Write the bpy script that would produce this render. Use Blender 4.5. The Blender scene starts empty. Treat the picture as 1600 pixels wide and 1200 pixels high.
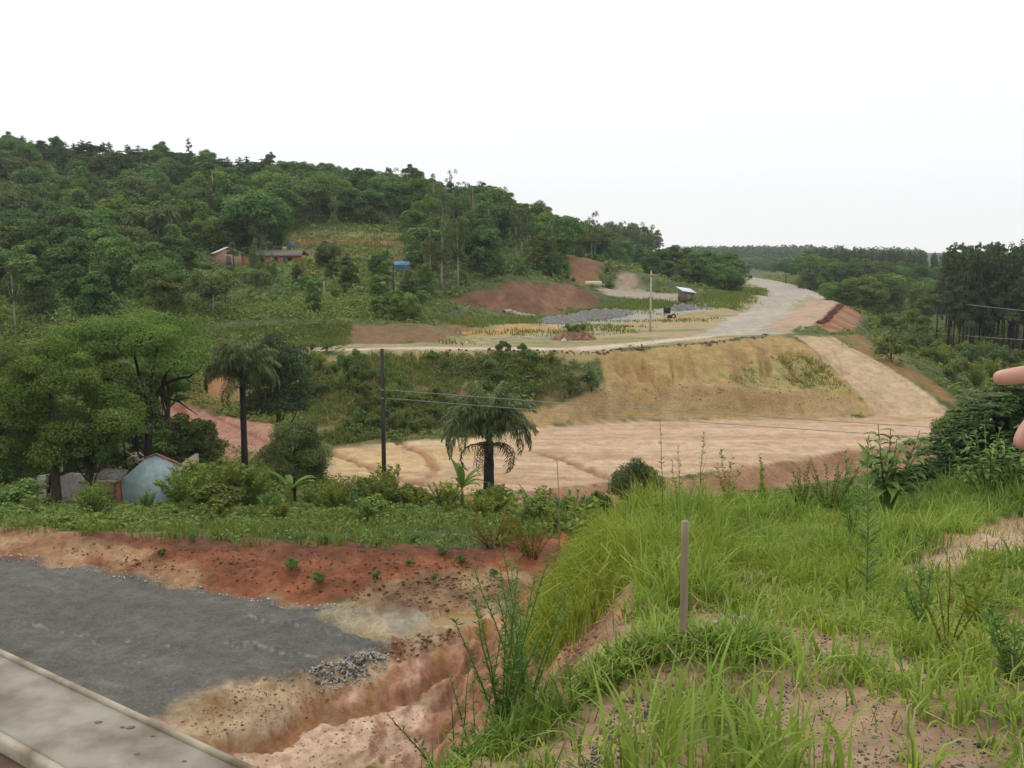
import bpy, math, random
import numpy as np
from mathutils import Vector, Matrix
from mathutils.geometry import delaunay_2d_cdt

# ------------------------------------------------------------------ camera, sky, sun, exposure
scene = bpy.context.scene
COL = scene.collection
F = 1550.0                      # focal length in pixels of the 1600 px wide photograph
EYE = 1.6
PITCH = math.atan(195.0 / F)
cam_data = bpy.data.cameras.new("camera")
cam_data.sensor_width = 36.0
cam_data.lens = 36.0 * F / 1600.0
cam_data.clip_start = 0.05
cam_data.clip_end = 8000.0
cam = bpy.data.objects.new("camera", cam_data)
cam.location = (0, 0, EYE)
cam.rotation_euler = (math.pi / 2 - PITCH, 0, 0)
COL.objects.link(cam)
scene.camera = cam

SUN_EL, SUN_AZ = math.radians(58), math.radians(-35)      # azimuth from +Y towards +X
world = bpy.data.worlds.new("World")
scene.world = world
world.use_nodes = True
wn, wl = world.node_tree.nodes, world.node_tree.links
wn.clear()
w_out = wn.new("ShaderNodeOutputWorld")
w_bg = wn.new("ShaderNodeBackground")
w_bg.inputs["Strength"].default_value = 0.1
w_sky = wn.new("ShaderNodeTexSky")
w_sky.sky_type = 'NISHITA'
w_sky.sun_disc = False
w_sky.sun_elevation = SUN_EL
w_sky.sun_rotation = SUN_AZ
w_mix = wn.new("ShaderNodeMixRGB")
w_mix.inputs["Fac"].default_value = 0.86                     # the even cloud deck over the blue
w_mix.inputs["Color2"].default_value = (11.8, 11.75, 11.75, 1)
wl.new(w_sky.outputs["Color"], w_mix.inputs["Color1"])
wl.new(w_mix.outputs["Color"], w_bg.inputs["Color"])
wl.new(w_bg.outputs["Background"], w_out.inputs["Surface"])

sun_data = bpy.data.lights.new("sun", 'SUN')
sun_data.energy = 1.1
sun_data.angle = math.radians(24)
sun_data.color = (1.0, 0.965, 0.90)
sun = bpy.data.objects.new("sun", sun_data)
sun.rotation_euler = Vector((math.sin(SUN_AZ) * math.cos(SUN_EL), math.cos(SUN_AZ) * math.cos(SUN_EL), math.sin(SUN_EL))).to_track_quat('Z', 'Y').to_euler()
sun.location = (0, 0, 60)
COL.objects.link(sun)

scene.view_settings.view_transform = 'Standard'
scene.view_settings.look = 'None'
scene.view_settings.exposure = 0.0
scene.view_settings.gamma = 1.0
scene.view_settings.use_curve_mapping = False
scene.render.engine = 'CYCLES'
scene.cycles.use_denoising = True
scene.cycles.max_bounces = 5
scene.cycles.diffuse_bounces = 3
scene.cycles.transparent_max_bounces = 6
scene.cycles.volume_bounces = 0

# ------------------------------------------------------------------ helpers
RNG = np.random.default_rng(11)
random.seed(11)
CP, SP = math.cos(PITCH), math.sin(PITCH)

def W(px, py, Y):
    """the point at depth Y metres that stands at photograph pixel (px, py)"""
    u, v = (px - 800.0) / F, (600.0 - py) / F
    dy = CP + v * SP
    return (u / dy * Y, Y, EYE + (-SP + v * CP) / dy * Y)

def ray(px, py):
    u, v = (px - 800.0) / F, (600.0 - py) / F
    dy = CP + v * SP
    return u / dy, (-SP + v * CP) / dy

def project(x, y, z):
    z = z - EYE
    f = y * CP - z * SP
    up = y * SP + z * CP
    return 800 + F * x / f, 600 - F * up / f

_P = np.random.default_rng(3).random((256, 256))
def vnoise(x, y):
    xi = np.floor(x).astype(np.int64); yi = np.floor(y).astype(np.int64)
    fx = x - xi; fy = y - yi
    fx = fx * fx * (3 - 2 * fx); fy = fy * fy * (3 - 2 * fy)
    a = _P[xi & 255, yi & 255]; b = _P[(xi + 1) & 255, yi & 255]
    c = _P[xi & 255, (yi + 1) & 255]; d = _P[(xi + 1) & 255, (yi + 1) & 255]
    return (a * (1 - fx) + b * fx) * (1 - fy) + (c * (1 - fx) + d * fx) * fy
def fbm(x, y, octs=4, gain=0.5):
    s = 0; a = 1; t = 0
    for i in range(octs):
        s = s + a * vnoise(x + 17.3 * i, y + 9.7 * i); t += a
        a *= gain; x = x * 2.03; y = y * 2.03
    return s / t * 2 - 1
def smooth(a, b, x):
    t = np.clip((x - a) / (b - a), 0, 1)
    return t * t * (3 - 2 * t)

# ------------------------------------------------------------------ materials
def mat_new(name):
    m = bpy.data.materials.new(name); m.use_nodes = True
    n = m.node_tree.nodes; n.clear()
    return m, n, m.node_tree.links
def plain(name, color, rough=0.8, var=0.25, scale=6.0, bump=0.15, metallic=0.0, color2=None, detail=6.0, stretch=None):
    """a painted, wooden, concrete... surface: two-tone noise and a little relief"""
    m, n, l = mat_new(name)
    out = n.new("ShaderNodeOutputMaterial"); b = n.new("ShaderNodeBsdfPrincipled")
    tc = n.new("ShaderNodeTexCoord"); no = n.new("ShaderNodeTexNoise")
    no.inputs["Scale"].default_value = scale; no.inputs["Detail"].default_value = detail
    src = tc.outputs["Object"]
    if stretch:
        mp = n.new("ShaderNodeMapping"); mp.inputs["Scale"].default_value = stretch
        l.new(src, mp.inputs["Vector"]); src = mp.outputs["Vector"]
    l.new(src, no.inputs["Vector"])
    mx = n.new("ShaderNodeMixRGB")
    c2 = color2 or tuple(c * (1 - 2 * var) for c in color)
    mx.inputs["Color1"].default_value = (*c2, 1)
    mx.inputs["Color2"].default_value = (*(min(1, c * (1 + (0 if color2 else var * .5))) for c in color), 1)
    rp = n.new("ShaderNodeMapRange"); rp.inputs["From Min"].default_value = .32; rp.inputs["From Max"].default_value = .62
    l.new(no.outputs["Fac"], rp.inputs["Value"]); l.new(rp.outputs["Result"], mx.inputs["Fac"])
    l.new(mx.outputs["Color"], b.inputs["Base Color"])
    b.inputs["Roughness"].default_value = rough; b.inputs["Metallic"].default_value = metallic
    b.inputs["Specular IOR Level"].default_value = 0.3
    bp = n.new("ShaderNodeBump"); bp.inputs["Strength"].default_value = bump; bp.inputs["Distance"].default_value = 0.02
    l.new(no.outputs["Fac"], bp.inputs["Height"]); l.new(bp.outputs["Normal"], b.inputs["Normal"])
    l.new(b.outputs["BSDF"], out.inputs["Surface"])
    return m
def leafmat(name, dark, light, transl=0.28, objvar=0.22, gloss=0.015):
    m, n, l = mat_new(name)
    out = n.new("ShaderNodeOutputMaterial")
    at = n.new("ShaderNodeAttribute"); at.attribute_name = "tint"
    mx = n.new("ShaderNodeMixRGB")
    mx.inputs["Color1"].default_value = (*dark, 1); mx.inputs["Color2"].default_value = (*light, 1)
    l.new(at.outputs["Fac"], mx.inputs["Fac"])
    oi = n.new("ShaderNodeObjectInfo"); hs = n.new("ShaderNodeHueSaturation")
    mr = n.new("ShaderNodeMapRange"); mr.inputs["To Min"].default_value = 1 - objvar; mr.inputs["To Max"].default_value = 1 + objvar
    l.new(oi.outputs["Random"], mr.inputs["Value"]); l.new(mr.outputs["Result"], hs.inputs["Value"])
    m2 = n.new("ShaderNodeMath"); m2.operation = 'MULTIPLY'; m2.inputs[1].default_value = 7.13
    m3 = n.new("ShaderNodeMath"); m3.operation = 'FRACT'
    mh = n.new("ShaderNodeMapRange"); mh.inputs["To Min"].default_value = 0.5 - objvar * .035; mh.inputs["To Max"].default_value = 0.5 + objvar * .045
    l.new(oi.outputs["Random"], m2.inputs[0]); l.new(m2.outputs[0], m3.inputs[0]); l.new(m3.outputs[0], mh.inputs["Value"])
    l.new(mh.outputs["Result"], hs.inputs["Hue"])
    l.new(mx.outputs["Color"], hs.inputs["Color"])
    d = n.new("ShaderNodeBsdfDiffuse"); t = n.new("ShaderNodeBsdfTranslucent"); g = n.new("ShaderNodeBsdfGlossy")
    g.inputs["Roughness"].default_value = 0.45
    l.new(hs.outputs["Color"], d.inputs["Color"]); l.new(hs.outputs["Color"], t.inputs["Color"])
    s1 = n.new("ShaderNodeMixShader"); s1.inputs["Fac"].default_value = transl
    l.new(d.outputs["BSDF"], s1.inputs[1]); l.new(t.outputs["BSDF"], s1.inputs[2])
    s2 = n.new("ShaderNodeMixShader"); s2.inputs["Fac"].default_value = gloss
    l.new(s1.outputs["Shader"], s2.inputs[1]); l.new(g.outputs["BSDF"], s2.inputs[2])
    l.new(s2.outputs["Shader"], out.inputs["Surface"])
    return m

# ------------------------------------------------------------------ mesh building
def mesh_np(name, verts, quads=None, tris=None, mat=None, tint=None, color=None, smooth_shade=False):
    me = bpy.data.meshes.new(name)
    verts = np.asarray(verts, dtype=np.float32).reshape(-1, 3)
    me.vertices.add(len(verts)); me.vertices.foreach_set("co", verts.ravel())
    loops = []; totals = []
    if quads is not None and len(quads):
        q = np.asarray(quads, dtype=np.int32).reshape(-1, 4); loops.append(q.ravel()); totals.append(np.full(len(q), 4, np.int32))
    if tris is not None and len(tris):
        t = np.asarray(tris, dtype=np.int32).reshape(-1, 3); loops.append(t.ravel()); totals.append(np.full(len(t), 3, np.int32))
    loops = np.concatenate(loops); totals = np.concatenate(totals)
    me.loops.add(len(loops)); me.loops.foreach_set("vertex_index", loops)
    me.polygons.add(len(totals))
    starts = np.concatenate([[0], np.cumsum(totals)[:-1]]).astype(np.int32)
    me.polygons.foreach_set("loop_start", starts); me.polygons.foreach_set("loop_total", totals)
    if smooth_shade:
        me.polygons.foreach_set("use_smooth", np.ones(len(totals), dtype=bool))
    if tint is not None:
        a = me.attributes.new("tint", 'FLOAT', 'POINT'); a.data.foreach_set("value", np.asarray(tint, np.float32).ravel())
    if color is not None:
        a = me.attributes.new("Col", 'FLOAT_COLOR', 'POINT'); a.data.foreach_set("color", np.asarray(color, np.float32).ravel())
    if mat is not None: me.materials.append(mat)
    me.update(calc_edges=True)
    return me

class MB:
    """collects pieces of ONE mesh"""
    def __init__(s): s.v = []; s.q = []; s.t = []; s.n = 0; s.ti = []
    def add(s, v, q=None, t=None, tint=0.5):
        v = np.asarray(v, float).reshape(-1, 3)
        if q is not None and len(q): s.q.append(np.asarray(q, int).reshape(-1, 4) + s.n)
        if t is not None and len(t): s.t.append(np.asarray(t, int).reshape(-1, 3) + s.n)
        s.v.append(v); s.n += len(v)
        s.ti.append(np.broadcast_to(np.asarray(tint, float), (len(v),)))
        return s
    def box(s, x0, x1, y0, y1, z0, z1):
        v = [(x, y, z) for z in (z0, z1) for y in (y0, y1) for x in (x0, x1)]
        q = [(0, 2, 3, 1), (4, 5, 7, 6), (0, 1, 5, 4), (2, 6, 7, 3), (0, 4, 6, 2), (1, 3, 7, 5)]
        return s.add(v, q)
    def tube(s, pts, radii, sides=7, tint=0.5, cap=True):
        pts = np.asarray(pts, float); n = len(pts)
        radii = np.broadcast_to(np.asarray(radii, float), (n,))
        d = np.gradient(pts, axis=0); d /= np.linalg.norm(d, axis=1, keepdims=True) + 1e-9
        ref = np.array([0.31, 0.94, 0.13]) if abs(d[:, 2]).mean() > .7 else np.array([0.05, 0.07, 1.0])
        a = np.cross(d, ref); a /= np.linalg.norm(a, axis=1, keepdims=True) + 1e-9
        b = np.cross(d, a)
        an = np.arange(sides) / sides * 2 * math.pi
        v = pts[:, None, :] + radii[:, None, None] * (np.cos(an)[None, :, None] * a[:, None, :] + np.sin(an)[None, :, None] * b[:, None, :])
        q = []
        for i in range(n - 1):
            for k in range(sides):
                k2 = (k + 1) % sides
                q.append((i * sides + k, i * sides + k2, (i + 1) * sides + k2, (i + 1) * sides + k))
        v = v.reshape(-1, 3); t = []
        if cap:
            v = np.vstack([v, pts[0], pts[-1]]); c0, c1 = len(v) - 2, len(v) - 1
            for k in range(sides):
                k2 = (k + 1) % sides
                t.append((c0, k2, k)); t.append((c1, (n - 1) * sides + k, (n - 1) * sides + k2))
        return s.add(v, q, t, tint)
    def leaves(s, p, nrm, L, Wd, tint, rng, fold=0.18, tan=None):
        """diamond leaves, one quad each"""
        p = np.asarray(p, float); N = len(p)
        nrm = nrm / (np.linalg.norm(nrm, axis=1, keepdims=True) + 1e-9)
        if tan is None: tan = rng.normal(size=(N, 3))
        t = tan - nrm * np.sum(tan * nrm, axis=1, keepdims=True)
        t /= np.linalg.norm(t, axis=1, keepdims=True) + 1e-9
        b = np.cross(nrm, t)
        L = np.broadcast_to(np.asarray(L, float), (N,))[:, None]; Wd = np.broadcast_to(np.asarray(Wd, float), (N,))[:, None]
        v = np.stack([p - t * L * .5, p + b * Wd * .5 + nrm * Wd * fold - t * L * .05, p + t * L * .5, p - b * Wd * .5 + nrm * Wd * fold - t * L * .05], axis=1)
        q = np.arange(N * 4).reshape(N, 4)
        return s.add(v.reshape(-1, 3), q, None, np.repeat(np.broadcast_to(tint, (N,)), 4))
    def mesh(s, name, mat, smooth_shade=False):
        v = np.concatenate(s.v); q = np.concatenate(s.q) if s.q else None; t = np.concatenate(s.t) if s.t else None
        return mesh_np(name, v, q, t, mat, np.concatenate(s.ti), None, smooth_shade)
    def build(s, name, mat, parent=None, smooth_shade=False, loc=None):
        return link(name, s.mesh(name, mat, smooth_shade), parent, loc)

def link(name, me, parent=None, loc=None, rz=0.0, scale=None):
    o = bpy.data.objects.new(name, me); COL.objects.link(o)
    if parent is not None: o.parent = parent
    if loc is not None: o.location = loc
    if rz: o.rotation_euler = (0, 0, rz)
    if scale is not None: o.scale = scale if hasattr(scale, '__len__') else (scale,) * 3
    return o
def tag(o, label=None, cat=None, group=None, kind=None):
    if label: o["label"] = label
    if cat: o["category"] = cat
    if group: o["group"] = group
    if kind: o["kind"] = kind
    return o
def thing(name, label, cat, loc=(0, 0, 0), rz=0.0, group=None, scale=None):
    o = link(name, None, None, loc, rz, scale)
    o.empty_display_size = 0.3
    return tag(o, label, cat, group)

# ------------------------------------------------------------------ terrain: breaklines surveyed from the photograph
TV = []; TE = []
def line(*pts):
    i0 = len(TV)
    for p in pts: TV.append(p)
    for i in range(i0, len(TV) - 1): TE.append((i, i + 1))
def spots(*pts):
    for p in pts: TV.append(p)

# platform where the photographer stands
spots((0, -2, 0), (8, -15, 0.1), (-2, -15, 0), (30, -15, 0.4), (12, 0, 0.1), (0.4, 1.6, 0.0), (3, 2, 0.02), (26, 4, -0.4), (22, 12, -1.6))
line((-3.2, -15, -.1), (-1.9, -4, -0.1), (-1.2, 1, -0.1), (-0.75, 2.6, -0.1), W(700, 1200, 3.6), W(790, 1150, 4.2), W(855, 1080, 4.6), W(905, 1020, 5.2), W(958, 965, 6.0), W(985, 905, 7.5), W(962, 868, 9.3), W(945, 838, 11.5))
line(W(945, 838, 11.5), W(1000, 815, 13.2), W(1100, 803, 13.6), W(1250, 800, 13.6), W(1400, 795, 13), W(1600, 775, 13), (14.5, 12.5, -1.3), (22, 12, -1.6))
spots(W(1068, 1010, 4.6), W(1300, 1070, 4.1), W(1450, 1150, 3.5), W(1600, 1110, 3.6), W(1550, 845, 8.4), W(1250, 905, 7.5), W(1100, 905, 7.2), W(1400, 940, 6.3), W(1200, 845, 10), W(1500, 800, 11))
# bank on the left of the platform down to the lower road
line((-9, -15, -7.9), (-6, -4, -7.9), (-4.6, 4, -8.0), (-3.4, 10, -8.2), W(655, 1200, 18.6), W(690, 1112, 21.2), W(735, 1045, 22.6), W(785, 968, 25.0), W(850, 905, 28.0), W(880, 865, 31.0))
spots(W(905, 900, 19), W(925, 850, 20), W(880, 960, 16), W(935, 822, 24))
# crest back side
spots((1, 20, -6.5), (6, 20, -6.2), (12, 20, -5.6), (20, 20, -5), (30, 20, -5), (3, 32, -11), (12, 32, -11), (25, 32, -10.5), (45, 30, -9))
# lower ground, scarp and lower road
line(W(420, 1168, 19.6), W(505, 1122, 20.9), W(560, 1112, 21.2), W(640, 1090, 21.9), W(690, 1060, 22.9))
line(W(420, 1152, 19.8), W(500, 1098, 21.3), W(560, 1078, 21.9), W(640, 1030, 23.4), W(715, 990, 24.6))
spots(W(400, 1200, 18.9), W(500, 1200, 18.8), (-8, 12, -8.2), (-12, 6, -7.8), (-20, 5, -7.6), (-20, 15, -7.4))
line((-60, 46, -6.8), (-30, 36.4, -7.2), W(0, 868, 30.1), W(150, 890, 28.7), W(300, 916, 27.3), W(420, 935, 26.4), W(560, 950, 25.6), W(700, 948, 25.8), W(790, 930, 26.8))
spots(W(300, 1000, 23.4), W(100, 960, 25.1), W(250, 1110, 19.9), W(480, 1045, 22.0), W(610, 1005, 23.6))
line((-60, 49, -6.6), (-30, 38.8, -6.7), W(0, 826, 32.2), W(150, 836, 31.3), W(350, 846, 30.3), W(550, 852, 29.4), W(760, 860, 29.4), W(880, 850, 31))
spots(*[W(px, 806, 40) for px in (-400, -150, 0, 200, 400, 600, 780)], W(900, 806, 38))
spots(*[W(px, 793, 60) for px in (-400, 0, 200, 400, 600, 780)], (6, 50, -13.3), (20, 52, -14), (40, 52, -14), (60, 50, -13))
# the wide earth road in the valley
line(W(-100, 742, 78), W(330, 738, 79), W(500, 745, 77.5), W(620, 778, 70.6), W(800, 770, 72.2), W(930, 757, 74.9), W(1060, 745, 77.5), W(1200, 725, 82.3), W(1330, 703, 88.4), W(1450, 690, 92.5), (60, 97, -15.8))
line(W(650, 795, 69), W(800, 797, 69.5), W(930, 798, 72), W(1060, 785, 74.5), W(1200, 765, 79.5), W(1330, 740, 86), W(1450, 725, 90), (61, 93, -17.4))
line(W(300, 722, 84), W(420, 712, 86), W(520, 698, 90), W(700, 685, 94), W(830, 668, 100), W(1000, 657, 104.6), W(1200, 654, 105.8), W(1350, 651, 107), W(1470, 642, 108.5))
# red field on the left, under the upper road
line(W(0, 640, 100), W(230, 655, 99), W(300, 652, 99), W(420, 650, 100), W(480, 640, 101))
line(W(-200, 575, 113), W(0, 570, 112), W(200, 575, 109), W(300, 580, 109), W(480, 575, 109))
# foot of the scrub slope and of the ochre cut
line(W(520, 697, 90.5), W(640, 680, 95.5), W(760, 660, 100.5), W(880, 625, 105), W(940, 612, 104.5), W(1060, 602, 109), W(1150, 596, 112), W(1235, 575, 118))
# plateau edge
line(W(-200, 552, 117), W(100, 552, 115), W(330, 550, 113), W(480, 549, 112), W(620, 547, 112), W(800, 549, 111), W(930, 550, 111.5), W(1000, 544, 114), W(1130, 533, 121), W(1210, 522, 130), W(1245, 527, 128), W(1290, 565, 118), W(1335, 605, 112), W(1370, 642, 107.6))
# ramp
line(W(1275, 508, 147), W(1300, 526, 130), W(1380, 570, 119), W(1440, 608, 113), W(1478, 636, 109.5))
line((53, 148, -11.0), W(1345, 522, 137), W(1420, 572, 122), W(1480, 610, 115), W(1520, 640, 110))
spots((60, 108, -16.2), (70, 97, -16.5), (90, 80, -14))
# upper road, right edge and its fill slope
line(W(1275, 508, 147), W(1312, 474, 220), W(1280, 460, 276), W(1250, 447, 361), W(1200, 437, 475), W(1165, 433, 545))
line((53, 148, -11.0), (80, 213, -13), (96, 276, -12), (116, 361, -11), (135, 475, -10))
# plateau surface
spots(W(1000, 520, 136), W(1100, 515, 139.5), W(1150, 490, 180), W(1190, 470, 236), W(1197, 458, 290), W(1190, 447, 365), W(1160, 438, 480),
      W(760, 530, 124), W(900, 512, 142), W(700, 520, 132), W(860, 500, 160), W(1000, 495, 168), W(1060, 480, 190), (20, 700, -7), (160, 700, -6), (100, 600, -7.5))
# low bank at the left end of the plateau
line(W(-200, 538, 121), W(200, 538, 121), W(540, 535, 120.5), W(640, 535, 120.5), W(740, 530, 123))
line(W(-200, 505, 127), W(200, 505, 127), W(540, 506, 126), W(640, 505, 127), W(700, 505, 138))
# red bank at the foot of the wooded hill
line(W(690, 490, 160), W(760, 495, 166), W(830, 495, 168), W(900, 487, 177), W(945, 473, 188))
line(W(690, 470, 163), W(740, 458, 171), W(800, 440, 178), W(860, 441, 185), W(905, 450, 189), W(945, 464, 192))
spots(W(790, 425, 186), W(860, 425, 195), W(700, 450, 176))
# gravel yard and lane that leaves to the left of the tree clump
spots(W(950, 455, 215), W(1000, 460, 205), W(1060, 462, 195), W(1100, 452, 205), W(985, 432, 285), W(965, 430, 285), W(980, 412, 330), W(1060, 445, 260), W(1130, 445, 260))
line(W(900, 443, 207), W(925, 444, 209), W(945, 442, 216)); line(W(895, 402, 218), W(915, 401, 222), W(940, 410, 226))
# wooded hill
spots(*[W(px, 460, 150) for px in (-200, 0, 200, 400, 560, 640)], *[W(px, 425, 172) for px in (-250, 0, 200)],
      W(365, 416, 186), W(440, 412, 190), W(540, 425, 172), W(620, 425, 172), W(520, 392, 198), W(620, 392, 198), W(520, 368, 214), W(630, 368, 214),
      *[W(px, 392, 205) for px in (-250, 0, 180, 300, 400)], W(720, 395, 205), W(800, 395, 212), W(860, 398, 225),
      *[W(px, 335, 250) for px in (-300, 0, 200, 400)], W(560, 345, 240), W(680, 360, 240), W(780, 375, 250), W(850, 385, 265))
line(W(-900, 228, 345), W(-400, 230, 335), W(0, 238, 330), W(230, 253, 328), W(430, 276, 320), W(560, 299, 308), W(640, 312, 300), W(720, 330, 300), W(800, 350, 310), W(850, 373, 330), W(960, 396, 400), W(1020, 405, 450))
spots(W(-900, 262, 600), W(0, 262, 600), W(430, 300, 600), W(700, 340, 600), W(900, 395, 600), W(-600, 400, 205), W(-900, 480, 130), (-110, 60, -10), (-120, 20, -8), (-100, -30, -6), (-40, -30, -7.5))
# right-hand valley
spots(W(1400, 505, 190), W(1500, 560, 165), W(1600, 572, 150), W(1560, 610, 125), W(1750, 560, 160), W(1600, 540, 200), W(1480, 500, 220), W(1320, 455, 320), W(1450, 465, 300), W(1600, 470, 300), W(1350, 430, 420), W(1600, 430, 420), W(1400, 418, 560), W(1700, 418, 560), (110, 60, -9), (130, 110, -10), (110, 20, -5), (100, -30, -3), (250, 200, -10))
# far country
for a in range(0, 360, 20):
    t = math.radians(a); x, y = math.sin(t), math.cos(t)
    for r, z in ((1000, -2), (1700, 12), (3300, 25)):
        if r == 1000 and (a < 15 or a > 345): continue
        TV.append((x * r, y * r, z))
spots(W(1200, 416, 900), W(1100, 414, 900), W(1350, 419, 900), W(900, 415, 950), W(1050, 407, 1380), W(1170, 405, 1380), W(1230, 408, 1380), W(1300, 412, 1380), W(1400, 414, 1380), W(1190, 428, 640), (-200, -200, -7), (200, -200, -4))

v2, e2, f2, _, _, _ = delaunay_2d_cdt([Vector((p[0], p[1])) for p in TV], TE, [], 0, 1e-4)
_orig = np.array(TV)
_v2 = np.array([(v.x, v.y) for v in v2])
_z = np.zeros(len(_v2))
for i, p in enumerate(_v2):            # a crossing of two breaklines takes the mean of the nearest surveyed points
    d = np.hypot(_orig[:, 0] - p[0], _orig[:, 1] - p[1]); k = np.argmin(d)
    if d[k] < 1e-3: _z[i] = _orig[k, 2]
    else:
        o = np.argsort(d)[:3]; w = 1 / (d[o] + .01); _z[i] = (w * _orig[o, 2]).sum() / w.sum()
TRI = np.array([f for f in f2 if len(f) == 3])

def tin(x, y):
    sh = x.shape; x = x.ravel(); y = y.ravel(); z = np.full(len(x), -7.0)
    order = np.argsort(x, kind='stable'); xs = x[order]
    for a, b, c in TRI:
        ax, ay = _v2[a]; bx, by = _v2[b]; cx, cy = _v2[c]
        i0 = np.searchsorted(xs, min(ax, bx, cx) - 1e-6); i1 = np.searchsorted(xs, max(ax, bx, cx) + 1e-6)
        idx = order[i0:i1]; X = x[idx]; Yv = y[idx]
        m = (Yv >= min(ay, by, cy) - 1e-6) & (Yv <= max(ay, by, cy) + 1e-6)
        idx = idx[m]; X = X[m]; Yv = Yv[m]
        den = (by - cy) * (ax - cx) + (cx - bx) * (ay - cy)
        if abs(den) < 1e-12: continue
        l1 = ((by - cy) * (X - cx) + (cx - bx) * (Yv - cy)) / den
        l2 = ((cy - ay) * (X - cx) + (ax - cx) * (Yv - cy)) / den
        l3 = 1 - l1 - l2
        m = (l1 >= -1e-6) & (l2 >= -1e-6) & (l3 >= -1e-6)
        z[idx[m]] = l1[m] * _z[a] + l2[m] * _z[b] + l3[m] * _z[c]
    return z.reshape(sh)

TH = np.concatenate([np.radians(np.linspace(-180, -37, 56)[:-1]), np.radians(np.linspace(-37, 37, 700)), np.radians(np.linspace(37, 180, 56)[1:])])
RR = np.concatenate([np.geomspace(0.8, 15, 125)[:-1], np.geomspace(15, 250, 440)[:-1], np.geomspace(250, 1680, 80)])
NT, NR = len(TH), len(RR)
GX = RR[:, None] * np.sin(TH)[None, :]; GY = RR[:, None] * np.cos(TH)[None, :]
GZ = tin(GX, GY)
for _ in range(3):
    GZ[1:-1] = GZ[1:-1] * .5 + (GZ[:-2] + GZ[2:]) * .25
    GZ[:, 1:-1] = GZ[:, 1:-1] * .5 + (GZ[:, :-2] + GZ[:, 2:]) * .25
GZ0 = GZ.copy()

def H(x, y):
    """height of the ground"""
    x = np.asarray(x, float); y = np.asarray(y, float)
    r = np.clip(np.hypot(x, y), RR[0], RR[-1] * .999); t = np.arctan2(x, y)
    ir = np.clip(np.searchsorted(RR, r) - 1, 0, NR - 2); it = np.clip(np.searchsorted(TH, t) - 1, 0, NT - 2)
    fr = (r - RR[ir]) / (RR[ir + 1] - RR[ir]); ft = (t - TH[it]) / (TH[it + 1] - TH[it])
    return (GZ[ir, it] * (1 - ft) + GZ[ir, it + 1] * ft) * (1 - fr) + (GZ[ir + 1, it] * (1 - ft) + GZ[ir + 1, it + 1] * ft) * fr
def hit(px, py, y0=2.0, y1=900.0):
    """where the line of sight through a pixel of the photograph meets the ground"""
    ux, uz = ray(px, py)
    Y = np.geomspace(y0, y1, 500)
    g = EYE + uz * Y - H(ux * Y, Y)
    s = np.where((g[:-1] > 0) & (g[1:] <= 0))[0]
    if len(s):
        i = s[0]; t = g[i] / (g[i] - g[i + 1]); Yh = Y[i] + t * (Y[i + 1] - Y[i])
    else: Yh = Y[np.argmin(np.abs(g) / Y)]
    return (ux * Yh, Yh)
def ground(px, Y, dz=0.0):
    """the point of the ground at depth Y under photograph column px"""
    py = 700.0
    for _ in range(4):
        x = ray(px, py)[0] * Y; z = float(H(x, Y)); py = project(x, Y, z)[1]
    return (x, Y, z + dz)

# ------------------------------------------------------------------ ground zones (plan polygons found on the survey)
def plan(poly, y0, y1):
    return np.array([hit(px, py, y0, y1) for px, py in poly])
def sdist(P, X, Y, pad):
    """signed distance to polygon P, positive inside; -1e9 beyond pad"""
    out = np.full(X.shape, -1e9)
    m = (X > P[:, 0].min() - pad) & (X < P[:, 0].max() + pad) & (Y > P[:, 1].min() - pad) & (Y < P[:, 1].max() + pad)
    x, y = X[m], Y[m]
    d2 = np.full(len(x), 1e18); ins = np.zeros(len(x), bool)
    for i in range(len(P)):
        (ax, ay), (bx, by) = P[i], P[(i + 1) % len(P)]
        ex, ey = bx - ax, by - ay
        t = np.clip(((x - ax) * ex + (y - ay) * ey) / (ex * ex + ey * ey + 1e-12), 0, 1)
        d2 = np.minimum(d2, (x - ax - t * ex) ** 2 + (y - ay - t * ey) ** 2)
        if by != ay:
            c = ((ay > y) != (by > y)) & (x < (bx - ax) * (y - ay) / (by - ay) + ax)
            ins ^= c
    out[m] = np.where(ins, 1, -1) * np.sqrt(d2)
    return out
GC = np.empty((NR, NT, 3)); ZID = np.zeros((NR, NT), np.int8)
n_big = fbm(GX * .045, GY * .045); n_mid = fbm(GX * .22 + 5, GY * .22); n_sm = fbm(GX * 1.1, GY * 1.1 + 3); n_fine = fbm(GX * 4.3, GY * 4.3, 3)
def C(*c): return np.array(c, float)
def lerp(a, b, t): return a + (b - a) * t[..., None]
# what lies under the vegetation
GC[:] = C(.060, .088, .026)
GC[:] = lerp(GC, C(.13, .15, .045), np.clip(n_mid * .9 + .3, 0, 1))
GC[:] = lerp(GC, C(.17, .10, .05), np.clip(n_sm * 1.2 - .25, 0, 1) * .7)
ZONES = {}
def paint(poly, y0, y1, col, soft=0.6, wob=0.6, ws=0.5, col2=None, pat=None, amount=1.0, zid=None, name=None, px=True):
    P = plan(poly, y0, y1) if px else np.array(poly, float)
    sd = sdist(P, GX, GY, wob * 2 + soft * 2 + 1)
    sd = sd + fbm(GX * ws + 31, GY * ws + 7, 4) * wob * 1.5
    m = smooth(-soft * .5, soft * .5, sd) * amount
    c = C(*col) * np.ones(GC.shape)
    if col2 is not None: c = lerp(c, C(*col2), np.clip(pat, 0, 1))
    GC[:] = lerp(GC, c, m)
    if zid is not None: ZID[sd > 0] = zid
    if name: ZONES[name] = P
    return m
def rot(a, sx, sy):
    """stretched pattern coordinates, a = direction of the streaks"""
    a = math.radians(a); u = GX * math.cos(a) + GY * math.sin(a); v = -GX * math.sin(a) + GY * math.cos(a)
    return u * sx, v * sy
def disp(dz):
    global GZ
    GZ = GZ + dz

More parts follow.
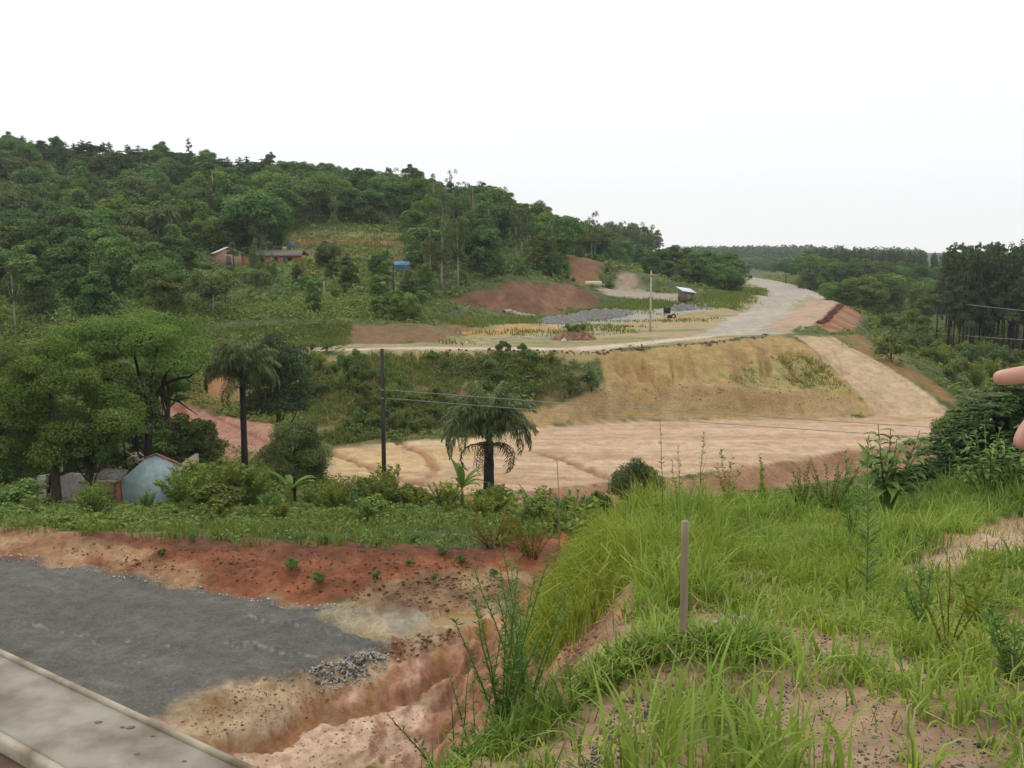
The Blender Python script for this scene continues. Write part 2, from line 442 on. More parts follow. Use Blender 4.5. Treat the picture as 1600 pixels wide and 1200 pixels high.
# everything gets a little unevenness; woods and slopes more
disp(n_mid * .10 * smooth(14, 40, RR)[:, None] + n_sm * .035 + n_fine * .012)

# -- platform soil, near the camera
near = np.hypot(GX, GY)
soil = smooth(22, 15, near)
c = lerp(C(.40, .265, .155) * np.ones(GC.shape), C(.26, .145, .078), np.clip(n_sm * 1.3 + .2, 0, 1))
c = lerp(c, C(.44, .32, .22), np.clip(n_mid * 1.6 + .1, 0, 1) * .7)
c = lerp(c, C(.13, .115, .10), np.clip(n_fine * 2.0 - .55, 0, 1) * .7)
GC[:] = lerp(GC, c, soil)
paint([(1370, 905), (1420, 855), (1500, 830), (1570, 800), (1640, 790), (1640, 905), (1560, 895), (1480, 905)], 3, 20, (.52, .36, .25), .3, .25, 1.5, (.44, .25, .14), n_sm + .4)
# -- lower ground
lowp = [(-300, 1205), (-300, 860), (0, 862), (300, 915), (560, 948), (720, 945), (800, 925), (785, 975), (735, 1045), (690, 1112), (655, 1205), (560, 1500), (-200, 1500)]
st_u, st_v = rot(-24, .35, 1.6)
paint(lowp, 12, 45, (.36, .27, .15), .6, .4, .6, (.47, .35, .24), n_mid * 1.5 + .5)
paint([(270, 1205), (300, 1165), (345, 1110), (395, 1075), (450, 1080), (500, 1098), (570, 1110), (640, 1095), (690, 1112), (655, 1205), (640, 1300), (300, 1300)], 12, 24.5, (.60, .42, .31), .5, .5, .7, (.47, .33, .21), n_sm * 1.1 + n_mid * .8 + .25)
paint([(255, 1120), (330, 1075), (395, 1055), (470, 1048), (490, 1080), (430, 1140), (300, 1175)], 14, 25, (.37, .28, .15), 1.2, .7, .8, (.47, .34, .22), n_sm * 1.6 + .3, amount=.8)
paint([(225, 1168), (420, 1156), (500, 1108), (505, 1118), (425, 1168), (260, 1185)], 16, 24, (.25, .12, .05), .25, .15, 1.2, amount=.8)
# scarp and bank
bank_n = fbm(*rot(70, .5, 2.2), 4)
paint([(480, 1096), (560, 1076), (640, 1028), (720, 985), (790, 955), (770, 1000), (700, 1060), (640, 1092), (560, 1114), (500, 1122)], 17, 27, (.52, .33, .24), .25, .25, 1.2, (.33, .17, .055), bank_n * 1.4 + n_sm + .25)
paint([(655, 1205), (690, 1112), (735, 1045), (785, 968), (850, 905), (905, 880), (925, 900), (940, 960), (880, 1060), (800, 1150), (720, 1200), (690, 1300), (600, 1500), (520, 1500)], 3, 33, (.45, .25, .15), .5, .5, .8, (.28, .12, .06), bank_n * 1.8 + n_sm * .8 + .2)
bm = paint([(655, 1205), (690, 1112), (735, 1045), (785, 968), (850, 905), (905, 880), (880, 1060), (800, 1150), (720, 1200)], 3, 33, (.52, .37, .29), .5, .5, .8, amount=.0)
disp(bank_n * .22 * smooth(.0, .6, smooth(22, 15, near)) * smooth(-.6, -2.2, GZ0 + 0 * GX))
# small relief and a gully in the raw lower ground
lowm = smooth(13, 16, near) * smooth(36, 31, near) * (np.abs(TH)[None, :] < .65) * (GX < 1.5)
rid = 1 - np.abs(fbm(GX * .8 + 3, GY * .8, 5)) * 2.6
disp((fbm(GX * 2.4, GY * 2.4 + 8, 5) * .06 + np.clip(rid, 0, 1) * .03) * lowm)
GC[:] = lerp(GC, GC * C(.62, .5, .38), np.clip(fbm(GX * 2.6, GY * 2.6, 5) * 2.2 - .25, 0, 1) * lowm * .8)
GC[:] = lerp(GC, np.clip(GC * 1.25, 0, .8), np.clip(fbm(GX * 1.9 + 40, GY * 1.9, 5) * 2.2 - .35, 0, 1) * lowm * .8)
def gully_line(pts, y0, y1, wd, dp, col, am):
    P = plan(pts, y0, y1); d = np.full(GX.shape, 1e9)
    for a, b in zip(P[:-1], P[1:]):
        ex, ey = b - a; t = np.clip(((GX - a[0]) * ex + (GY - a[1]) * ey) / (ex * ex + ey * ey), 0, 1)
        d = np.minimum(d, np.hypot(GX - a[0] - t * ex, GY - a[1] - t * ey))
    d = d + n_sm * wd * .6 + n_fine * wd * .5
    g = smooth(wd, wd * .2, d); disp(-dp * g); GC[:] = lerp(GC, C(*col), g * am)
gully_line([(225, 1170), (330, 1165), (425, 1160), (500, 1116), (560, 1112), (640, 1088), (695, 1055), (740, 1015)], 15, 27, .36, .17, (.24, .115, .045), .85)
gully_line([(510, 1122), (560, 1140), (610, 1175), (640, 1200)], 15, 24, .25, .08, (.36, .24, .15), .5)
for k_, gx_ in enumerate(((700, 1150, 760, 1020), (720, 1170, 800, 1010), (690, 1110, 760, 990), (740, 1150, 850, 980), (770, 1000, 830, 930))):
    gully_line([(gx_[0], gx_[1]), ((gx_[0] + gx_[2]) / 2 + 6, (gx_[1] + gx_[3]) / 2), (gx_[2], gx_[3])], 4, 28, .30, .25, (.22, .09, .05), .6)
# crushed-stone road surface
road_pat = fbm(st_u, st_v, 4)
paint([(-400, 820), (0, 867), (150, 889), (300, 916), (420, 936), (520, 952), (600, 985), (625, 1010), (560, 1030), (490, 1048), (400, 1062), (330, 1078), (250, 1118), (200, 1160), (0, 1250), (-500, 1250)], 15, 45, (.105, .103, .088), .5, .3, 1.2, (.135, .128, .106), road_pat * 1.2 + n_mid * .8 + .3, zid=1, name="lower_road")
paint([(360, 985), (470, 1000), (480, 1035), (380, 1020), (350, 1005)], 15, 40, (.40, .38, .34), .8, 1.0, .9, amount=.0)
streak = np.clip(fbm(*rot(-24, .30, 1.3), 5) * 2.2 - .62, 0, 1) * smooth(.55, .8, vnoise(GX * .16 + 4.2, GY * .16 + 1.3))
rm = (ZID == 1)
GC[:] = lerp(GC, C(.36, .34, .30), streak * rm * .6)
for px_, py_, ln, wd in ((415, 970, 1.1, .22), (430, 1012, 1.6, .3), (380, 1008, .8, .2), (225, 1005, 1.3, .12), (170, 1010, .8, .1), (240, 1038, .7, .1), (85, 985, 1.6, .22), (520, 985, .9, .22), (180, 1030, .4, .1), (560, 1000, .6, .15), (480, 978, .5, .12)):
    cx0, cy0 = hit(px_, py_, 16, 34); a_ = math.radians(-20); u_ = (GX - cx0) * math.cos(a_) + (GY - cy0) * math.sin(a_); v_ = -(GX - cx0) * math.sin(a_) + (GY - cy0) * math.cos(a_)
    e_ = smooth(1.0, .1, (u_ / ln) ** 2 + (v_ / (wd * .55)) ** 2) * np.clip(.15 + fbm(u_ * 2.5, v_ * 9, 3) * 2.6, 0, 1); GC[:] = lerp(GC, C(.34, .32, .28), e_ * .6)
paint([(505, 960), (640, 950), (690, 955), (670, 985), (600, 1000), (545, 985)], 20, 30, (.36, .28, .16), .6, .3, 1, (.30, .27, .21), n_sm + .3)
# red berm behind the road
berm_n = fbm(*rot(-8, .5, 1.8), 4)
paint([(-400, 815), (0, 822), (150, 833), (350, 842), (550, 848), (760, 852), (900, 845), (850, 905), (790, 935), (700, 946), (560, 948), (420, 934), (300, 914), (150, 888), (0, 866), (-400, 850)], 23, 48, (.26, .095, .042), .5, .45, .7, (.155, .058, .028), berm_n * 1.5 + .35)
paint([(-100, 820), (0, 822), (150, 840), (230, 862), (320, 895), (300, 912), (150, 886), (0, 862), (-100, 850)], 23, 48, (.37, .235, .125), .5, .6, .8, (.24, .115, .055), n_sm * 1.3 + .4)
paint([(560, 920), (640, 900), (800, 890), (850, 900), (790, 935), (700, 948), (560, 950)], 23, 33, (.34, .23, .12), .5, .5, 1, (.17, .10, .055), n_sm * 1.6 + .1)
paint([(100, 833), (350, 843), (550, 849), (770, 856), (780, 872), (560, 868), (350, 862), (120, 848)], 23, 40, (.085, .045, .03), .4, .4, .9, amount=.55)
disp((berm_n * .20 + n_fine * .09 + n_sm * .08) * ((GC[..., 0] > .15) & (near > 22) & (near < 40)))
# -- valley road
vs = fbm(*rot(2, .045, .9), 5)
vroad = [(505, 745), (525, 700), (700, 686), (830, 669), (1000, 658), (1200, 655), (1350, 652), (1480, 641), (1560, 650), (1560, 690), (1450, 690), (1330, 703), (1200, 725), (1060, 745), (930, 757), (800, 770), (620, 778)]
paint(vroad, 66, 112, (.53, .375, .26), .8, .5, .4, (.43, .29, .18), vs * 1.8 + n_mid * .7 + .15, zid=2, name="valley_road")
paint([(515, 750), (525, 700), (700, 686), (790, 680), (770, 700), (700, 740), (640, 745)], 66, 112, (.52, .37, .19), 2.5, 1.5, .3, (.60, .44, .27), vs * 1.5 + .3, amount=.85)
rut = np.clip(1 - np.abs(fbm(*rot(3, .012, .30), 3)) * 9, 0, 1) + np.clip(1 - np.abs(fbm(*rot(-9, .012, .22), 3)) * 11, 0, 1) * .8; rut = np.clip(rut, 0, 1) * (.35 + .65 * vnoise(GX * .2, GY * .2))
GC[:] = lerp(GC, C(.33, .20, .10), rut * (ZID == 2) * .62)
wht = np.clip(fbm(*rot(1, .06, .9), 4) * 2.6 - .7, 0, 1)
GC[:] = lerp(GC, C(.62, .47, .34), np.roll(wht, 37, 1) * (ZID == 2) * .6)
disp((vs * .10 - rut * .12) * (ZID == 2))
for gl in ([(520, 708), (560, 722), (610, 745), (660, 757), (700, 760)], [(620, 690), (660, 706), (680, 725), (672, 745)], [(850, 708), (900, 725), (940, 742), (965, 752)]):
    gully_line(gl, 66, 112, .7, .28, (.28, .13, .06), .75)
# near face of the valley road
paint([(560, 782), (620, 779), (800, 771), (930, 758), (1060, 746), (1200, 726), (1330, 704), (1460, 691), (1460, 730), (1330, 745), (1200, 768), (1060, 790), (930, 802), (640, 800)], 62, 100, (.34, .195, .12), .5, .5, .5, (.24, .115, .065), fbm(*rot(80, .6, .25), 4) * 1.6 + .3)
# -- red field
fur = fbm(*rot(-50, .035, .55), 3)
fm = paint([(225, 650), (262, 628), (330, 640), (425, 665), (440, 705), (400, 722), (330, 722), (250, 715)], 80, 106, (.36, .195, .14), .8, .8, .4, (.22, .085, .055), np.clip(1.1 - np.abs(fur) * 6, 0, 1) + n_sm * .4)
disp(fur * .35 * fm)
paint([(260, 628), (275, 590), (330, 580), (470, 580), (480, 640), (420, 660), (330, 640)], 96, 112, (.30, .16, .075), 1, 1.2, .4, (.10, .13, .04), n_mid * 2.0 + .35)
# -- scrub slope, red showing through
paint([(470, 640), (480, 560), (620, 556), (870, 558), (925, 572), (935, 588), (870, 612), (800, 634), (720, 658), (640, 682), (520, 698)], 88, 113, (.11, .115, .04), 2, 1.6, .35, (.33, .165, .085), n_mid * 2.2 + n_sm * .8 + .15)
paint([(400, 552), (480, 552), (620, 549), (930, 552), (940, 562), (620, 566), (480, 572)], 104, 116, (.30, .26, .10), .8, .8, .5, (.36, .26, .15), n_sm + .3)
# -- ochre cut slope
cut_n = fbm(*rot(85, .10, .75), 4)
paint([(925, 552), (1000, 546), (1130, 535), (1210, 523), (1245, 530), (1290, 567), (1335, 607), (1372, 648), (1200, 655), (1000, 657), (830, 668), (760, 662), (880, 628), (945, 600)], 98, 131, (.385, .265, .112), .6, .6, .4, (.27, .185, .078), cut_n * 1.4 + n_mid * .9 + .15, name="cut_slope")
paint([(1130, 590), (1180, 560), (1240, 545), (1290, 575), (1325, 610), (1290, 620), (1180, 610)], 98, 131, (.27, .25, .085), 3, 2.0, .3, (.42, .30, .12), n_sm * 1.6 + .2, amount=.75)
paint([(800, 660), (880, 630), (960, 605), (1100, 600), (1250, 605), (1350, 640), (1300, 655), (1000, 657), (850, 667)], 98, 120, (.385, .275, .145), 1.5, 1.5, .3, (.29, .205, .09), fbm(*rot(12, .05, .5), 4) * 1.8 + .2, amount=.8)
sl = smooth(-9.2, -10.5, GZ0) * smooth(-13, -11.5, GZ0)
gully = np.clip(1.25 - np.abs(fbm(*rot(86, .06, .42), 4)) * 7.0, 0, 1) * np.clip(vnoise(GX * .13 + 2, GY * .03) * 2.2 - .5, 0, 1) * sl * (GX > 8) * (GX < 42) * (GY > 95) * (GY < 132)
disp(-gully * .7); GC[:] = lerp(GC, C(.25, .13, .05), gully * .55)
# earth mound below the cut
mu = ((GX - 26.5) / 8.5) ** 2 + ((GY - 108.8) / 1.7) ** 2
disp(1.15 * np.exp(-mu * 1.6)); GC[:] = lerp(GC, C(.26, .155, .06), np.exp(-mu * 1.5) * (.45 + .3 * n_sm))
# -- ramp
rs = fbm(*rot(-74, .05, 1.0), 4)
paint([(1240, 524), (1300, 526), (1382, 571), (1442, 609), (1482, 638), (1450, 650), (1370, 648), (1335, 606), (1290, 566)], 104, 135, (.49, .37, .23), .5, .35, .5, (.38, .275, .15), rs * 1.6 + .2, zid=3, name="ramp")
rr_ = np.clip(1 - np.abs(fbm(*rot(-74, .012, .30), 3)) * 8, 0, 1) * (ZID == 3); GC[:] = lerp(GC, C(.30, .19, .085), rr_ * .55)
disp(rs * .10 * (ZID == 3) - rr_ * .12)
paint([(1300, 524), (1382, 569), (1442, 607), (1500, 645), (1530, 650), (1480, 612), (1400, 560), (1340, 520)], 104, 142, (.30, .155, .065), .6, .9, .5, (.14, .14, .045), n_sm * 2 + .3, amount=.8)
# -- upper plateau
up = fbm(*rot(8, .03, .35), 5)
paint([(380, 551), (480, 549), (620, 547), (800, 549), (930, 550), (1000, 544), (1130, 533), (1210, 522), (1275, 508), (1312, 474), (1280, 461), (1200, 440), (1160, 440), (1190, 458), (1150, 485), (1060, 476), (1000, 470), (940, 478), (900, 490), (830, 498), (740, 500), (700, 520), (640, 536), (540, 537), (400, 542)], 105, 500, (.38, .29, .155), 1.2, 1.5, .2, (.22, .215, .09), up * 2.0 + n_mid * .8 + .1)
paint([(640, 512), (720, 505), (830, 499), (900, 490), (860, 515), (760, 528), (690, 530)], 118, 180, (.25, .22, .08), 2, 2, .25, (.45, .30, .12), n_mid * 1.6 + .1, amount=.8)
# low brown bank on the left of it
paint([(530, 522), (560, 510), (640, 506), (720, 505), (745, 520), (700, 532), (640, 536), (560, 537), (530, 534)], 114, 140, (.20, .125, .066), 1.2, 1.6, .4, (.13, .115, .045), n_mid * 1.8 + n_sm * .6 + .3)
# pale haul track along the edge
paint([(370, 549), (480, 547), (640, 542), (800, 543), (900, 543), (1000, 534), (1100, 524), (1160, 512), (1190, 512), (1160, 521), (1100, 529), (1000, 540), (930, 547), (800, 547), (640, 546), (480, 549)], 105, 170, (.56, .46, .36), .5, .3, .5, (.45, .35, .24), n_sm + .2, name="haul_track", zid=5)
paint([(690, 533), (800, 527), (900, 520), (1000, 511), (1010, 516), (900, 526), (800, 534), (720, 539)], 112, 170, (.20, .20, .15), .6, .9, .4, (.50, .36, .16), n_sm * 1.6 + .2, amount=.8)
paint([(720, 520), (840, 509), (1000, 500), (1100, 490), (1110, 493), (1000, 505), (850, 515), (740, 525)], 120, 200, (.47, .27, .11), .6, .6, .4, amount=.8)
# grey upper road
paint([(1085, 526), (1120, 512), (1150, 492), (1180, 474), (1194, 462), (1188, 448), (1165, 438), (1150, 434), (1168, 433), (1200, 437), (1250, 447), (1280, 460), (1312, 474), (1275, 508), (1230, 520), (1180, 524)], 115, 560, (.37, .335, .275), 1.2, .9, .2, (.46, .39, .29), fbm(*rot(60, .02, .3), 4) * 1.5 + n_mid * .4 + .2, zid=4, name="upper_road")
paint([(1185, 518), (1215, 497), (1260, 470), (1280, 464), (1308, 475), (1290, 490), (1273, 507), (1235, 520)], 125, 300, (.44, .30, .21), 2, 1.2, .2, (.36, .25, .17), fbm(*rot(64, .03, .5), 3) * 2 + .2, amount=.85)
paint([(1240, 478), (1262, 462), (1275, 463), (1262, 474), (1225, 492)], 180, 300, (.30, .27, .12), 1.5, 1, .2, amount=.7)
# fill slope right of it
paint([(1277, 508), (1314, 474), (1330, 480), (1348, 494), (1335, 515), (1300, 522)], 128, 260, (.36, .205, .12), .8, .8, .3, (.27, .12, .06), n_mid * 1.5 + .3)
paint([(1275, 508), (1312, 473), (1322, 478), (1290, 506)], 135, 240, (.19, .06, .035), .5, .6, .4, amount=.8)
# stone heap apron and yard
paint([(840, 497), (900, 487), (980, 484), (1080, 476), (1120, 480), (1060, 492), (990, 503), (900, 510), (850, 508)], 140, 205, (.30, .29, .255), 1.2, 1.0, .25, (.38, .34, .26), n_mid + .3)
paint([(930, 452), (945, 446), (1000, 450), (1060, 460), (1120, 472), (1130, 480), (1060, 473), (1000, 467), (950, 460)], 170, 250, (.35, .30, .235), 2, 1.2, .2, (.42, .33, .23), n_mid + .3)
paint([(955, 446), (965, 432), (985, 431), (995, 440), (1005, 450), (975, 450)], 200, 320, (.36, .275, .20), 3, 2.5, .2)
paint([(1085, 466), (1140, 452), (1195, 449), (1196, 462), (1150, 482), (1110, 482)], 160, 400, (.18, .19, .06), 2, 1.5, .2, (.26, .23, .09), n_mid + .3)
paint([(960, 428), (968, 408), (1000, 408), (995, 428)], 250, 400, (.10, .17, .04), 3, 2, .1)
# red bank at the wood's foot, excavation, terraces
rb = fbm(*rot(75, .12, .5), 4)
paint([(688, 492), (690, 470), (740, 458), (800, 441), (862, 441), (905, 450), (948, 465), (945, 474), (900, 488), (830, 496), (760, 496)], 150, 200, (.225, .13, .075), 1.5, 2.2, .35, (.155, .078, .042), rb * 2.0 + n_sm * .5 + .3)
disp((rb * .5 + n_sm * .25) * (np.abs(GX - 2) < 18) * (GY > 158) * (GY < 196) * (GC[..., 0] > GC[..., 1] * 1.5))
paint([(895, 445), (893, 402), (915, 399), (942, 410), (947, 440), (925, 446)], 195, 232, (.26, .15, .078), 1.5, 2.5, .3, (.16, .085, .048), rb * 2.0 + n_sm * .6 + .2)
paint([(880, 402), (893, 395), (915, 398), (895, 412)], 200, 260, (.27, .15, .08), 2, 1, .2)
for k, (ya, yb, c1) in enumerate(((361, 371, (.21, .20, .07)), (373, 384, (.29, .145, .075)), (386, 398, (.16, .20, .055)), (398, 408, (.20, .19, .07)))):
    paint([(455, ya), (632, ya + 4), (634, yb + 3), (455, yb)], 180, 235, c1, 1, 1.2, .2, (.22, .15, .07), n_mid * 1.2)
paint([(505, 425), (560, 405), (640, 425), (690, 480), (640, 500), (540, 500), (470, 480)], 125, 200, (.115, .165, .042), 3, 2, .2, (.20, .19, .06), n_mid * 1.2 + .1, amount=.85)
# hollow that holds the puddle
PUD_P = plan([(668, 962), (690, 951), (725, 949), (756, 954), (750, 968), (725, 981), (700, 986), (680, 978)], 20, 30)
PUD_Z = float(np.mean([H(*p) for p in PUD_P])) - .03
_sd = sdist(PUD_P, GX, GY, 3)
GZ = np.where(_sd > 0, np.minimum(GZ, PUD_Z - .05), np.where(_sd > -.35, np.maximum(np.minimum(GZ, PUD_Z + .12), PUD_Z + .01 - .0 * _sd), GZ))
bk = smooth(.5, -.4, GX - np.interp(GY, [3, 4.2, 5.2, 6, 7.5, 9.3, 11.5], [-.5, .0, .4, .66, .95, 1.05, 1.15])) * (GY > 3) * (GY < 24) * (GX > -3)
disp((fbm(GX * 3.2, GY * 1.4, 5) * .14 + fbm(GX * 9, GY * 5, 3) * .05) * bk)
GC[:] = lerp(GC, C(.34, .165, .10), bk * np.clip(.35 + fbm(GX * 2.2, GY * 1.1, 4) * 1.3, 0, .9)); GC[:] = lerp(GC, C(.20, .085, .05), bk * np.clip(fbm(GX * 4.2 + 5, GY * 2, 4) * 2.2 - .2, 0, .8))
# warm up the bare earth a little; lumps under the near grass
earth = smooth(1.05, 1.5, GC[..., 0] / np.maximum(GC[..., 1], 1e-4))[..., None]
GC[:] = GC * (1 + earth * smooth(24, 55, near)[..., None] * (C(1.0, .98, .92) - 1))
disp(np.clip(fbm(GX * .75 + 12, GY * .75, 3), -1, 1) * .16 * smooth(4.5, 7, near) * smooth(16, 13, near) * (GX > .8) * smooth(.8, 2.0, GX))
NV = NR * NT

# ------------------------------------------------------------------ ground material and sheets
def ground_material(name, fine, bump, gravel=0.0, wet=0.0, lo=.55, hi=1.38):
    m, n, l = mat_new(name)
    out = n.new("ShaderNodeOutputMaterial"); b = n.new("ShaderNodeBsdfPrincipled")
    at = n.new("ShaderNodeAttribute"); at.attribute_name = "Col"
    geo = n.new("ShaderNodeNewGeometry")
    n1 = n.new("ShaderNodeTexNoise"); n1.inputs["Scale"].default_value = fine; n1.inputs["Detail"].default_value = 9; n1.inputs["Roughness"].default_value = .68
    n2 = n.new("ShaderNodeTexNoise"); n2.inputs["Scale"].default_value = fine * .16; n2.inputs["Detail"].default_value = 8; n2.inputs["Roughness"].default_value = .7
    l.new(geo.outputs["Position"], n1.inputs["Vector"]); l.new(geo.outputs["Position"], n2.inputs["Vector"])
    r1 = n.new("ShaderNodeMapRange"); r1.inputs["From Min"].default_value = .3; r1.inputs["From Max"].default_value = .7; r1.inputs["To Min"].default_value = lo; r1.inputs["To Max"].default_value = hi
    r2 = n.new("ShaderNodeMapRange"); r2.inputs["From Min"].default_value = .3; r2.inputs["From Max"].default_value = .7; r2.inputs["To Min"].default_value = .70; r2.inputs["To Max"].default_value = 1.24
    l.new(n1.outputs["Fac"], r1.inputs["Value"]); l.new(n2.outputs["Fac"], r2.inputs["Value"])
    mm = n.new("ShaderNodeMath"); mm.operation = 'MULTIPLY'
    l.new(r1.outputs["Result"], mm.inputs[0]); l.new(r2.outputs["Result"], mm.inputs[1])
    mx = n.new("ShaderNodeVectorMath"); mx.operation = 'SCALE'
    l.new(at.outputs["Color"], mx.inputs[0]); l.new(mm.outputs[0], mx.inputs["Scale"])
    col = mx.outputs["Vector"]
    if gravel:
        vo = n.new("ShaderNodeTexVoronoi"); vo.inputs["Scale"].default_value = gravel
        l.new(geo.outputs["Position"], vo.inputs["Vector"])
        r3 = n.new("ShaderNodeMapRange"); r3.inputs["To Min"].default_value = .86; r3.inputs["To Max"].default_value = 1.15
        sx = n.new("ShaderNodeSeparateColor"); l.new(vo.outputs["Color"], sx.inputs["Color"]); l.new(sx.outputs["Red"], r3.inputs["Value"])
        m2 = n.new("ShaderNodeVectorMath"); m2.operation = 'SCALE'
        l.new(col, m2.inputs[0]); l.new(r3.outputs["Result"], m2.inputs["Scale"]); col = m2.outputs["Vector"]
    l.new(col, b.inputs["Base Color"])
    b.inputs["Roughness"].default_value = .92 - wet; b.inputs["Specular IOR Level"].default_value = .2
    bp = n.new("ShaderNodeBump"); bp.inputs["Strength"].default_value = bump; bp.inputs["Distance"].default_value = .12
    l.new(n1.outputs["Fac"], bp.inputs["Height"]); l.new(bp.outputs["Normal"], b.inputs["Normal"])
    l.new(b.outputs["BSDF"], out.inputs["Surface"])
    return m
M_ground = ground_material("earth", 5.0, .4, 0, 0, .66, 1.27)
M_dirt = ground_material("compacted_earth", 4.0, .22, 0, 0, .82, 1.14)
M_gravel = ground_material("crushed_stone", 14.0, .35, 26.0, 0, .8, 1.18)

VERT = np.stack([GX, GY, GZ], axis=-1).reshape(-1, 3)
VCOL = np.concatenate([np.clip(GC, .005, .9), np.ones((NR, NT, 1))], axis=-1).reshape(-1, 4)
ii, jj = np.meshgrid(np.arange(NR - 1), np.arange(NT - 1), indexing='ij')
QUADS = np.stack([ii * NT + jj, ii * NT + jj + 1, (ii + 1) * NT + jj + 1, (ii + 1) * NT + jj], axis=-1)[:, :, ::-1].reshape(-1, 4)
QZ = ZID[:-1, :-1].reshape(-1)
def sheet(name, zid, mat):
    q = QUADS[QZ == zid]
    used = np.unique(q); remap = np.full(NV + 1, -1, np.int64); remap[used] = np.arange(len(used))
    v = VERT[used]; cc = VCOL[used]; q = remap[q]; tris = None
    if zid == 0:                                       # close the ring under the photographer and the seam behind
        c = len(v); v = np.vstack([v, [0, 0, float(GZ[0].mean())]]); cc = np.vstack([cc, cc[0]])
        r0 = remap[np.arange(NT)]
        tris = [(c, r0[k + 1], r0[k]) for k in range(NT - 1)]
    me = mesh_np(name, v, q, tris, mat, None, cc, True)
    return tag(link(name, me), kind="structure")
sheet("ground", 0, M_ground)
sheet("crushed_stone_road", 1, M_gravel)
sheet("valley_dirt_road", 2, M_dirt)
sheet("dirt_ramp", 3, M_dirt)
sheet("upper_gravel_road", 4, M_dirt)
sheet("haul_track", 5, M_ground)

# ------------------------------------------------------------------ vegetation kit
LM = {
    'tree': leafmat("tree_leaf", (0.072, 0.132, 0.021), (0.252, 0.342, 0.063), .28, .1),
    'wood': leafmat("forest_leaf", (0.060, 0.121, 0.029), (0.189, 0.292, 0.072), .25, .35),
    'wood_light': leafmat("light_forest_leaf", (0.106, 0.185, 0.029), (0.258, 0.358, 0.072), .28, .25),
    'olive': leafmat("olive_leaf", (0.095, 0.140, 0.028), (0.224, 0.270, 0.060), .25, .25),
    'gum': leafmat("gum_leaf", (0.089, 0.128, 0.038), (0.221, 0.273, 0.080), .25, .25),
    'pine': leafmat("pine_needle", (0.044, 0.083, 0.031), (0.142, 0.202, 0.072), .15, .25),
    'fir': leafmat("fir_needle", (0.03, 0.066, 0.026), (0.105, 0.17, 0.058), .15, .1),
    'scrub': leafmat("scrub_leaf", (0.092, 0.140, 0.026), (0.259, 0.308, 0.065), .28, .30),
    'willowy': leafmat("willowy_leaf", (0.126, 0.184, 0.022), (0.315, 0.357, 0.067), .32, .18),
    'dense': leafmat("dense_leaf", (0.036, 0.072, 0.018), (0.19, 0.23, 0.048), .22, .1, .03),
    'palm': leafmat("palm_leaf", (.055, .088, .024), (.200, .235, .070), .2, .12, .03),
    'dead': leafmat("dead_frond", (.05, .032, .02), (.14, .09, .02), .1, .1),
    'banana': leafmat("banana_leaf", (.055, .11, .03), (.20, .30, .03), .35, .12, .03),
    'grass': leafmat("grass_blade", (.120, .210, .020), (.420, .540, .100), .45, .1, .02),
    'grass_dark': leafmat("dark_grass_blade", (.080, .160, .018), (.300, .430, .078), .45, .1, .02),
    'grass_yellow': leafmat("yellow_grass_blade", (.140, .200, .012), (.330, .400, .050), .38, .1, .02),
    'field': leafmat("field_grass", (0.100, 0.152, 0.024), (0.268, 0.315, 0.066), .3, .1),
    'weed': leafmat("weed_leaf", (0.083, 0.165, 0.037), (0.242, 0.363, 0.098), .3, .12),
    'straw': leafmat("straw", (.20, .15, .075), (.46, .38, .22), .2, .05),
    'leafy': leafmat("broad_leaf", (.085, .160, .034), (.270, .370, .095), .38, .08, .03),
    'brown': leafmat("brown_weed", (.12, .085, .025), (.26, .21, .02), .25, .12),
}
BARK = plain("bark", (.11, .085, .06), .9, .3, 8, .5, stretch=(1, 1, .2))
BARK_PALE = plain("pale_bark", (.36, .31, .24), .85, .25, 5, .4, stretch=(1, 1, .25))
BARK_DARK = plain("dark_bark", (.045, .035, .028), .95, .3, 8, .5, stretch=(1, 1, .2))

def unit(v): return v / (np.linalg.norm(v, axis=-1, keepdims=True) + 1e-9)
def leaf_ball(mb, rng, blobs, n, L, asp=.55, up=.5, shell=.22, rough=.55, hang=0.0, lo=-.65):
    B = np.asarray(blobs, float)
    wgt = (B[:, 3] * B[:, 4] + B[:, 4] * B[:, 5] + B[:, 3] * B[:, 5]); wgt /= wgt.sum()
    k = rng.choice(len(B), n, p=wgt)
    d = unit(rng.normal(size=(n, 3))); f = (d[:, 2] < lo); d[f, 2] *= -1
    rad = 1 - np.abs(rng.normal(size=n)) * shell; rad = np.clip(rad, .15, 1.15) * (1 + .10 * rng.normal(size=n))
    p = B[k, :3] + d * B[k, 3:6] * rad[:, None]
    nr = d + np.array([0, 0, up]) + rng.normal(size=(n, 3)) * rough
    bt = rng.random(len(B))
    tint = np.clip(.15 + .45 * bt[k] + .42 * (rng.random(n) - .25), 0, 1)
    tan = rng.normal(size=(n, 3)); tan[:, 2] -= hang
    mb.leaves(p, nr, L * rng.uniform(.65, 1.3, n), L * asp * rng.uniform(.7, 1.2, n), tint, rng, tan=tan)

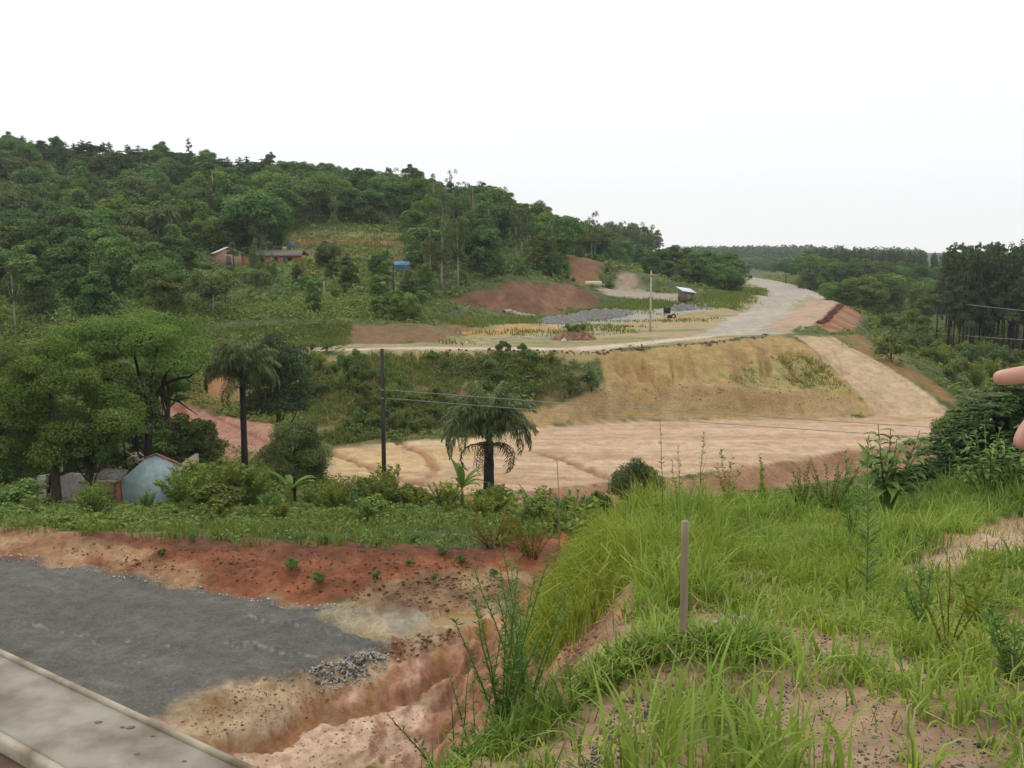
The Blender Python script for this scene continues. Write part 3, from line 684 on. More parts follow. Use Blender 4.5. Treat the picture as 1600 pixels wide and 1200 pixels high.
def crown_blobs(rng, R, z0, z1, k, br=.36, flat=1.0, taper=0.0, lop=.2):
    """uneven lobes spread over an egg-shaped crown"""
    zc, hz = (z0 + z1) / 2, (z1 - z0) / 2
    out = []
    off = rng.normal(size=2) * lop * R
    for i in range(k):
        d = unit(rng.normal(size=3))
        if d[2] < -.75: d[2] *= -.6
        q = rng.uniform(.45, .82)
        zz = zc + d[2] * hz * q
        s = 1 - taper * (zz - z0) / (z1 - z0)
        b = R * br * rng.uniform(.7, 1.3) * max(.35, s)
        out.append((d[0] * R * q * s + off[0] * rng.random(), d[1] * R * q * s + off[1] * rng.random(), zz, b, b, b * flat * rng.uniform(.6, .95)))
    return out
def trunk_mesh(name, rng, Ht, r, blobs, mat, limbs=7, lean=0.05, fork=.45, wig=.12):
    mb = MB()
    n = 7; t = np.linspace(0, 1, n)
    base = np.stack([lean * Ht * t + wig * r * 4 * np.sin(t * 5 + rng.random() * 6) * t, wig * r * 4 * np.cos(t * 4 + rng.random() * 6) * t, t * Ht], axis=1)
    base[0, 2] = -.5
    mb.tube(base, r * (1 - .72 * t) * np.where(t == 0, 1.35, 1), 8)
    if blobs is not None and limbs:
        idx = rng.choice(len(blobs), min(limbs, len(blobs)), replace=False)
        for i in idx:
            c = np.array(blobs[i][:3]); h = rng.uniform(fork, .85) * Ht
            h = min(h, c[2] - .05 * Ht) if c[2] > fork * Ht else fork * Ht * .9
            a = np.array([np.interp(h, base[:, 2], base[:, 0]), np.interp(h, base[:, 2], base[:, 1]), h])
            s = np.linspace(0, 1, 5)[:, None]
            pts = a + (c - a) * s + np.array([0, 0, 1]) * (np.sin(s * math.pi) * -.06 * Ht) + rng.normal(size=(5, 3)) * .03 * np.linalg.norm(c - a) * (s * (1 - s) * 4)
            mb.tube(pts, r * np.linspace(.42, .10, 5), 5)
    return mb.mesh(name, mat, True)

PROTO = {}
def proto(key, trunk, crown, height): PROTO[key] = (trunk, crown, height)
def broadleaf(key, seed, Ht, R, z0, k, n, L, mat, br=.36, flat=.85, bark=BARK, r=None, limbs=6, lop=.2, taper=0.0, skirt=False, **kw):
    rng = np.random.default_rng(seed)
    bl = crown_blobs(rng, R, z0, Ht, k, br, flat, taper, lop)
    if skirt:
        for i in range(8):
            a = rng.random() * 6.28; q = R * rng.uniform(.15, .72); b = R * rng.uniform(.24, .36); bl.append((math.cos(a) * q, math.sin(a) * q, Ht * rng.uniform(.08, .26), b, b, b * 1.1))
    mb = MB(); leaf_ball(mb, rng, bl, n, L, **kw)
    proto(key, trunk_mesh(key + "_trunk", rng, Ht * .8, r or Ht * .022, bl, bark, limbs), mb.mesh(key + "_crown", LM[mat]), Ht)
for i, (R, z0, k, m, br, tp) in enumerate([(4.3, 1.0, 34, 'wood', .30, .15), (3.6, .8, 28, 'wood', .33, .35), (4.9, 2.0, 40, 'wood', .27, .1), (3.9, 1.0, 30, 'olive', .30, .25), (4.4, 1.2, 34, 'wood_light', .29, .15), (3.2, .5, 24, 'wood', .35, .5), (4.6, 2.4, 32, 'gum', .28, 0)]):
    broadleaf("forest%d" % i, 40 + i, 9.0, R, z0, k, 7500, .44, m, br, .95, BARK if i != 6 else BARK_PALE, taper=tp, skirt=i not in (2, 6))
def gum(key, seed, Ht, R, n, L, mat='gum', z0f=.34, bark=BARK_PALE):
    rng = np.random.default_rng(seed); bl = []
    for i in range(17):
        t = rng.uniform(z0f, .97); a = rng.random() * 6.28; q = R * rng.uniform(.2, .8) * (1.1 - .75 * abs(t - .6))
        b = R * rng.uniform(.3, .5) * (1.15 - .6 * t)
        bl.append((math.cos(a) * q, math.sin(a) * q, t * Ht, b, b, b * 1.25))
    mb = MB(); leaf_ball(mb, rng, bl, n, L, .42, .3, .3, .7, hang=1.2)
    proto(key, trunk_mesh(key + "_trunk", rng, Ht * .93, Ht * .012 + .06, bl, bark, 7, .02, .3), mb.mesh(key + "_crown", LM[mat]), Ht)
gum("gum0", 61, 15, 3.1, 2400, .5); gum("gum1", 62, 15, 2.5, 2100, .5); gum("gum2", 63, 15, 2.9, 2300, .5)
def pine(key, seed, Ht, R, z0f, n, L, cone=.75, bark=BARK_DARK, mat='pine'):
    rng = np.random.default_rng(seed); bl = []
    for i in range(24):
        t = rng.uniform(z0f, .98); s = R * (1 - cone * (t - z0f) / (1 - z0f)); a = rng.random() * 6.28; q = s * rng.uniform(.3, .85)
        b = s * rng.uniform(.28, .45) + .12
        bl.append((math.cos(a) * q, math.sin(a) * q, t * Ht, b, b, b * .7))
    bl.append((0, 0, Ht * .98, R * .14, R * .14, Ht * .04))
    mb = MB(); leaf_ball(mb, rng, bl, n, L, .35, .35, .32, .7)
    proto(key, trunk_mesh(key + "_trunk", rng, Ht * .97, Ht * .0085 + .02, bl, bark, 10, .01, z0f, .05), mb.mesh(key + "_crown", LM[mat]), Ht)
pine("pine0", 71, 19, 2.6, .36, 2900, .55, .6); pine("pine1", 72, 19, 2.3, .44, 2600, .55, .55); pine("pine2", 73, 19, 2.9, .30, 3000, .55, .65)
pine("cone0", 75, 11, 2.1, .10, 2000, .5, .72); pine("cone1", 76, 11, 1.8, .14, 1900, .5, .65)
broadleaf("narrow0", 81, 8.0, 1.5, .9, 14, 1800, .30, 'wood_light', .42, 1.1, taper=.55)
broadleaf("dark_crown", 82, 9.0, 2.7, 2.2, 15, 3000, .38, 'pine', .36, .9, BARK_DARK, taper=.35)

def place(key, name, label, loc, height, group=None, rz=None, wide=1.0, cat="tree"):
    tm, cm, h0 = PROTO[key]; s = height / h0
    t = thing(name, label, cat, loc, random.uniform(0, 6.28) if rz is None else rz, group, (s * wide, s * wide, s))
    link("trunk", tm, t); link("crown", cm, t)
    return t
def by_top(key, name, label, px, ptop, Y, group=None, wide=1.0, rz=None, cat="tree"):
    g = ground(px, Y); h = W(px, ptop, Y)[2] - g[2]
    return place(key, name, label, g, max(h, 1.0), group, rz, wide * PROTO[key][2] / max(h, 1.0) * 1.0 if False else wide, cat)

# ------------------------------------------------------------------ the wooded hill
def inside(P, x, y):
    return sdist(P, np.array([x]), np.array([y]), 1e3)[0] > 0
clear = [plan([(440, 352), (640, 356), (650, 400), (660, 430), (700, 500), (480, 500), (480, 440), (440, 405)], 120, 236),
         plan([(325, 395), (330, 420), (480, 420), (480, 395)], 165, 205),
         plan([(680, 500), (680, 466), (740, 452), (800, 434), (862, 434), (960, 458), (960, 480), (900, 492), (830, 500)], 140, 205),
         plan([(885, 448), (885, 396), (945, 402), (955, 446)], 185, 240)]
pos = []
rg = np.random.default_rng(5)
for Yc in np.arange(126, 350, 8.6):
    for xc in np.arange(-.62 * Yc, .20 * Yc, 9.0):
        x = xc + rg.uniform(-3, 3); Y = Yc + rg.uniform(-2.8, 2.8)
        z = float(H(x, Y)); px, py = project(x, Y, z)
        if px < -130 or px > 985: continue
        # the wood's front edge and its top edge
        front = np.interp(px, [-130, 300, 480, 560, 690, 800, 900, 950, 985], [124, 126, 136, 176, 176, 190, 205, 245, 330])
        back = np.interp(px, [-130, 430, 640, 800, 900, 985], [352, 340, 318, 330, 370, 400])
        if Y < front or Y > back: continue
        if any(inside(c, x, Y) for c in clear): continue
        pos.append((x, Y, z, px, py))
rg.shuffle(pos)
pos.sort(key=lambda p: p[1])
n_b = 0
for x, Y, z, px, py in pos:
    r = rg.random()
    near_f = smooth(120, 190, Y)
    hh = rg.uniform(7.0, 11.5) * (.72 + .28 * near_f)
    if Y > 285 and px < 470 and r < .85:
        place(rg.choice(["cone0", "cone1"]), "plantation_tree", "slender plantation tree along the top of the wooded left ridge", (x, Y, z), rg.uniform(5, 6.6), "plantation trees on the ridge", None, 2.4)
        continue
    if px > 620 and Y > 200 and r < .30 or r < .07:
        place(rg.choice(["gum0", "gum1", "gum2"]), "gum_tree", "tall thin gum tree rising out of the wood " + ("by the hill palms" if px < 330 else ("behind the tan houses" if px < 480 else ("around the terraces" if px < 680 else "above the red bank"))), (x, Y, z), hh * (1.2 if Y < 250 else .95), "gum trees of the wooded hillside", None, 1.0 if Y < 250 else 1.5)
        continue
    if 312 < px < 500 and Y < 186:
        hh = min(hh, max(2.2, W(px, 413, Y)[2] - z + rg.uniform(-.6, .2)))
    if Y > 285: hh = min(hh, 8.5)
    if n_b >= 300: continue
    n_b += 1
    key = rg.choice(["forest0", "forest1", "forest2", "forest3", "forest4", "forest5", "forest6"], p=[.22, .19, .18, .07, .14, .13, .07])
    look = {"forest0": "dark round tree", "forest1": "dark upright tree", "forest2": "broad spreading tree", "forest3": "olive-tinted tree", "forest4": "light green tree", "forest5": "dark bushy tree", "forest6": "open grey-green tree"}[key]
    band = "low on" if Y < 185 else ("halfway up" if Y < 250 else "high on")
    side = "left of the hill palms" if px < 235 else ("by the tan houses" if px < 480 else ("by the terraces" if px < 660 else "above the red bank"))
    place(key, "forest_tree", "%s %s the wooded hillside, %s" % (look, band, side), (x, Y, z), hh, "trees of the hillside wood, " + side, None, rg.uniform(1.0, 1.35))
print("wood", len(pos), n_b)

for k in range(80):
    px = rg.uniform(-100, 640); Y = np.interp(px, [0, 230, 430, 560, 640], [330, 328, 320, 308, 300]) + rg.uniform(-6, 10)
    place(rg.choice(["cone0", "forest1", "forest5", "forest0"]), "plantation_tree", "small tree in the even line of trees along the skyline " + ("left of the palms' line" if px < 250 else ("above the tan houses" if px < 480 else "above the terraces")), ground(px, Y), rg.uniform(4.0, 6.0), "skyline trees of the ridge", None, 2.5)
# trees of the hill that can be told apart
SPEC = [
    ("forest2", "umbrella_tree", "broad dark umbrella-shaped tree right behind the long tan house", 408, 292, 200, 1.15),
    ("dark_crown", "pine_tree", "dark ragged conifer standing out on the skyline above the terraces", 642, 252, 296, 1.1),
    ("gum0", "gum_tree", "pale pointed gum tree on the skyline right of the dark conifer", 706, 266, 300, .8),
    ("dark_crown", "pine_tree", "round-headed dark pine on the skyline where the ridge starts to drop", 757, 281, 305, 1.2),
    ("forest5", "broadleaf_tree", "lone bushy tree poking above the dropping skyline", 798, 298, 312, .8),
    ("dark_crown", "pine_tree", "dark conifer on the skyline left of the ridge's notch", 424, 234, 322, .9),
    ("cone0", "pine_tree", "single pointed conifer on the skyline above the palms", 297, 216, 326, 1.0),
    ("forest1", "broadleaf_tree", "dark round tree on the skyline left of the pointed conifer", 252, 218, 326, 1.1),
    ("gum0", "gum_tree", "tall gum tree with pale trunk above the red bank", 690, 333, 174, 1.0),
    ("gum2", "gum_tree", "gum tree leaning left in the clump above the red bank", 672, 350, 172, .9),
    ("gum1", "gum_tree", "right-hand gum tree of the clump above the red bank", 716, 338, 176, 1.0),
    ("gum1", "gum_tree", "slim gum tree with two pale stems left of the terraces", 524, 300, 205, .9),
    ("forest0", "broadleaf_tree", "big dark tree right of the gum clump above the red bank", 752, 335, 190, 1.1),
    ("forest1", "broadleaf_tree", "dark tree at the right end of the terraces", 645, 318, 208, 1.15),
    ("forest3", "broadleaf_tree", "yellowish tree above the right end of the red bank", 845, 362, 196, 1.15),
    ("forest5", "broadleaf_tree", "dark green tree beside the orange excavation", 880, 398, 200, 1.1),
    ("forest0", "broadleaf_tree", "dark bushy tree between the excavation and the lane", 948, 395, 240, 1.0),
    ("narrow0", "small_tree", "small egg-shaped tree in front of the pink house gable", 366, 369, 180, 1.15),
    ("gum1", "young_gum_tree", "thin young tree standing on the green slope by the blue shelter", 597, 392, 168, 1.0),
    ("forest5", "broadleaf_tree", "dark round bush at the foot of the green slope", 582, 432, 158, 1.0),
    ("forest1", "broadleaf_tree", "dark bushy tree right of the long tan house's end", 512, 372, 180, 1.3), ("forest0", "broadleaf_tree", "round tree left of the green slope below the house", 545, 412, 164, 1.2),
    ("forest5", "broadleaf_tree", "bushy tree just behind the blue shelter", 640, 392, 182, 1.1), ("forest4", "broadleaf_tree", "light green tree on the slope right of the blue shelter", 660, 408, 168, 1.0),
    ("gum2", "young_gum_tree", "young gum tree left of the blue shelter", 605, 386, 180, 1.2), ("forest3", "broadleaf_tree", "olive bush in front of the blue shelter", 636, 419, 166, 1.0),
    ("forest5", "broadleaf_tree", "dark bush low on the green slope left of the dark pole", 560, 448, 150, 1.2), ("forest1", "broadleaf_tree", "dark bush at the left end of the red bank", 668, 440, 160, 1.3),
    ("forest0", "broadleaf_tree", "round bush near the foot of the thin pale pole", 525, 450, 146, 1.2), ("forest3", "broadleaf_tree", "olive bush between the two thin poles", 555, 468, 138, 1.3), ("forest5", "broadleaf_tree", "low dark bush in front of the thin dark pole", 628, 468, 142, 1.3),
    ("forest0", "broadleaf_tree", "dark tree overhanging the middle of the red bank", 775, 400, 184, 1.2), ("forest5", "broadleaf_tree", "dark bush overhanging the red bank right of the middle", 815, 408, 186, 1.3), ("forest1", "broadleaf_tree", "dark tree over the right part of the red bank", 860, 392, 192, 1.3), ("forest3", "broadleaf_tree", "olive bush on the upper edge of the red bank's left part", 722, 425, 178, 1.3),
    ("gum2", "thin_tree", "spindly tree with a bare pale trunk below the long house", 425, 395, 148, .8),
    ("forest6", "broadleaf_tree", "open-crowned tree right of the long tan house", 520, 378, 178, .9),
]
for key, nm, lab, px, top, Y, wd in SPEC: by_top(key, nm, lab, px, top, Y, None, wd)

for k in range(26):
    px = rg.uniform(470, 690); Y = rg.uniform(132, 176); g = ground(px, Y)
    if abs(px - 507) < 9 or abs(px - 615) < 9: continue
    kk = rg.choice(["forest0", "forest1", "forest3", "forest4", "forest5"]); hb = rg.uniform(1.8, 4.2)
    place(kk, "small_tree", "%s on the open green slope %s" % ({"forest0": "small round tree", "forest1": "small upright tree", "forest3": "small olive tree", "forest4": "small light green tree", "forest5": "small dark bushy tree"}[kk], "left of the thin dark pole" if px < 615 else "right of the thin dark pole"), g, hb, "small trees on the open slope", None, 1.3)
for k, (px, top, Y) in enumerate([(884, 420, 204), (896, 432, 203), (905, 392, 228), (930, 396, 232), (948, 420, 222), (952, 435, 214)]):
    by_top(["forest0", "forest5"][k % 2], "small_tree", "bushy green tree edging the orange excavation", px, top, Y, "bushes round the excavation", 1.4)
# gum plantation at the right end of the ridge
rg = np.random.default_rng(8)
for k in range(90):
    px = rg.uniform(845, 1024); Y = rg.uniform(375, 455)
    top = np.interp(px, [845, 900, 960, 1024], [334, 340, 345, 352]) + (455 - Y) * .10 + rg.uniform(-3, 5)
    by_top(rg.choice(["gum0", "gum1", "gum2"]), "gum_tree", "gum tree of the even plantation at the ridge's right end", px, top, Y, "gum plantation at the ridge end", 1.35)
for k in range(26):
    px = rg.uniform(925, 1015); Y = rg.uniform(335, 372)
    by_top(rg.choice(["forest0", "forest1", "forest5"]), "broadleaf_tree", "dark broadleaf tree in front of the gum plantation", px, rg.uniform(376, 392), Y, "dark trees below the gum plantation", 1.0)
# clump in the middle distance
for k, (px, top, Y) in enumerate([(1012, 398, 232), (1030, 384, 240), (1052, 380, 246), (1075, 384, 244), (1098, 386, 240), (1120, 391, 242), (1138, 402, 238), (1042, 402, 226), (1066, 404, 222), (1090, 402, 224), (1112, 408, 226), (1132, 416, 230), (1020, 414, 224), (1005, 420, 236), (1145, 420, 244), (1085, 392, 256)]):
    by_top(["forest0", "forest1", "forest3", "forest5", "forest0", "forest2"][k % 6], "broadleaf_tree", "dark broadleaf tree in the round clump behind the small shed", px, top, Y, "clump of trees behind the shed", 1.25)
by_top("forest2", "lone_tree", "lone round tree standing by itself beyond the upper road's bend", 1228, 402, 430, None, 1.0)
# right-hand side: row behind the road, pale flat-topped trees, bushes
for k in range(34):
    px = rg.uniform(1262, 1480); Y = rg.uniform(325, 380)
    by_top(rg.choice(["forest0", "forest1", "forest2", "forest3"]), "broadleaf_tree", "broadleaf tree in the row below the right-hand plantation", px, np.interp(px, [1262, 1300, 1480], [392, 400, 412]) + rg.uniform(-3, 9), Y, "trees below the right plantation", 1.05)
for k in range(34):
    px = rg.uniform(1285, 1480); Y = rg.uniform(235, 310)
    top = np.interp(px, [1285, 1350, 1400, 1480], [432, 420, 422, 436]) + rg.uniform(0, 34)
    by_top(rg.choice(["forest4", "forest4", "forest0", "forest6", "forest3"]), "flat_topped_tree", "small pale flat-topped tree between the upper road and the pines", px, top, Y, "pale trees left of the pines", 1.35)
# young plantation beyond
for k in range(150):
    Y = rg.uniform(395, 560); px = rg.uniform(1255, 1500)
    by_top(rg.choice(["cone0", "cone1"]), "plantation_tree", "pointed young tree of the dense plantation on the far right", px, np.interp(px, [1255, 1300, 1500], [389, 385, 393]) + rg.uniform(-1, 5) + (560 - Y) * .035, Y, "young plantation on the right", 1.15)
# tall pines with bare trunks
for k in range(135):
    Y = rg.uniform(163, 240); px = rg.uniform(1474 - (Y - 163) * .10, 1700)
    if k < 24: Y = rg.uniform(160, 168); px = 1478 + k * 8.6 + rg.uniform(-3, 3)
    by_top(rg.choice(["pine0", "pine1", "pine2"]), "pine_tree", ("tall pine with a bare straight trunk in the front row at the right edge" if k < 24 else "tall pine deeper in the dark stand at the right edge"), px, rg.uniform(380, 404) + (10 if k < 24 else 0), Y, "tall pines on the right", 1.0)
by_top("gum0", "gum_tree", "grey pointed treetop showing above the pines at the right edge", 1588, 378, 235, None, .8)

for k in range(46):
    px = rg.uniform(1120, 1275); Y = rg.uniform(600, 980)
    place(rg.choice(["forest0", "forest1", "forest2", "forest5"]), "far_tree", "hazy tree on the far slope beyond the end of the upper road", ground(px, Y), rg.uniform(5, 8), "far trees beyond the road's end", None, 1.5)
# far wood behind the bend of the road: one mass
rg = np.random.default_rng(9); mb = MB()
for k in range(1000):
    Y = rg.uniform(1050, 1440); px = rg.uniform(1040, 1440)
    x, Yy, z = ground(px, Y); s = rg.uniform(.8, 1.3)
    bl = [(x, Y, z + 8 * s, 5 * s, 5 * s, 5 * s), (x + rg.uniform(-2, 2), Y, z + 11 * s, 3 * s, 3 * s, 3.5 * s)]
    leaf_ball(mb, rg, bl, 34, 3.4, .7, .5, .15, .4)
tag(mb.build("far_wood", LM['wood']), "bluish far-off wooded hill beyond the end of the road", "wood", kind="stuff")

# ------------------------------------------------------------------ undergrowth and field grass: nobody could count it
def region_points(P, n, rng):
    out = np.zeros((0, 2)); lo, hi = P.min(0), P.max(0)
    while len(out) < n:
        q = rng.uniform(lo, hi, (n * 2 + 60, 2)); q = q[sdist(P, q[:, 0], q[:, 1], 1e6) > 0]
        out = np.vstack([out, q])
    return out[:n]
def undergrowth(name, label, P, n, size, hgt, mat, seed, per=9, L=.7, dens=None, cat="undergrowth"):
    rng = np.random.default_rng(seed)
    q = region_points(P, n, rng)
    if dens is not None: q = q[rng.random(len(q)) < dens(q[:, 0], q[:, 1])]
    z = H(q[:, 0], q[:, 1]); n = len(q)
    s = size * rng.uniform(.5, 1.3, n) * (.6 + .8 * vnoise(q[:, 0] * .13, q[:, 1] * .13))
    c = np.repeat(np.column_stack([q, z]), per, 0); ss = np.repeat(s, per)[:, None]
    d = unit(rng.normal(size=(n * per, 3))); d[:, 2] = np.abs(d[:, 2])
    p = c + d * ss * np.array([1, 1, hgt]) * rng.uniform(.55, 1.0, (n * per, 1))
    bt = np.repeat(rng.random(n), per)
    mb = MB(); mb.leaves(p, d + np.array([0, 0, .6]) + rng.normal(size=p.shape) * .5, L * rng.uniform(.6, 1.3, len(p)), L * .55 * rng.uniform(.6, 1.2, len(p)), np.clip(.1 + .5 * bt + .4 * rng.random(len(p)), 0, 1), rng)
    return tag(mb.build(name, LM[mat]), label, cat, kind="stuff")
def blades(mb, rng, base, h, w, lean, az=None, segs=3, tint=None, curl=1.6):
    """grass blades: tapered strips that arch over"""
    n = len(base); h = np.broadcast_to(h, (n,)); w = np.broadcast_to(w, (n,)); lean = np.broadcast_to(lean, (n,))
    if az is None: az = rng.uniform(0, 6.283, n)
    dirv = np.column_stack([np.cos(az), np.sin(az), np.zeros(n)]); side = np.column_stack([-np.sin(az), np.cos(az), np.zeros(n)])
    tw = rng.normal(size=n) * .5; side = side * np.cos(tw)[:, None] + dirv * np.sin(tw)[:, None]
    V = []
    for i in range(segs + 1):
        t = i / segs
        ang = lean * t ** curl
        # arc integrated roughly: outwards by sin, upwards by cos of the growing lean
        off = h * t
        c = base + dirv * (off * np.sin(ang * .75))[:, None] + np.array([0, 0, 1]) * (off * np.cos(ang * .75))[:, None]
        ww = w * (1.0 - .15 * abs(t - .35)) * (1 if t < .6 else (1 - t) / .4) * .5
        if i < segs: V += [c - side * ww[:, None], c + side * ww[:, None]]
        else: V += [c]
    m = len(V); V = np.stack(V, axis=1)
    off = (np.arange(n) * m)[:, None]
    q = np.concatenate([off + np.array([[2 * i, 2 * i + 1, 2 * i + 3, 2 * i + 2]]) for i in range(segs - 1)], 0) if segs > 1 else None
    t3 = off + np.array([[2 * (segs - 1), 2 * (segs - 1) + 1, 2 * segs]])
    tt = rng.random(n) if tint is None else tint
    mb.add(V.reshape(-1, 3), q, t3, np.repeat(tt, m))
def meadow(name, label, P, n, h, w, mat, seed, dens=None, per=7, rad=.25, lean=.8, segs=2, cat="grass"):
    rng = np.random.default_rng(seed)
    q = region_points(P, n // per, rng)
    if dens is not None: q = q[rng.random(len(q)) < dens(q[:, 0], q[:, 1])]
    k = len(q); hs = rng.uniform(.6, 1.35, k) * (.6 + .8 * vnoise(q[:, 0] * .4, q[:, 1] * .4)); bt = rng.random(k)
    q = np.repeat(q, per, 0) + rng.normal(size=(k * per, 2)) * rad; hs = np.repeat(hs, per); bt = np.repeat(bt, per)
    base = np.column_stack([q, H(q[:, 0], q[:, 1]) - .03])
    mb = MB(); blades(mb, rng, base, h * hs * rng.uniform(.6, 1.2, len(q)), w * rng.uniform(.6, 1.3, len(q)), rng.uniform(.1, 1.3, len(q)) * lean, None, segs, np.clip(.5 * bt + .5 * rng.random(len(q)), 0, 1))
    return tag(mb.build(name, LM[mat]), label, cat, kind="stuff")
xyp = lambda pts: np.array(pts, float)

hillP = xyp([(-110, 128), (-58, 128), (-32, 140), (-8, 170), (8, 190), (22, 215), (40, 300), (52, 400), (70, 455), (-60, 345), (-210, 345)])
def hill_d(x, y):
    m = np.ones(len(x))
    for c in clear: m *= (sdist(c, x, y, 1e3) < 0)
    return m
undergrowth("undergrowth", "dark leafy undergrowth between the trees of the left hillside", hillP, 9000, 2.1, .9, 'wood', 21, 10, .75, hill_d)
undergrowth("slope_undergrowth", "green scrubby growth on the open slope below the terraces", clear[0], 1500, .8, .8, 'scrub', 22, 10, .36, lambda x, y: (vnoise(x * .12, y * .12) > .42) * .9)
meadow("terrace_grass", "green grass on the terraced slope of the hill", clear[0], 14000, .45, .12, 'field', 23, None, 7, .5)
undergrowth("red_bank_tufts", "green tufts creeping over the red bank", clear[2], 420, .5, .9, 'scrub', 39, 9, .32, lambda x, y: np.clip((vnoise(x * .18, y * .18) - .5) * 5, 0, 1))
leftP = plan([(-120, 560), (330, 560), (330, 500), (560, 500), (690, 500), (640, 480), (480, 470), (-120, 470)], 110, 175)
undergrowth("bank_undergrowth", "low green growth along the foot of the left hillside", leftP, 3600, 1.3, .9, 'scrub', 24, 12, .42)
strip2 = plan([(-100, 560), (100, 556), (330, 552), (470, 553), (480, 575), (470, 650), (430, 668), (330, 642), (262, 628), (200, 650), (-100, 650)], 92, 118)
undergrowth("field_undergrowth", "mixed green growth on the slope under the upper track, left", strip2, 2200, .9, .9, 'scrub', 25, 12, .36, lambda x, y: (vnoise(x * .2, y * .2) > .32) * 1.0)
scrubP = plan([(470, 640), (480, 556), (620, 554), (860, 556), (925, 572), (938, 590), (870, 612), (800, 634), (720, 658), (640, 680), (520, 696)], 88, 114)
undergrowth("slope_scrub", "low green scrub covering the slope under the upper track", scrubP, 2600, .6, 1.0, 'scrub', 26, 11, .30, lambda x, y: np.clip((vnoise(x * .16 + 5, y * .16) * .7 + vnoise(x * .5, y * .5) * .3 - .44) * 6, 0.02, 1) * smooth(11, 2, x + 3 * (vnoise(x * .4, y * .4) - .5) - (y - 100) * .3))
meadow("slope_grass", "rough grass between the shrubs of the slope under the upper track", scrubP, 26000, .5, .08, 'field', 36, lambda x, y: np.clip((vnoise(x * .25 + 8, y * .25) - .25) * 4, .05, 1) * smooth(12, 3, x), 8, .3)
rightP = np.array([(43, 121), (56, 113), (64, 100), (100, 95), (112, 140), (112, 165), (96, 168), (86, 200), (102, 262), (120, 340), (150, 400), (230, 400), (230, 560), (150, 560), (132, 470), (112, 361), (92, 276), (76, 213), (60, 165), (52, 140)])
undergrowth("valley_scrub", "green scrub filling the slope between the ramp and the pines", rightP, 4200, 1.1, 1.0, 'scrub', 27, 8, .62)
# plateau tufts
meadow("plateau_grass", "short yellowish grass in patches on the levelled upper ground", plan([(640, 520), (760, 500), (900, 492), (1000, 470), (1100, 474), (1190, 460), (1180, 474), (1120, 500), (1000, 520), (860, 535), (720, 540)], 112, 400), 12000, .5, .12, 'field', 28, lambda x, y: np.clip((vnoise(x * .09, y * .16) - .42) * 5, 0, 1) * (vnoise(x * .5, y * .5) > .3), 6, .6)
meadow("verge_grass", "green grass verge around the shed and along the upper road", plan([(1085, 468), (1110, 455), (1190, 450), (1195, 462), (1150, 484), (1110, 482), (1060, 474)], 160, 420), 16000, .42, .16, 'field', 29, None, 6, .9)
meadow("bank_foot_grass", "green grass below the red bank of the wooded hill", plan([(690, 500), (760, 498), (830, 499), (900, 490), (945, 477), (1000, 468), (1060, 474), (1000, 484), (900, 486), (840, 505), (740, 512)], 130, 225), 9000, .6, .14, 'field', 30, None, 6, .6)
meadow("cut_grass", "sparse green tufts on the lower part of the ochre cut", plan([(1130, 592), (1180, 560), (1240, 545), (1290, 572), (1325, 612), (1290, 625), (1180, 612)], 98, 131), 5200, .34, .07, 'field', 31, lambda x, y: np.clip((vnoise(x * .3, y * .3) - .3) * 2.2, 0, 1), 8, .22)
meadow("track_grass", "rough grass between the upper track and the foot of the left hillside", plan([(250, 549), (380, 547), (540, 541), (545, 506), (380, 512), (250, 520)], 108, 130), 12000, .5, .10, 'field', 40, None, 7, .4)
# right of the road, far verge
undergrowth("road_verge", "bushy green verge right of the upper road", np.array([(77, 220), (90, 275), (110, 360), (128, 470), (136, 545), (150, 545), (142, 470), (120, 361), (98, 276), (84, 215)]), 900, 1.2, .9, 'willowy', 32, 8, .9)
# strip behind the lower road
stripP = plan([(-60, 826), (150, 838), (350, 848), (550, 854), (760, 862), (890, 850)], 26, 36)
stripP = np.vstack([stripP, [(5.5, 44), (4, 58), (-12, 66), (-34, 66), (-44, 60), (-27, 36)]])
meadow("strip_grass", "tall mixed green grass on the strip behind the lower road", stripP, 52000, .36, .04, 'field', 33, None, 9, .16, .9, 3)
undergrowth("strip_weeds", "leafy low weeds on the strip behind the lower road", stripP, 1500, .42, 1.3, 'weed', 34, 14, .17)
valP = np.array([(6, 40), (14, 34), (34, 34), (58, 60), (60, 88), (34, 82), (22, 76), (8, 68), (4, 62)])
undergrowth("valley_growth", "green growth in the dip behind the grassy crest", valP, 1400, 1.0, 1.1, 'scrub', 35, 10, .4)

# leafy cover wherever the ground itself is green
rng = np.random.default_rng(38)
green = (ZID == 0) & (GC[..., 1] > GC[..., 0] * 1.02) & (np.abs(TH)[None, :] < math.radians(34)) & (RR[:, None] > 36) & (RR[:, None] < 330)
ci, cj = np.where(green); sel = rng.choice(len(ci), min(20000, len(ci)), replace=False); ci, cj = ci[sel], cj[sel]
cx_, cy_, cz_ = GX[ci, cj], GY[ci, cj], GZ[ci, cj]; rr0 = np.hypot(cx_, cy_)
per_n = 7; n_ = len(cx_); s_ = (.16 + .0028 * rr0) * rng.uniform(.5, 1.4, n_) * (.6 + .9 * vnoise(cx_ * .2, cy_ * .2))
d_ = unit(rng.normal(size=(n_ * per_n, 3))); d_[:, 2] = np.abs(d_[:, 2]); S_ = np.repeat(s_, per_n)[:, None]
p_ = np.repeat(np.column_stack([cx_, cy_, cz_]), per_n, 0) + d_ * S_ * np.array([1.6, 1.6, 1.0]) * rng.uniform(.4, 1, (n_ * per_n, 1))
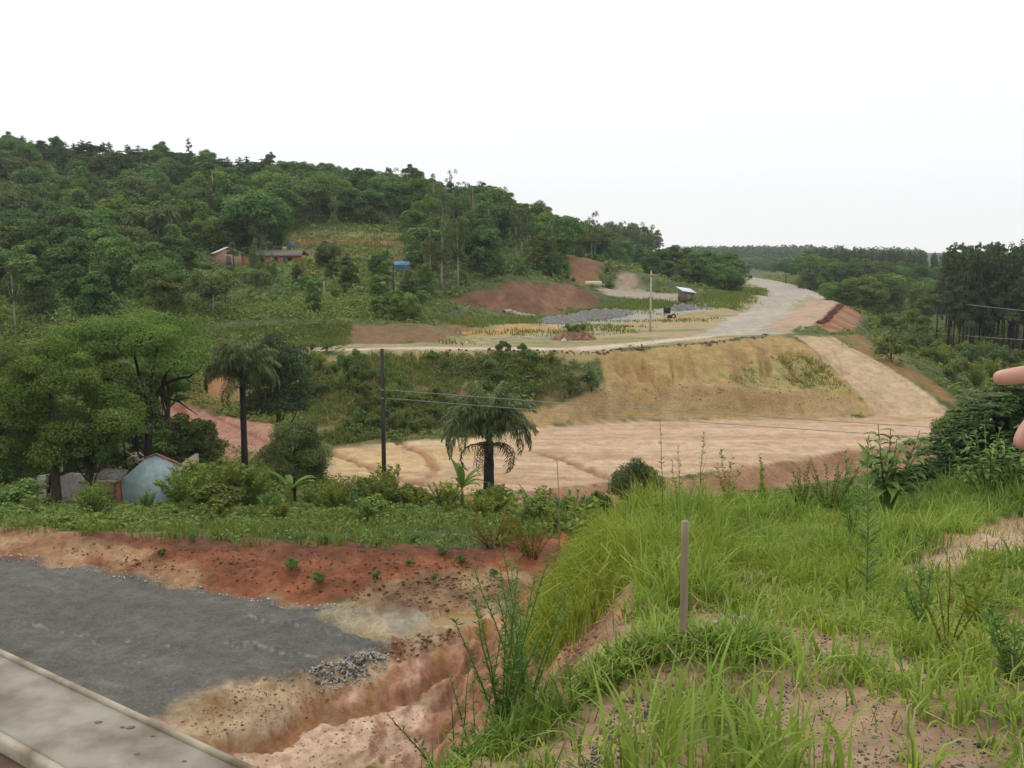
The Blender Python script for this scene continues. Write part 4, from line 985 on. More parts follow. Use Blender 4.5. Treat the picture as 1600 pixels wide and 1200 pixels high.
mb = MB(); mb.leaves(p_, d_ + np.array([0, 0, .9]) + rng.normal(size=p_.shape) * .5, S_[:, 0] * rng.uniform(.6, 1.1, len(p_)), S_[:, 0] * .45, np.clip(np.repeat(.6 * vnoise(cx_ * .09, cy_ * .09) + .3 * rng.random(n_), per_n) + .25 * rng.random(len(p_)), 0, 1), rng)
tag(mb.build("ground_cover", LM['scrub']), "low green ground cover over the valley sides", "ground cover", kind="stuff")

# ------------------------------------------------------------------ shrubs
def shrub(key, seed, R, Ht, k, n, L, mat, asp=.5, up=.5, stems=6, br=.4, hang=0.0, spread=.8):
    rng = np.random.default_rng(seed); mb = MB()
    bl = crown_blobs(rng, R, .12 * Ht, Ht, k, br, 1.1, .3)
    leaf_ball(mb, rng, bl, n, L, asp, up, .28, .6, hang)
    for i in range(stems):
        c = np.array(bl[i % len(bl)][:3]); s = np.linspace(0, 1, 4)[:, None]
        mb.tube(np.array([0, 0, -.1]) + (c - np.array([0, 0, -.1])) * s + np.array([0, 0, .1 * Ht]) * np.sin(s * 3.14), np.linspace(.03, .008, 4) * Ht * .5, 4, .0)
    PROTO[key] = (mb.mesh(key, LM[mat]), None, Ht)
def feather(key, seed, Ht, nst, mat, L=.16, w=.035, dens=60, spread=.35):
    """upright wispy shrub: many stems thick with small narrow leaves"""
    rng = np.random.default_rng(seed); mb = MB()
    for i in range(nst):
        a = rng.random() * 6.28; sp = spread * Ht * math.sqrt(rng.random()); hh = Ht * rng.uniform(.55, 1.0)
        t = np.linspace(0, 1, 6)[:, None]
        pts = np.array([math.cos(a) * sp * .25, math.sin(a) * sp * .25, -.05]) + np.hstack([math.cos(a) * sp * t ** 1.4, math.sin(a) * sp * t ** 1.4, hh * t])
        mb.tube(pts, np.linspace(.012, .003, 6) * Ht * .6, 4, .05)
        m = dens; tt = rng.uniform(.2, 1.0, m)
        p = np.stack([np.interp(tt, t[:, 0], pts[:, c]) for c in range(3)], 1)
        aa = rng.random(m) * 6.28; out = np.column_stack([np.cos(aa), np.sin(aa), rng.uniform(.3, 1.4, m)]); out = unit(out)
        ll = L * rng.uniform(.6, 1.3, m) * Ht * .6 * (1.15 - .6 * tt)
        mb.leaves(p + out * ll[:, None] * .5, np.cross(out, rng.normal(size=(m, 3))), ll, np.maximum(w * Ht * .5, ll * .2) * rng.uniform(.7, 1.2, m), np.clip(.25 + .5 * rng.random(m) + .25 * rng.random(), 0, 1), rng, tan=out)
    PROTO[key] = (mb.mesh(key, LM[mat]), None, Ht)
shrub("bush0", 101, .95, 1.6, 12, 1500, .17, 'scrub'); shrub("bush1", 102, .8, 1.8, 12, 1500, .17, 'wood', br=.42)
shrub("bush2", 103, 1.1, 1.4, 13, 1500, .18, 'weed', .55); shrub("bush3", 104, .9, 1.6, 12, 1400, .17, 'olive')
feather("feather0", 105, 2.0, 26, 'willowy', .2, .055, 95); feather("feather1", 106, 2.0, 22, 'willowy', .18, .05, 90, .28)
feather("feather2", 107, 2.0, 24, 'scrub', .18, .055, 95, .36); feather("feather3", 108, 2.0, 18, 'brown', .14, .03, 70, .4)
feather("feather4", 109, 2.0, 24, 'weed', .19, .055, 95, .32)
def bush(key, name, label, px, Y, h, group=None, wide=1.0, cat="shrub"):
    g = ground(px, Y); s = h / PROTO[key][2]
    return tag(link(name, PROTO[key][0], None, g, random.uniform(0, 6.28), (s * wide, s * wide, s)), label, cat, group)
def bush_top(key, name, label, px, top, Y, group=None, wide=1.0, cat="shrub"):
    g = ground(px, Y); return bush(key, name, label, px, Y, max(.3, W(px, top, Y)[2] - g[2]), group, wide, cat)
rg = np.random.default_rng(77)
# slope under the upper track
q = region_points(scrubP, 400, rg); n = 0
for x, y in q:
    if n >= 120: break
    if vnoise(np.array([x * .16 + 5]), np.array([y * .16]))[0] < .46 or x > 6: continue
    n += 1; px, py = project(x, y, float(H(x, y)))
    k = rg.choice(["bush0", "bush1", "bush3", "feather2", "feather0", "bush2"], p=[.28, .12, .15, .22, .16, .07])
    side = "left of the dark pole" if px < 590 else ("between the pole and the palm" if px < 730 else "right of the palm")
    h = rg.uniform(.6, 1.7)
    o = link("shrub", PROTO[k][0], None, (x, y, float(H(x, y))), rg.uniform(0, 6.28), h / PROTO[k][2] * rg.uniform(.9, 1.3))
    tag(o, "%s shrub on the slope under the track, %s" % ({"bush0": "rounded green", "bush1": "rounded dark", "bush3": "rounded olive", "feather2": "upright wispy", "feather0": "yellowish wispy", "bush2": "broad leafy"}[k], side), "shrub", "shrubs on the slope under the track")
for px, top, Y, k, lab in [(925, 572, 105, "bush1", "dark shrub at the right end of the scrub slope"), (890, 580, 105.5, "bush0", "green shrub second from the right end of the scrub slope"), (510, 528, 112, "bush1", "dark round bush on the track edge above the red gullies"), (487, 535, 112.5, "bush1", "smaller dark bush on the track edge next to the round one"), (478, 570, 108, "bush0", "green bush beside the red gullies of the slope"), (560, 552, 110, "bush2", "light green bush on the slope left of the dark pole")]:
    bush_top(k, "bush", lab, px, top, Y, None, 1.1)
# right-hand slope
q = region_points(rightP[:16] if False else np.array([(46, 122), (58, 114), (64, 104), (88, 104), (100, 140), (98, 160), (84, 190), (76, 205), (62, 165), (55, 142)]), 110, rg)
for x, y in q:
    k = rg.choice(["bush0", "bush1", "bush3", "feather2", "feather0", "forest4"], p=[.28, .18, .18, .18, .13, .05])
    px = project(x, y, float(H(x, y)))[0]
    if k == "forest4":
        place(k, "young_tree", "pale young tree among the scrub between ramp and pines", (x, y, float(H(x, y))), rg.uniform(3, 4.5), "young trees in the valley scrub"); continue
    h = rg.uniform(1.4, 3.2)
    o = link("shrub", PROTO[k][0], None, (x, y, float(H(x, y)) - .1), rg.uniform(0, 6.28), h / PROTO[k][2] * rg.uniform(.9, 1.3))
    tag(o, "%s shrub in the valley scrub %s" % ({"bush0": "rounded green", "bush1": "rounded dark", "bush3": "rounded olive", "feather2": "upright wispy", "feather0": "yellowish wispy"}[k], "next to the ramp" if px < 1440 else "in front of the pines"), "shrub", "shrubs between the ramp and the pines")
# strip behind the lower road: the ones that can be told apart
for px, top, Y, k, wd, lab in [
    (150, 752, 41, "bush1", .8, "small dark shrub on a thin stem left of the blue house"),
    (150, 748, 48, "feather0", .6, "yellowish wispy shrub in front of the ruined wall"),
    (232, 766, 46, "feather4", .7, "small green shrub in front of the blue gable"),
    (203, 784, 50, "bush0", 1.0, "low green bush at the foot of the brick pillar"),
    (292, 722, 48, "feather2", 1.0, "dark green wispy shrub right of the blue gable"),
    (318, 728, 50, "feather0", 1.0, "tall yellow-green shrub second to the right of the blue gable"),
    (352, 716, 50, "feather0", 1.05, "tallest yellow-green shrub between the blue gable and the round tree"),
    (392, 728, 50, "feather1", 1.1, "yellow-green shrub leaning on the round tree"),
    (345, 712, 58, "bush1", 1.3, "dark bush behind the yellow-green shrubs"),
    (420, 770, 44, "feather4", 1.1, "bluish green weed clump below the round tree"),
    (470, 782, 42, "feather4", 1.0, "soft green weed clump left of the dark pole"),
    (505, 765, 47, "feather2", 1.1, "green shrub between the banana plant and the dark pole"),
    (530, 745, 52, "feather0", 1.0, "yellow-green shrub just left of the dark pole"),
    (565, 742, 47, "bush1", .9, "dark shrub at the foot of the dark pole"),
    (592, 735, 46, "feather2", .9, "tall dark green shrub in front of the dark pole"),
    (600, 728, 50, "feather0", .8, "yellow-green wispy top behind the dark pole's foot"),
    (650, 762, 46, "feather0", .9, "pale wispy weed between pole and banana plant"),
    (690, 800, 40, "feather4", 1.1, "bushy green weed in front of the banana plant"),
    (720, 812, 37, "feather2", 1.2, "leafy weed mound at the edge of the red berm"),
    (758, 800, 40, "feather4", .9, "green weed at the foot of the palm"),
    (640, 790, 41, "bush2", 1.0, "broad-leaved green weed right of the dark pole"),
    (790, 775, 46, "feather0", 1.1, "yellow-green weed right of the palm's foot"),
    (850, 765, 44, "feather0", 1.1, "yellow-green weed clump below the earth road's red edge"),
    (895, 768, 40, "feather4", 1.1, "soft green weed clump left of the grassy crest"),
    (925, 775, 34, "feather1", 1.0, "pale green weed beside the round dark bush"),
    (875, 800, 34, "feather2", 1.1, "dark green weed tuft at the end of the strip"),
    (800, 822, 33, "feather3", 1.1, "straw-coloured weed at the right end of the red berm"),
    (770, 806, 30, "feather3", 1.3, "large brownish wispy weed standing in the red berm's end"),
    (832, 812, 29.5, "feather3", 1.0, "brownish wispy weed right of the largest one"),
    (60, 790, 44, "bush0", 1.3, "green bush at the foot of the big left tree"),
    (10, 788, 42, "bush2", 1.3, "leafy green bush at the left edge of the strip"),
    (110, 800, 38, "feather4", 1.0, "low green weed clump left of the small dark shrub"),
    (330, 800, 38, "feather4", 1.1, "low soft weed clump in front of the yellow-green shrubs"),
    (275, 800, 40, "bush2", 1.0, "low leafy weed in front of the blue gable's right corner"),
]: bush_top(k, "shrub", lab, px, top, Y, "shrubs of the strip behind the road", wd * 1.6)
bush_top("bush1", "bush", "small dark bush left of the round one behind the crest", 944, 756, 44, None, .8)
for k in range(46):
    px = rg.uniform(-40, 900); Y = rg.uniform(37, 58); kk = rg.choice(["feather0", "feather1", "feather2", "feather4", "bush0", "bush2"]); Y = max(Y, 44) if 185 < px < 290 else Y
    if 185 < px < 290: continue
    bush(kk, "shrub", "%s low shrub filling the strip %s" % ({"feather0": "yellowish wispy", "feather1": "yellowish slender", "feather2": "dark wispy", "feather4": "soft green", "bush0": "rounded green", "bush2": "broad-leaved"}[kk], "left of the blue house" if px < 190 else ("between blue house and dark pole" if px < 600 else "right of the dark pole")), px, Y, rg.uniform(.7, 1.6), "filling shrubs of the strip", 1.4)
# seedlings on the red berm
for px, py in [(255, 868), (510, 850), (495, 910), (650, 848), (690, 868), (640, 885), (455, 890), (300, 845), (720, 880), (590, 905), (680, 905), (770, 900)]:
    x, y = hit(px, py, 24, 36)
    tag(link("seedling", PROTO["bush2"][0], None, (x, y, float(H(x, y))), rg.uniform(0, 6), rg.uniform(.12, .24)), "small green seedling growing in the bare red berm", "seedling", "seedlings on the red berm")

# growth in the hollow between the strip and the valley road
holP = np.array([(-44, 60), (-30, 62), (-10, 62), (0, 63), (-8, 69), (-15, 76), (-18, 88), (-26, 84), (-38, 84), (-62, 98), (-80, 96), (-60, 70)])
undergrowth("hollow_growth", "green growth in the hollow behind the ruined house", holP, 2200, .9, 1.1, 'scrub', 37, 12, .34)
for k in range(26):
    px = rg.uniform(-60, 330); Y = rg.uniform(68, 92)
    if px > 200 and Y > 78: continue
    place(rg.choice(["forest0", "forest1", "forest3", "forest5"]), "broadleaf_tree", "low tree in the hollow behind the ruined house", ground(px, Y), rg.uniform(3.5, 6), "trees in the hollow", None, 1.2)

# ------------------------------------------------------------------ trees of the strip, one by one
def big_tree(name, label, px, top, Y, R, seed, mat, k, n, L, z0f, bark=BARK, flat=.9, br=.34, limbs=9, r=None, taper=.1, trunks=1, lop=.15, squash=1.0):
    rng = np.random.default_rng(seed); g = ground(px, Y); Ht = W(px, top, Y)[2] - g[2]
    bl = crown_blobs(rng, R, z0f * Ht, Ht, k, br, flat, taper, lop)
    mb = MB(); leaf_ball(mb, rng, bl, n, L, .55, .55, .25, .6)
    t = thing(name, label, "tree", g)
    link("trunk", trunk_mesh("trunk", rng, Ht * .75, r or Ht * .025, bl, bark, limbs, .03, .2), t)
    link("crown", mb.mesh("crown", LM[mat]), t)
    return t, bl, Ht
big_tree("broadleaf_tree", "big dense tree hiding the ruined house at the left", 88, 486, 55, 4.7, 201, 'tree', 74, 60000, .15, .03, trunks=2, taper=.2, br=.22)
big_tree("broadleaf_tree", "tree with yellowish leaves cut off by the left edge", -20, 500, 58, 4.7, 202, 'olive', 60, 42000, .16, .03, taper=.2, br=.24)
big_tree("broadleaf_tree", "small dark tree under the spreading crown, left of the red field", 215, 565, 63, 2.2, 203, 'dense', 24, 10000, .2, .34, BARK_DARK)
big_tree("broadleaf_tree", "dark leafy tree between the big tree and the brick pillar", 142, 640, 54, 1.7, 209, 'wood', 16, 6000, .2, .3, BARK_DARK)
big_tree("broadleaf_tree", "full light green tree between the big tree and the spreading one", 165, 498, 64, 3.5, 210, 'tree', 60, 42000, .15, .14, br=.24)
big_tree("broadleaf_tree", "leafy tree closing the gap under the spreading crown's right side", 262, 520, 74, 2.6, 211, 'wood_light', 40, 22000, .16, .42, br=.26)
# spreading light tree with dark bare limbs reaching right
def spreading_tree():
    rng = np.random.default_rng(204); Y = 66; g = ground(222, Y); S = Y / F
    t = thing("spreading_tree", "spreading light green tree with dark bare limbs reaching over the red field", "tree", g)
    zt = lambda py: W(222, py, Y)[2] - g[2]
    xr = lambda px: (px - 222) * S
    bl = []
    for i in range(52):
        px = rng.uniform(115, 318); top = np.interp(px, [120, 200, 270, 320], [500, 492, 498, 525])
        py = top + rng.uniform(8, 62); b = rng.uniform(.75, 1.25)
        bl.append((xr(px), rng.uniform(-2.6, 2.6), zt(py), b * 1.25, b * 1.25, b * .7))
    mb = MB(); leaf_ball(mb, rng, bl, 48000, .16, .5, .8, .3, .5)
    link("crown", mb.mesh("crown", LM['wood_light']), t)
    mb = MB()
    def limb(pp, r0, r1, dy=0.0):
        m = len(pp); pts = [(xr(a), dy * i / (m - 1), zt(b)) for i, (a, b) in enumerate(pp)]
        mb.tube(pts, np.linspace(r0, r1, m), 7)
    limb([(225, 800), (228, 740), (236, 690), (240, 650)], .3, .24)
    limb([(240, 652), (250, 620), (264, 600), (285, 592), (302, 590), (318, 578), (328, 560)], .2, .03, .6)
    limb([(262, 602), (272, 580), (292, 565), (312, 558)], .12, .03, -.8)
    limb([(268, 622), (284, 628), (296, 640), (310, 652)], .09, .02, .9); limb([(284, 626), (298, 622), (312, 626)], .06, .02, .4)
    limb([(238, 655), (226, 610), (214, 560), (205, 530)], .17, .04, 1.2)
    limb([(240, 650), (248, 590), (262, 545), (275, 520)], .15, .04, -1.0); limb([(232, 640), (190, 580), (160, 530)], .14, .04, -1.5)
    limb([(300, 592), (310, 600), (322, 600)], .05, .015, .3)
    link("trunk", mb.mesh("trunk", BARK_DARK, True), t)
spreading_tree()
big_tree("conifer", "dark rounded conifer standing behind the round tree", 436, 510, 75, 3.7, 205, 'fir', 44, 26000, .2, .28, BARK, .9, .30, taper=.2, lop=.1)
t, _, _ = big_tree("round_tree", "dense round tree with glossy leaves left of the dark pole", 460, 638, 57, 2.35, 206, 'dense', 48, 30000, .115, .08, BARK_DARK, .95, .30, taper=.15, lop=.05)

# ------------------------------------------------------------------ palms
def frond_mesh(rng, length, droop, plume=1.0, n=46, leaf=.75, w=.05):
    """one feathery leaf along +X, bending down, leaflets hanging on both sides"""
    mb = MB(); t = np.linspace(0, 1, 9)
    ang = math.radians(58) - droop * t ** 1.25
    dx = np.cos(ang) * length / 8; dz = np.sin(ang) * length / 8
    pts = np.column_stack([np.concatenate([[0], np.cumsum(dx[:-1])]), np.zeros(9), np.concatenate([[0], np.cumsum(dz[:-1])])])
    mb.tube(pts, np.linspace(.035, .008, 9), 4, .35)
    s = np.linspace(.14, 1, n)
    for sd in (-1, 1):
        p = np.stack([np.interp(s, t, pts[:, c]) for c in range(3)], 1); a = np.interp(s, t, ang)
        ll = leaf * (np.sin(s * 2.6 + .35) * .85 + .15) * rng.uniform(.8, 1.15, n)
        dirv = np.column_stack([np.cos(a) * .55, sd * np.ones(n) * rng.uniform(.5, 1.0, n), np.sin(a) * .5 + rng.normal(size=n) * .45 * plume]); dirv = unit(dirv)
        mid = p + dirv * ll[:, None] * .45; tip = mid + (dirv * .6 + np.array([0, 0, -.85])) * ll[:, None] * .5
        side = unit(np.cross(dirv, np.array([0, 0, 1.0]))) * w * .5
        V = np.stack([p - side * .5, p + side * .5, mid + side, mid - side, tip], 1); off = (np.arange(n) * 5)[:, None]
        mb.add(V.reshape(-1, 3), off + np.array([[0, 1, 2, 3]]), off + np.array([[3, 2, 4]]), np.repeat(rng.random(n), 5))
    return mb
def palm(name, label, px, Y, ztop, nf, length, seed, trunk_r=.17, dead=5, w=.05, leaf=.75, n=46, lean=0):
    rng = np.random.default_rng(seed); g = ground(px, Y); Ht = ztop - g[2]
    t = thing(name, label, "palm", g)
    mb = MB(); s = np.linspace(0, 1, 10)
    rr = trunk_r * (1.15 - .3 * s) * (1 + .06 * np.sin(np.arange(10) * 2.4)); rr[0] *= 1.3
    mb.tube(np.column_stack([lean * s * s, np.zeros(10), -.3 + (Ht + .3) * s]), rr, 10)
    mb.build("trunk", BARK_DARK if dead else BARK, t, True)
    vari = [frond_mesh(rng, length * f, d, 1.0, n, leaf, w).mesh("frond", LM['palm']) for f, d in ((.9, 1.2), (1.0, 1.9), (1.0, 2.3), (.95, 2.7), (1.0, 3.0))]
    for i in range(nf):
        a = i * 2.39996 + rng.normal() * .15; e = i / nf
        f = link("frond", vari[min(4, int(e * 5))], t, (lean, 0, Ht - .1 + .5 * (1 - e)), a)
        f.rotation_euler = (rng.normal() * .12, -(1 - e) * .55 + .12 * rng.normal(), a)
    for i in range(dead):
        me = frond_mesh(rng, length * .75, 3.2, 1.0, 22, .5, .05).mesh("dead_frond", LM['dead']) if i == 0 else me
        f = link("dead_frond", me, t, (lean, 0, Ht - .35), i * 1.3 + .4); f.rotation_euler = (0, .65, i * 1.3 + .4)
    return t
palm("feather_palm", "feathery palm with drooping fronds in front of the earth road", 764, 63, W(764, 690, 63)[2], 48, 4.4, 301, .36, 12, .06, .85, 84)
palm("feather_palm", "drooping palm with a bare grey trunk in front of the red field", 384, 70, W(384, 600, 70)[2], 40, 3.9, 302, .22, 6, .06, .9, 80)
palm("hill_palm", "left one of the two slim palms on the hillside", 249, 182, W(249, 352, 182)[2], 18, 3.4, 303, .2, 0, .16, 1.2, 22)
palm("hill_palm", "right one of the two slim palms on the hillside", 261, 184, W(261, 346, 184)[2], 18, 3.4, 304, .2, 0, .16, 1.2, 22)

# ------------------------------------------------------------------ banana plants
def banana(name, label, px, Y, Ht, seed, nl=8):
    rng = np.random.default_rng(seed); t = thing(name, label, "banana plant", ground(px, Y))
    mb = MB(); mb.tube([(0, 0, -.1), (.02, 0, Ht * .3), (0, .02, Ht * .55)], [.11, .09, .06], 8, .3); mb.build("stalk", LM['weed'], t, True)
    for i in range(nl):
        L = Ht * rng.uniform(.55, .8); wd = L * .24; el = rng.uniform(.5, 1.35); dr = rng.uniform(.5, 1.5)
        s = np.linspace(0, 1, 8); ang = el - dr * s ** 1.5
        x = np.concatenate([[0], np.cumsum(np.cos(ang[:-1]) * L / 7)]); z = np.concatenate([[0], np.cumsum(np.sin(ang[:-1]) * L / 7)])
        ww = wd * np.sin(np.clip(s * 2.9 + .12, 0, 3.05)) ** .7 * .5
        V = []
        for k in range(8): V += [(x[k], -ww[k], z[k] + ww[k] * .35), (x[k], 0, z[k]), (x[k], ww[k], z[k] + ww[k] * .35)]
        q = [(3 * k + c, 3 * k + c + 1, 3 * k + c + 4, 3 * k + c + 3) for k in range(7) for c in (0, 1)]
        mb = MB(); mb.add(V, q, None, rng.uniform(.3, 1)); f = mb.build("leaf", LM['banana'], t, True, (0, 0, Ht * .5)); f.rotation_euler = (0, 0, i * 2.4 + rng.normal() * .2)
banana("banana_plant", "banana plant with broad pale leaves left of the palm's foot", 722, 52, 2.3, 311, 9)
banana("banana_plant", "banana plant with upright leaves at the foot of the round tree", 456, 50, 2.3, 312, 7)
banana("banana_plant", "small banana plant right of the palm's foot", 826, 53, 1.9, 313, 6)
banana("banana_plant", "low banana plant in the weeds next to the palm trunk", 800, 52, 1.6, 314, 5)
for k, (px, Y) in enumerate([(700, 50), (708, 49.5), (733, 51)]):
    rng = np.random.default_rng(320 + k); mb = MB(); g = ground(px, Y)
    p = rng.normal(size=(40, 3)) * np.array([.22, .22, .2]) + np.array([0, 0, 1.25]); mb.leaves(p, rng.normal(size=(40, 3)), .12, .09, rng.random(40), rng)
    for c in range(6): mb.tube([(0, 0, -.1), p[c] * .6, p[c]], [.012, .008, .004], 4)
    tag(mb.build("flowering_weed", leafmat("yellow_flower%d" % k, (.35, .28, .01), (.6, .5, .04)), None, False, g), "yellow-flowering weed beside the banana plant, %s" % ["leftmost of three", "in the middle of three", "rightmost of three"][k], "weed")

# ------------------------------------------------------------------ dark fir at the right, below the crest
def fir(px0, top0, Y, seed, wd, lab):
    rng = np.random.default_rng(seed); g = ground(px0, Y); Ht = W(px0, top0, Y)[2] - g[2]
    t = thing("fir_tree", lab, "tree", g)
    mb = MB(); tb = MB()
    tb.tube([(0, 0, -.4), (0, 0, Ht * .5), (.03, 0, Ht * .98)], [.22, .13, .02], 8)
    z = Ht * .98
    while z > .8:
        f = 1 - z / Ht; R = 4.3 * min(1, f * 2.3) ** .65 + .15
        for a in np.arange(rng.random() * 6.28, 100, 1)[:6]:
            az = a * 1.047 + rng.normal() * .2; L = R * wd * rng.uniform(.8, 1.12)
            s = np.linspace(0, 1, 6); pts = np.column_stack([np.cos(az) * L * s, np.sin(az) * L * s, z + L * (.10 * s - .30 * s ** 2 + .10 * s ** 3)])
            tb.tube(pts, np.linspace(.04, .008, 6), 4)
            m = int(150 * L / 3 + 30); u = rng.uniform(.08, 1.0, m) ** .8
            p = np.stack([np.interp(u, s, pts[:, c]) for c in range(3)], 1); sd = rng.choice([-1, 1], m)
            out = np.column_stack([np.cos(az) * .75 - np.sin(az) * sd, np.sin(az) * .75 + np.cos(az) * sd, rng.normal(size=m) * .16 - .12]); out = unit(out)
            ll = (.55 * (1.05 - u * .75) * L / 3 + .12) * rng.uniform(.7, 1.2, m)
            nn = np.column_stack([rng.normal(size=m) * .3, rng.normal(size=m) * .3, np.ones(m)])
            mb.leaves(p + out * ll[:, None] * .5, nn, ll, ll * .26, np.clip(.2 + .5 * rng.random(m) + .25 * u, 0, 1), rng, tan=out)
        z -= rng.uniform(.26, .38)
    link("trunk", tb.mesh("trunk", BARK_DARK, True), t); link("crown", mb.mesh("crown", LM['fir']), t)
fir(1580, 572, 33, 330, 1.0, "dark fir with layered drooping branches behind the crest at the right")
fir(1512, 628, 37, 335, .75, "smaller dark fir left of the layered one")
big_tree("broadleaf_tree", "pale green tree behind the fir's top at the right edge", 1610, 540, 60, 2.6, 331, 'wood_light', 18, 7000, .24, .3)
big_tree("broadleaf_tree", "dark broadleaf tree left of the fir below the ramp", 1500, 628, 75, 2.4, 332, 'scrub', 18, 7000, .24, .3)
big_tree("round_bush", "round dark bush behind the grassy crest below the earth road", 994, 716, 50, 1.55, 333, 'dense', 26, 12000, .11, .45, BARK_DARK, .95, .32)
# ------------------------------------------------------------------ foreground grass
def polyY(pts, y0=2.5, y1=20): return plan(pts, y0, y1)
bare = [polyY(p) for p in (
    [(1385, 905), (1430, 862), (1510, 838), (1580, 806), (1660, 795), (1660, 890), (1570, 880), (1480, 900)],
    [(1180, 1085), (1250, 1062), (1330, 1055), (1440, 1100), (1540, 1140), (1610, 1185), (1600, 1260), (1350, 1260), (1200, 1200), (1130, 1130)],
    [(1040, 1000), (1060, 962), (1110, 952), (1170, 968), (1185, 995), (1120, 1010)],
    [(955, 1110), (1010, 1060), (1060, 1045), (1075, 1090), (1040, 1150), (980, 1190), (900, 1210)],
    [(885, 1062), (930, 995), (940, 935), (985, 915), (1012, 950), (1018, 1000), (980, 1040), (925, 1075)],
    [(1180, 980), (1260, 985), (1400, 1020), (1500, 1060), (1480, 1085), (1330, 1040), (1230, 1045), (1150, 1060)])]
platP = np.array([(-.5, 3.0), (-.25, 3.6), (0.05, 4.2), (.25, 4.6), (.45, 5.2), (.7, 6.0), (1.0, 7.5), (1.1, 9.3), (1.2, 11.5), (1.9, 14.2), (3, 15), (5, 15), (7.5, 14.6), (10.5, 14.4), (12.5, 13.5), (8, 8), (5.5, 4.6), (3.2, 2.7), (1.2, 2.5), (.2, 2.6)])
tall = [(polyY([(965, 960), (975, 850), (1010, 815), (1100, 835), (1115, 900), (1085, 945), (1030, 965)]), 2.1),
        (polyY([(1340, 800), (1380, 745), (1470, 740), (1520, 745), (1520, 800), (1440, 815)], 6, 20), 1.3),
        (polyY([(1500, 790), (1520, 735), (1640, 720), (1640, 790), (1560, 800)], 6, 20), .85)]
rng = np.random.default_rng(400)
q = region_points(platP, 7000, rng)
d_near = np.hypot(q[:, 0], q[:, 1])
bm = np.full(len(q), -9.0)
for b in bare: bm = np.maximum(bm, sdist(b, q[:, 0], q[:, 1], 50))
bm = bm + (vnoise(q[:, 0] * 2.2, q[:, 1] * 2.2) - .5) * .35
keep = (bm < 0) | (rng.random(len(q)) < .035)
keep &= rng.random(len(q)) < np.clip(.35 + d_near * .09, 0, 1)
q = q[keep]; k = len(q)
tuft_h = .08 + .42 * vnoise(q[:, 0] * 1.6 + 7, q[:, 1] * 1.6) * vnoise(q[:, 0] * .9 + 3, q[:, 1] * .9) + .010 * np.hypot(q[:, 0], q[:, 1])
for P, f in tall: tuft_h = np.where(sdist(P, q[:, 0], q[:, 1], 60) > -.1, tuft_h * f, tuft_h)
tuft_h *= .86 * rng.uniform(.6, 1.25, k) * np.clip(.62 + .05 * np.hypot(q[:, 0], q[:, 1]), 0, 1)
per = 15
def tufts(name, label, sel, mat, w=.011, lean=1.0, per=15, segs=4, hs=1.0, seed=1):
    r = np.random.default_rng(seed); Q = q[sel]; hh = tuft_h[sel] * hs
    n = len(Q) * per
    az = r.uniform(0, 6.283, n); base = np.repeat(Q, per, 0) + np.column_stack([np.cos(az), np.sin(az)]) * (np.abs(r.normal(size=n)) * .055)[:, None]
    b3 = np.column_stack([base, H(base[:, 0], base[:, 1]) - .02])
    bt = np.repeat(r.random(len(Q)), per)
    mb = MB(); blades(mb, r, b3, np.repeat(hh, per) * r.uniform(.55, 1.25, n), w * r.uniform(.6, 1.4, n), r.uniform(.15, 1.9, n) * lean, az + r.normal(size=n) * .5, segs, np.clip(.45 * bt + .5 * r.random(n), 0, 1))
    return tag(mb.build(name, LM[mat]), label, "grass", kind="stuff")
u = rng.random(k); yel = vnoise(q[:, 0] * .5 + 9, q[:, 1] * .5 + 2) + .25 * u
sA = yel < .52; sB = (yel >= .52) & (yel < .86); sC = yel >= .86
tufts("deep_green_grass", "deep green grass tufts on the bank around the stake", sA, 'grass_dark', seed=401)
tufts("bright_green_grass", "bright green arching grass covering the near bank", sB, 'grass', seed=402)
tufts("yellow_green_grass", "yellowish green grass patches of the near bank", sC, 'grass_yellow', seed=403)
rng = np.random.default_rng(415); mb = MB(); Q = region_points(platP, 26000, rng)
bm = np.full(len(Q), -9.0)
for b in bare: bm = np.maximum(bm, sdist(b, Q[:, 0], Q[:, 1], 50))
Q = Q[(bm + (vnoise(Q[:, 0] * 3, Q[:, 1] * 3) - .5) * .4 < .03) | (rng.random(len(Q)) < .10)]; n = len(Q)
blades(mb, rng, np.column_stack([Q, H(Q[:, 0], Q[:, 1]) - .005]), rng.uniform(.05, .2, n), rng.uniform(.005, .012, n), rng.uniform(.6, 2.1, n), None, 2, np.clip(rng.random(n) * 1.2, 0, 1))
tag(mb.build("short_grass", LM['grass']), "short fresh grass between the taller tufts of the near bank", "grass", kind="stuff")
mb = MB(); Q = region_points(platP, 5000, rng); n = len(Q)
blades(mb, rng, np.column_stack([Q, H(Q[:, 0], Q[:, 1]) + .004]), rng.uniform(.06, .28, n), rng.uniform(.003, .008, n), rng.uniform(1.4, 2.2, n), None, 2, rng.random(n))
tag(mb.build("dry_straw", LM['straw']), "dry pale straw lying among the near grass", "straw", kind="stuff")
# long broad blades at the bottom of the picture
rng = np.random.default_rng(410); mb = MB()
cen = np.array([hit(px, py, 2.2, 6) for px, py in [(1010, 1190), (1060, 1200), (1120, 1195), (1170, 1190), (1230, 1205), (1090, 1150), (1150, 1225), (1000, 1230), (1060, 1240), (1230, 1240), (1180, 1250), (1100, 1250), (1040, 1160), (1290, 1235), (960, 1215)]])
Q = np.repeat(cen, 13, 0) + rng.normal(size=(len(cen) * 13, 2)) * .07; n = len(Q)
blades(mb, rng, np.column_stack([Q, H(Q[:, 0], Q[:, 1]) - .02]), rng.uniform(.18, .52, n), rng.uniform(.007, .018, n), rng.uniform(.1, 1.4, n), None, 5, np.clip(.35 + .6 * rng.random(n), 0, 1))
tag(mb.build("broad_bladed_grass", LM['grass']), "long broad light green grass blades at the bottom of the picture", "grass", kind="stuff")
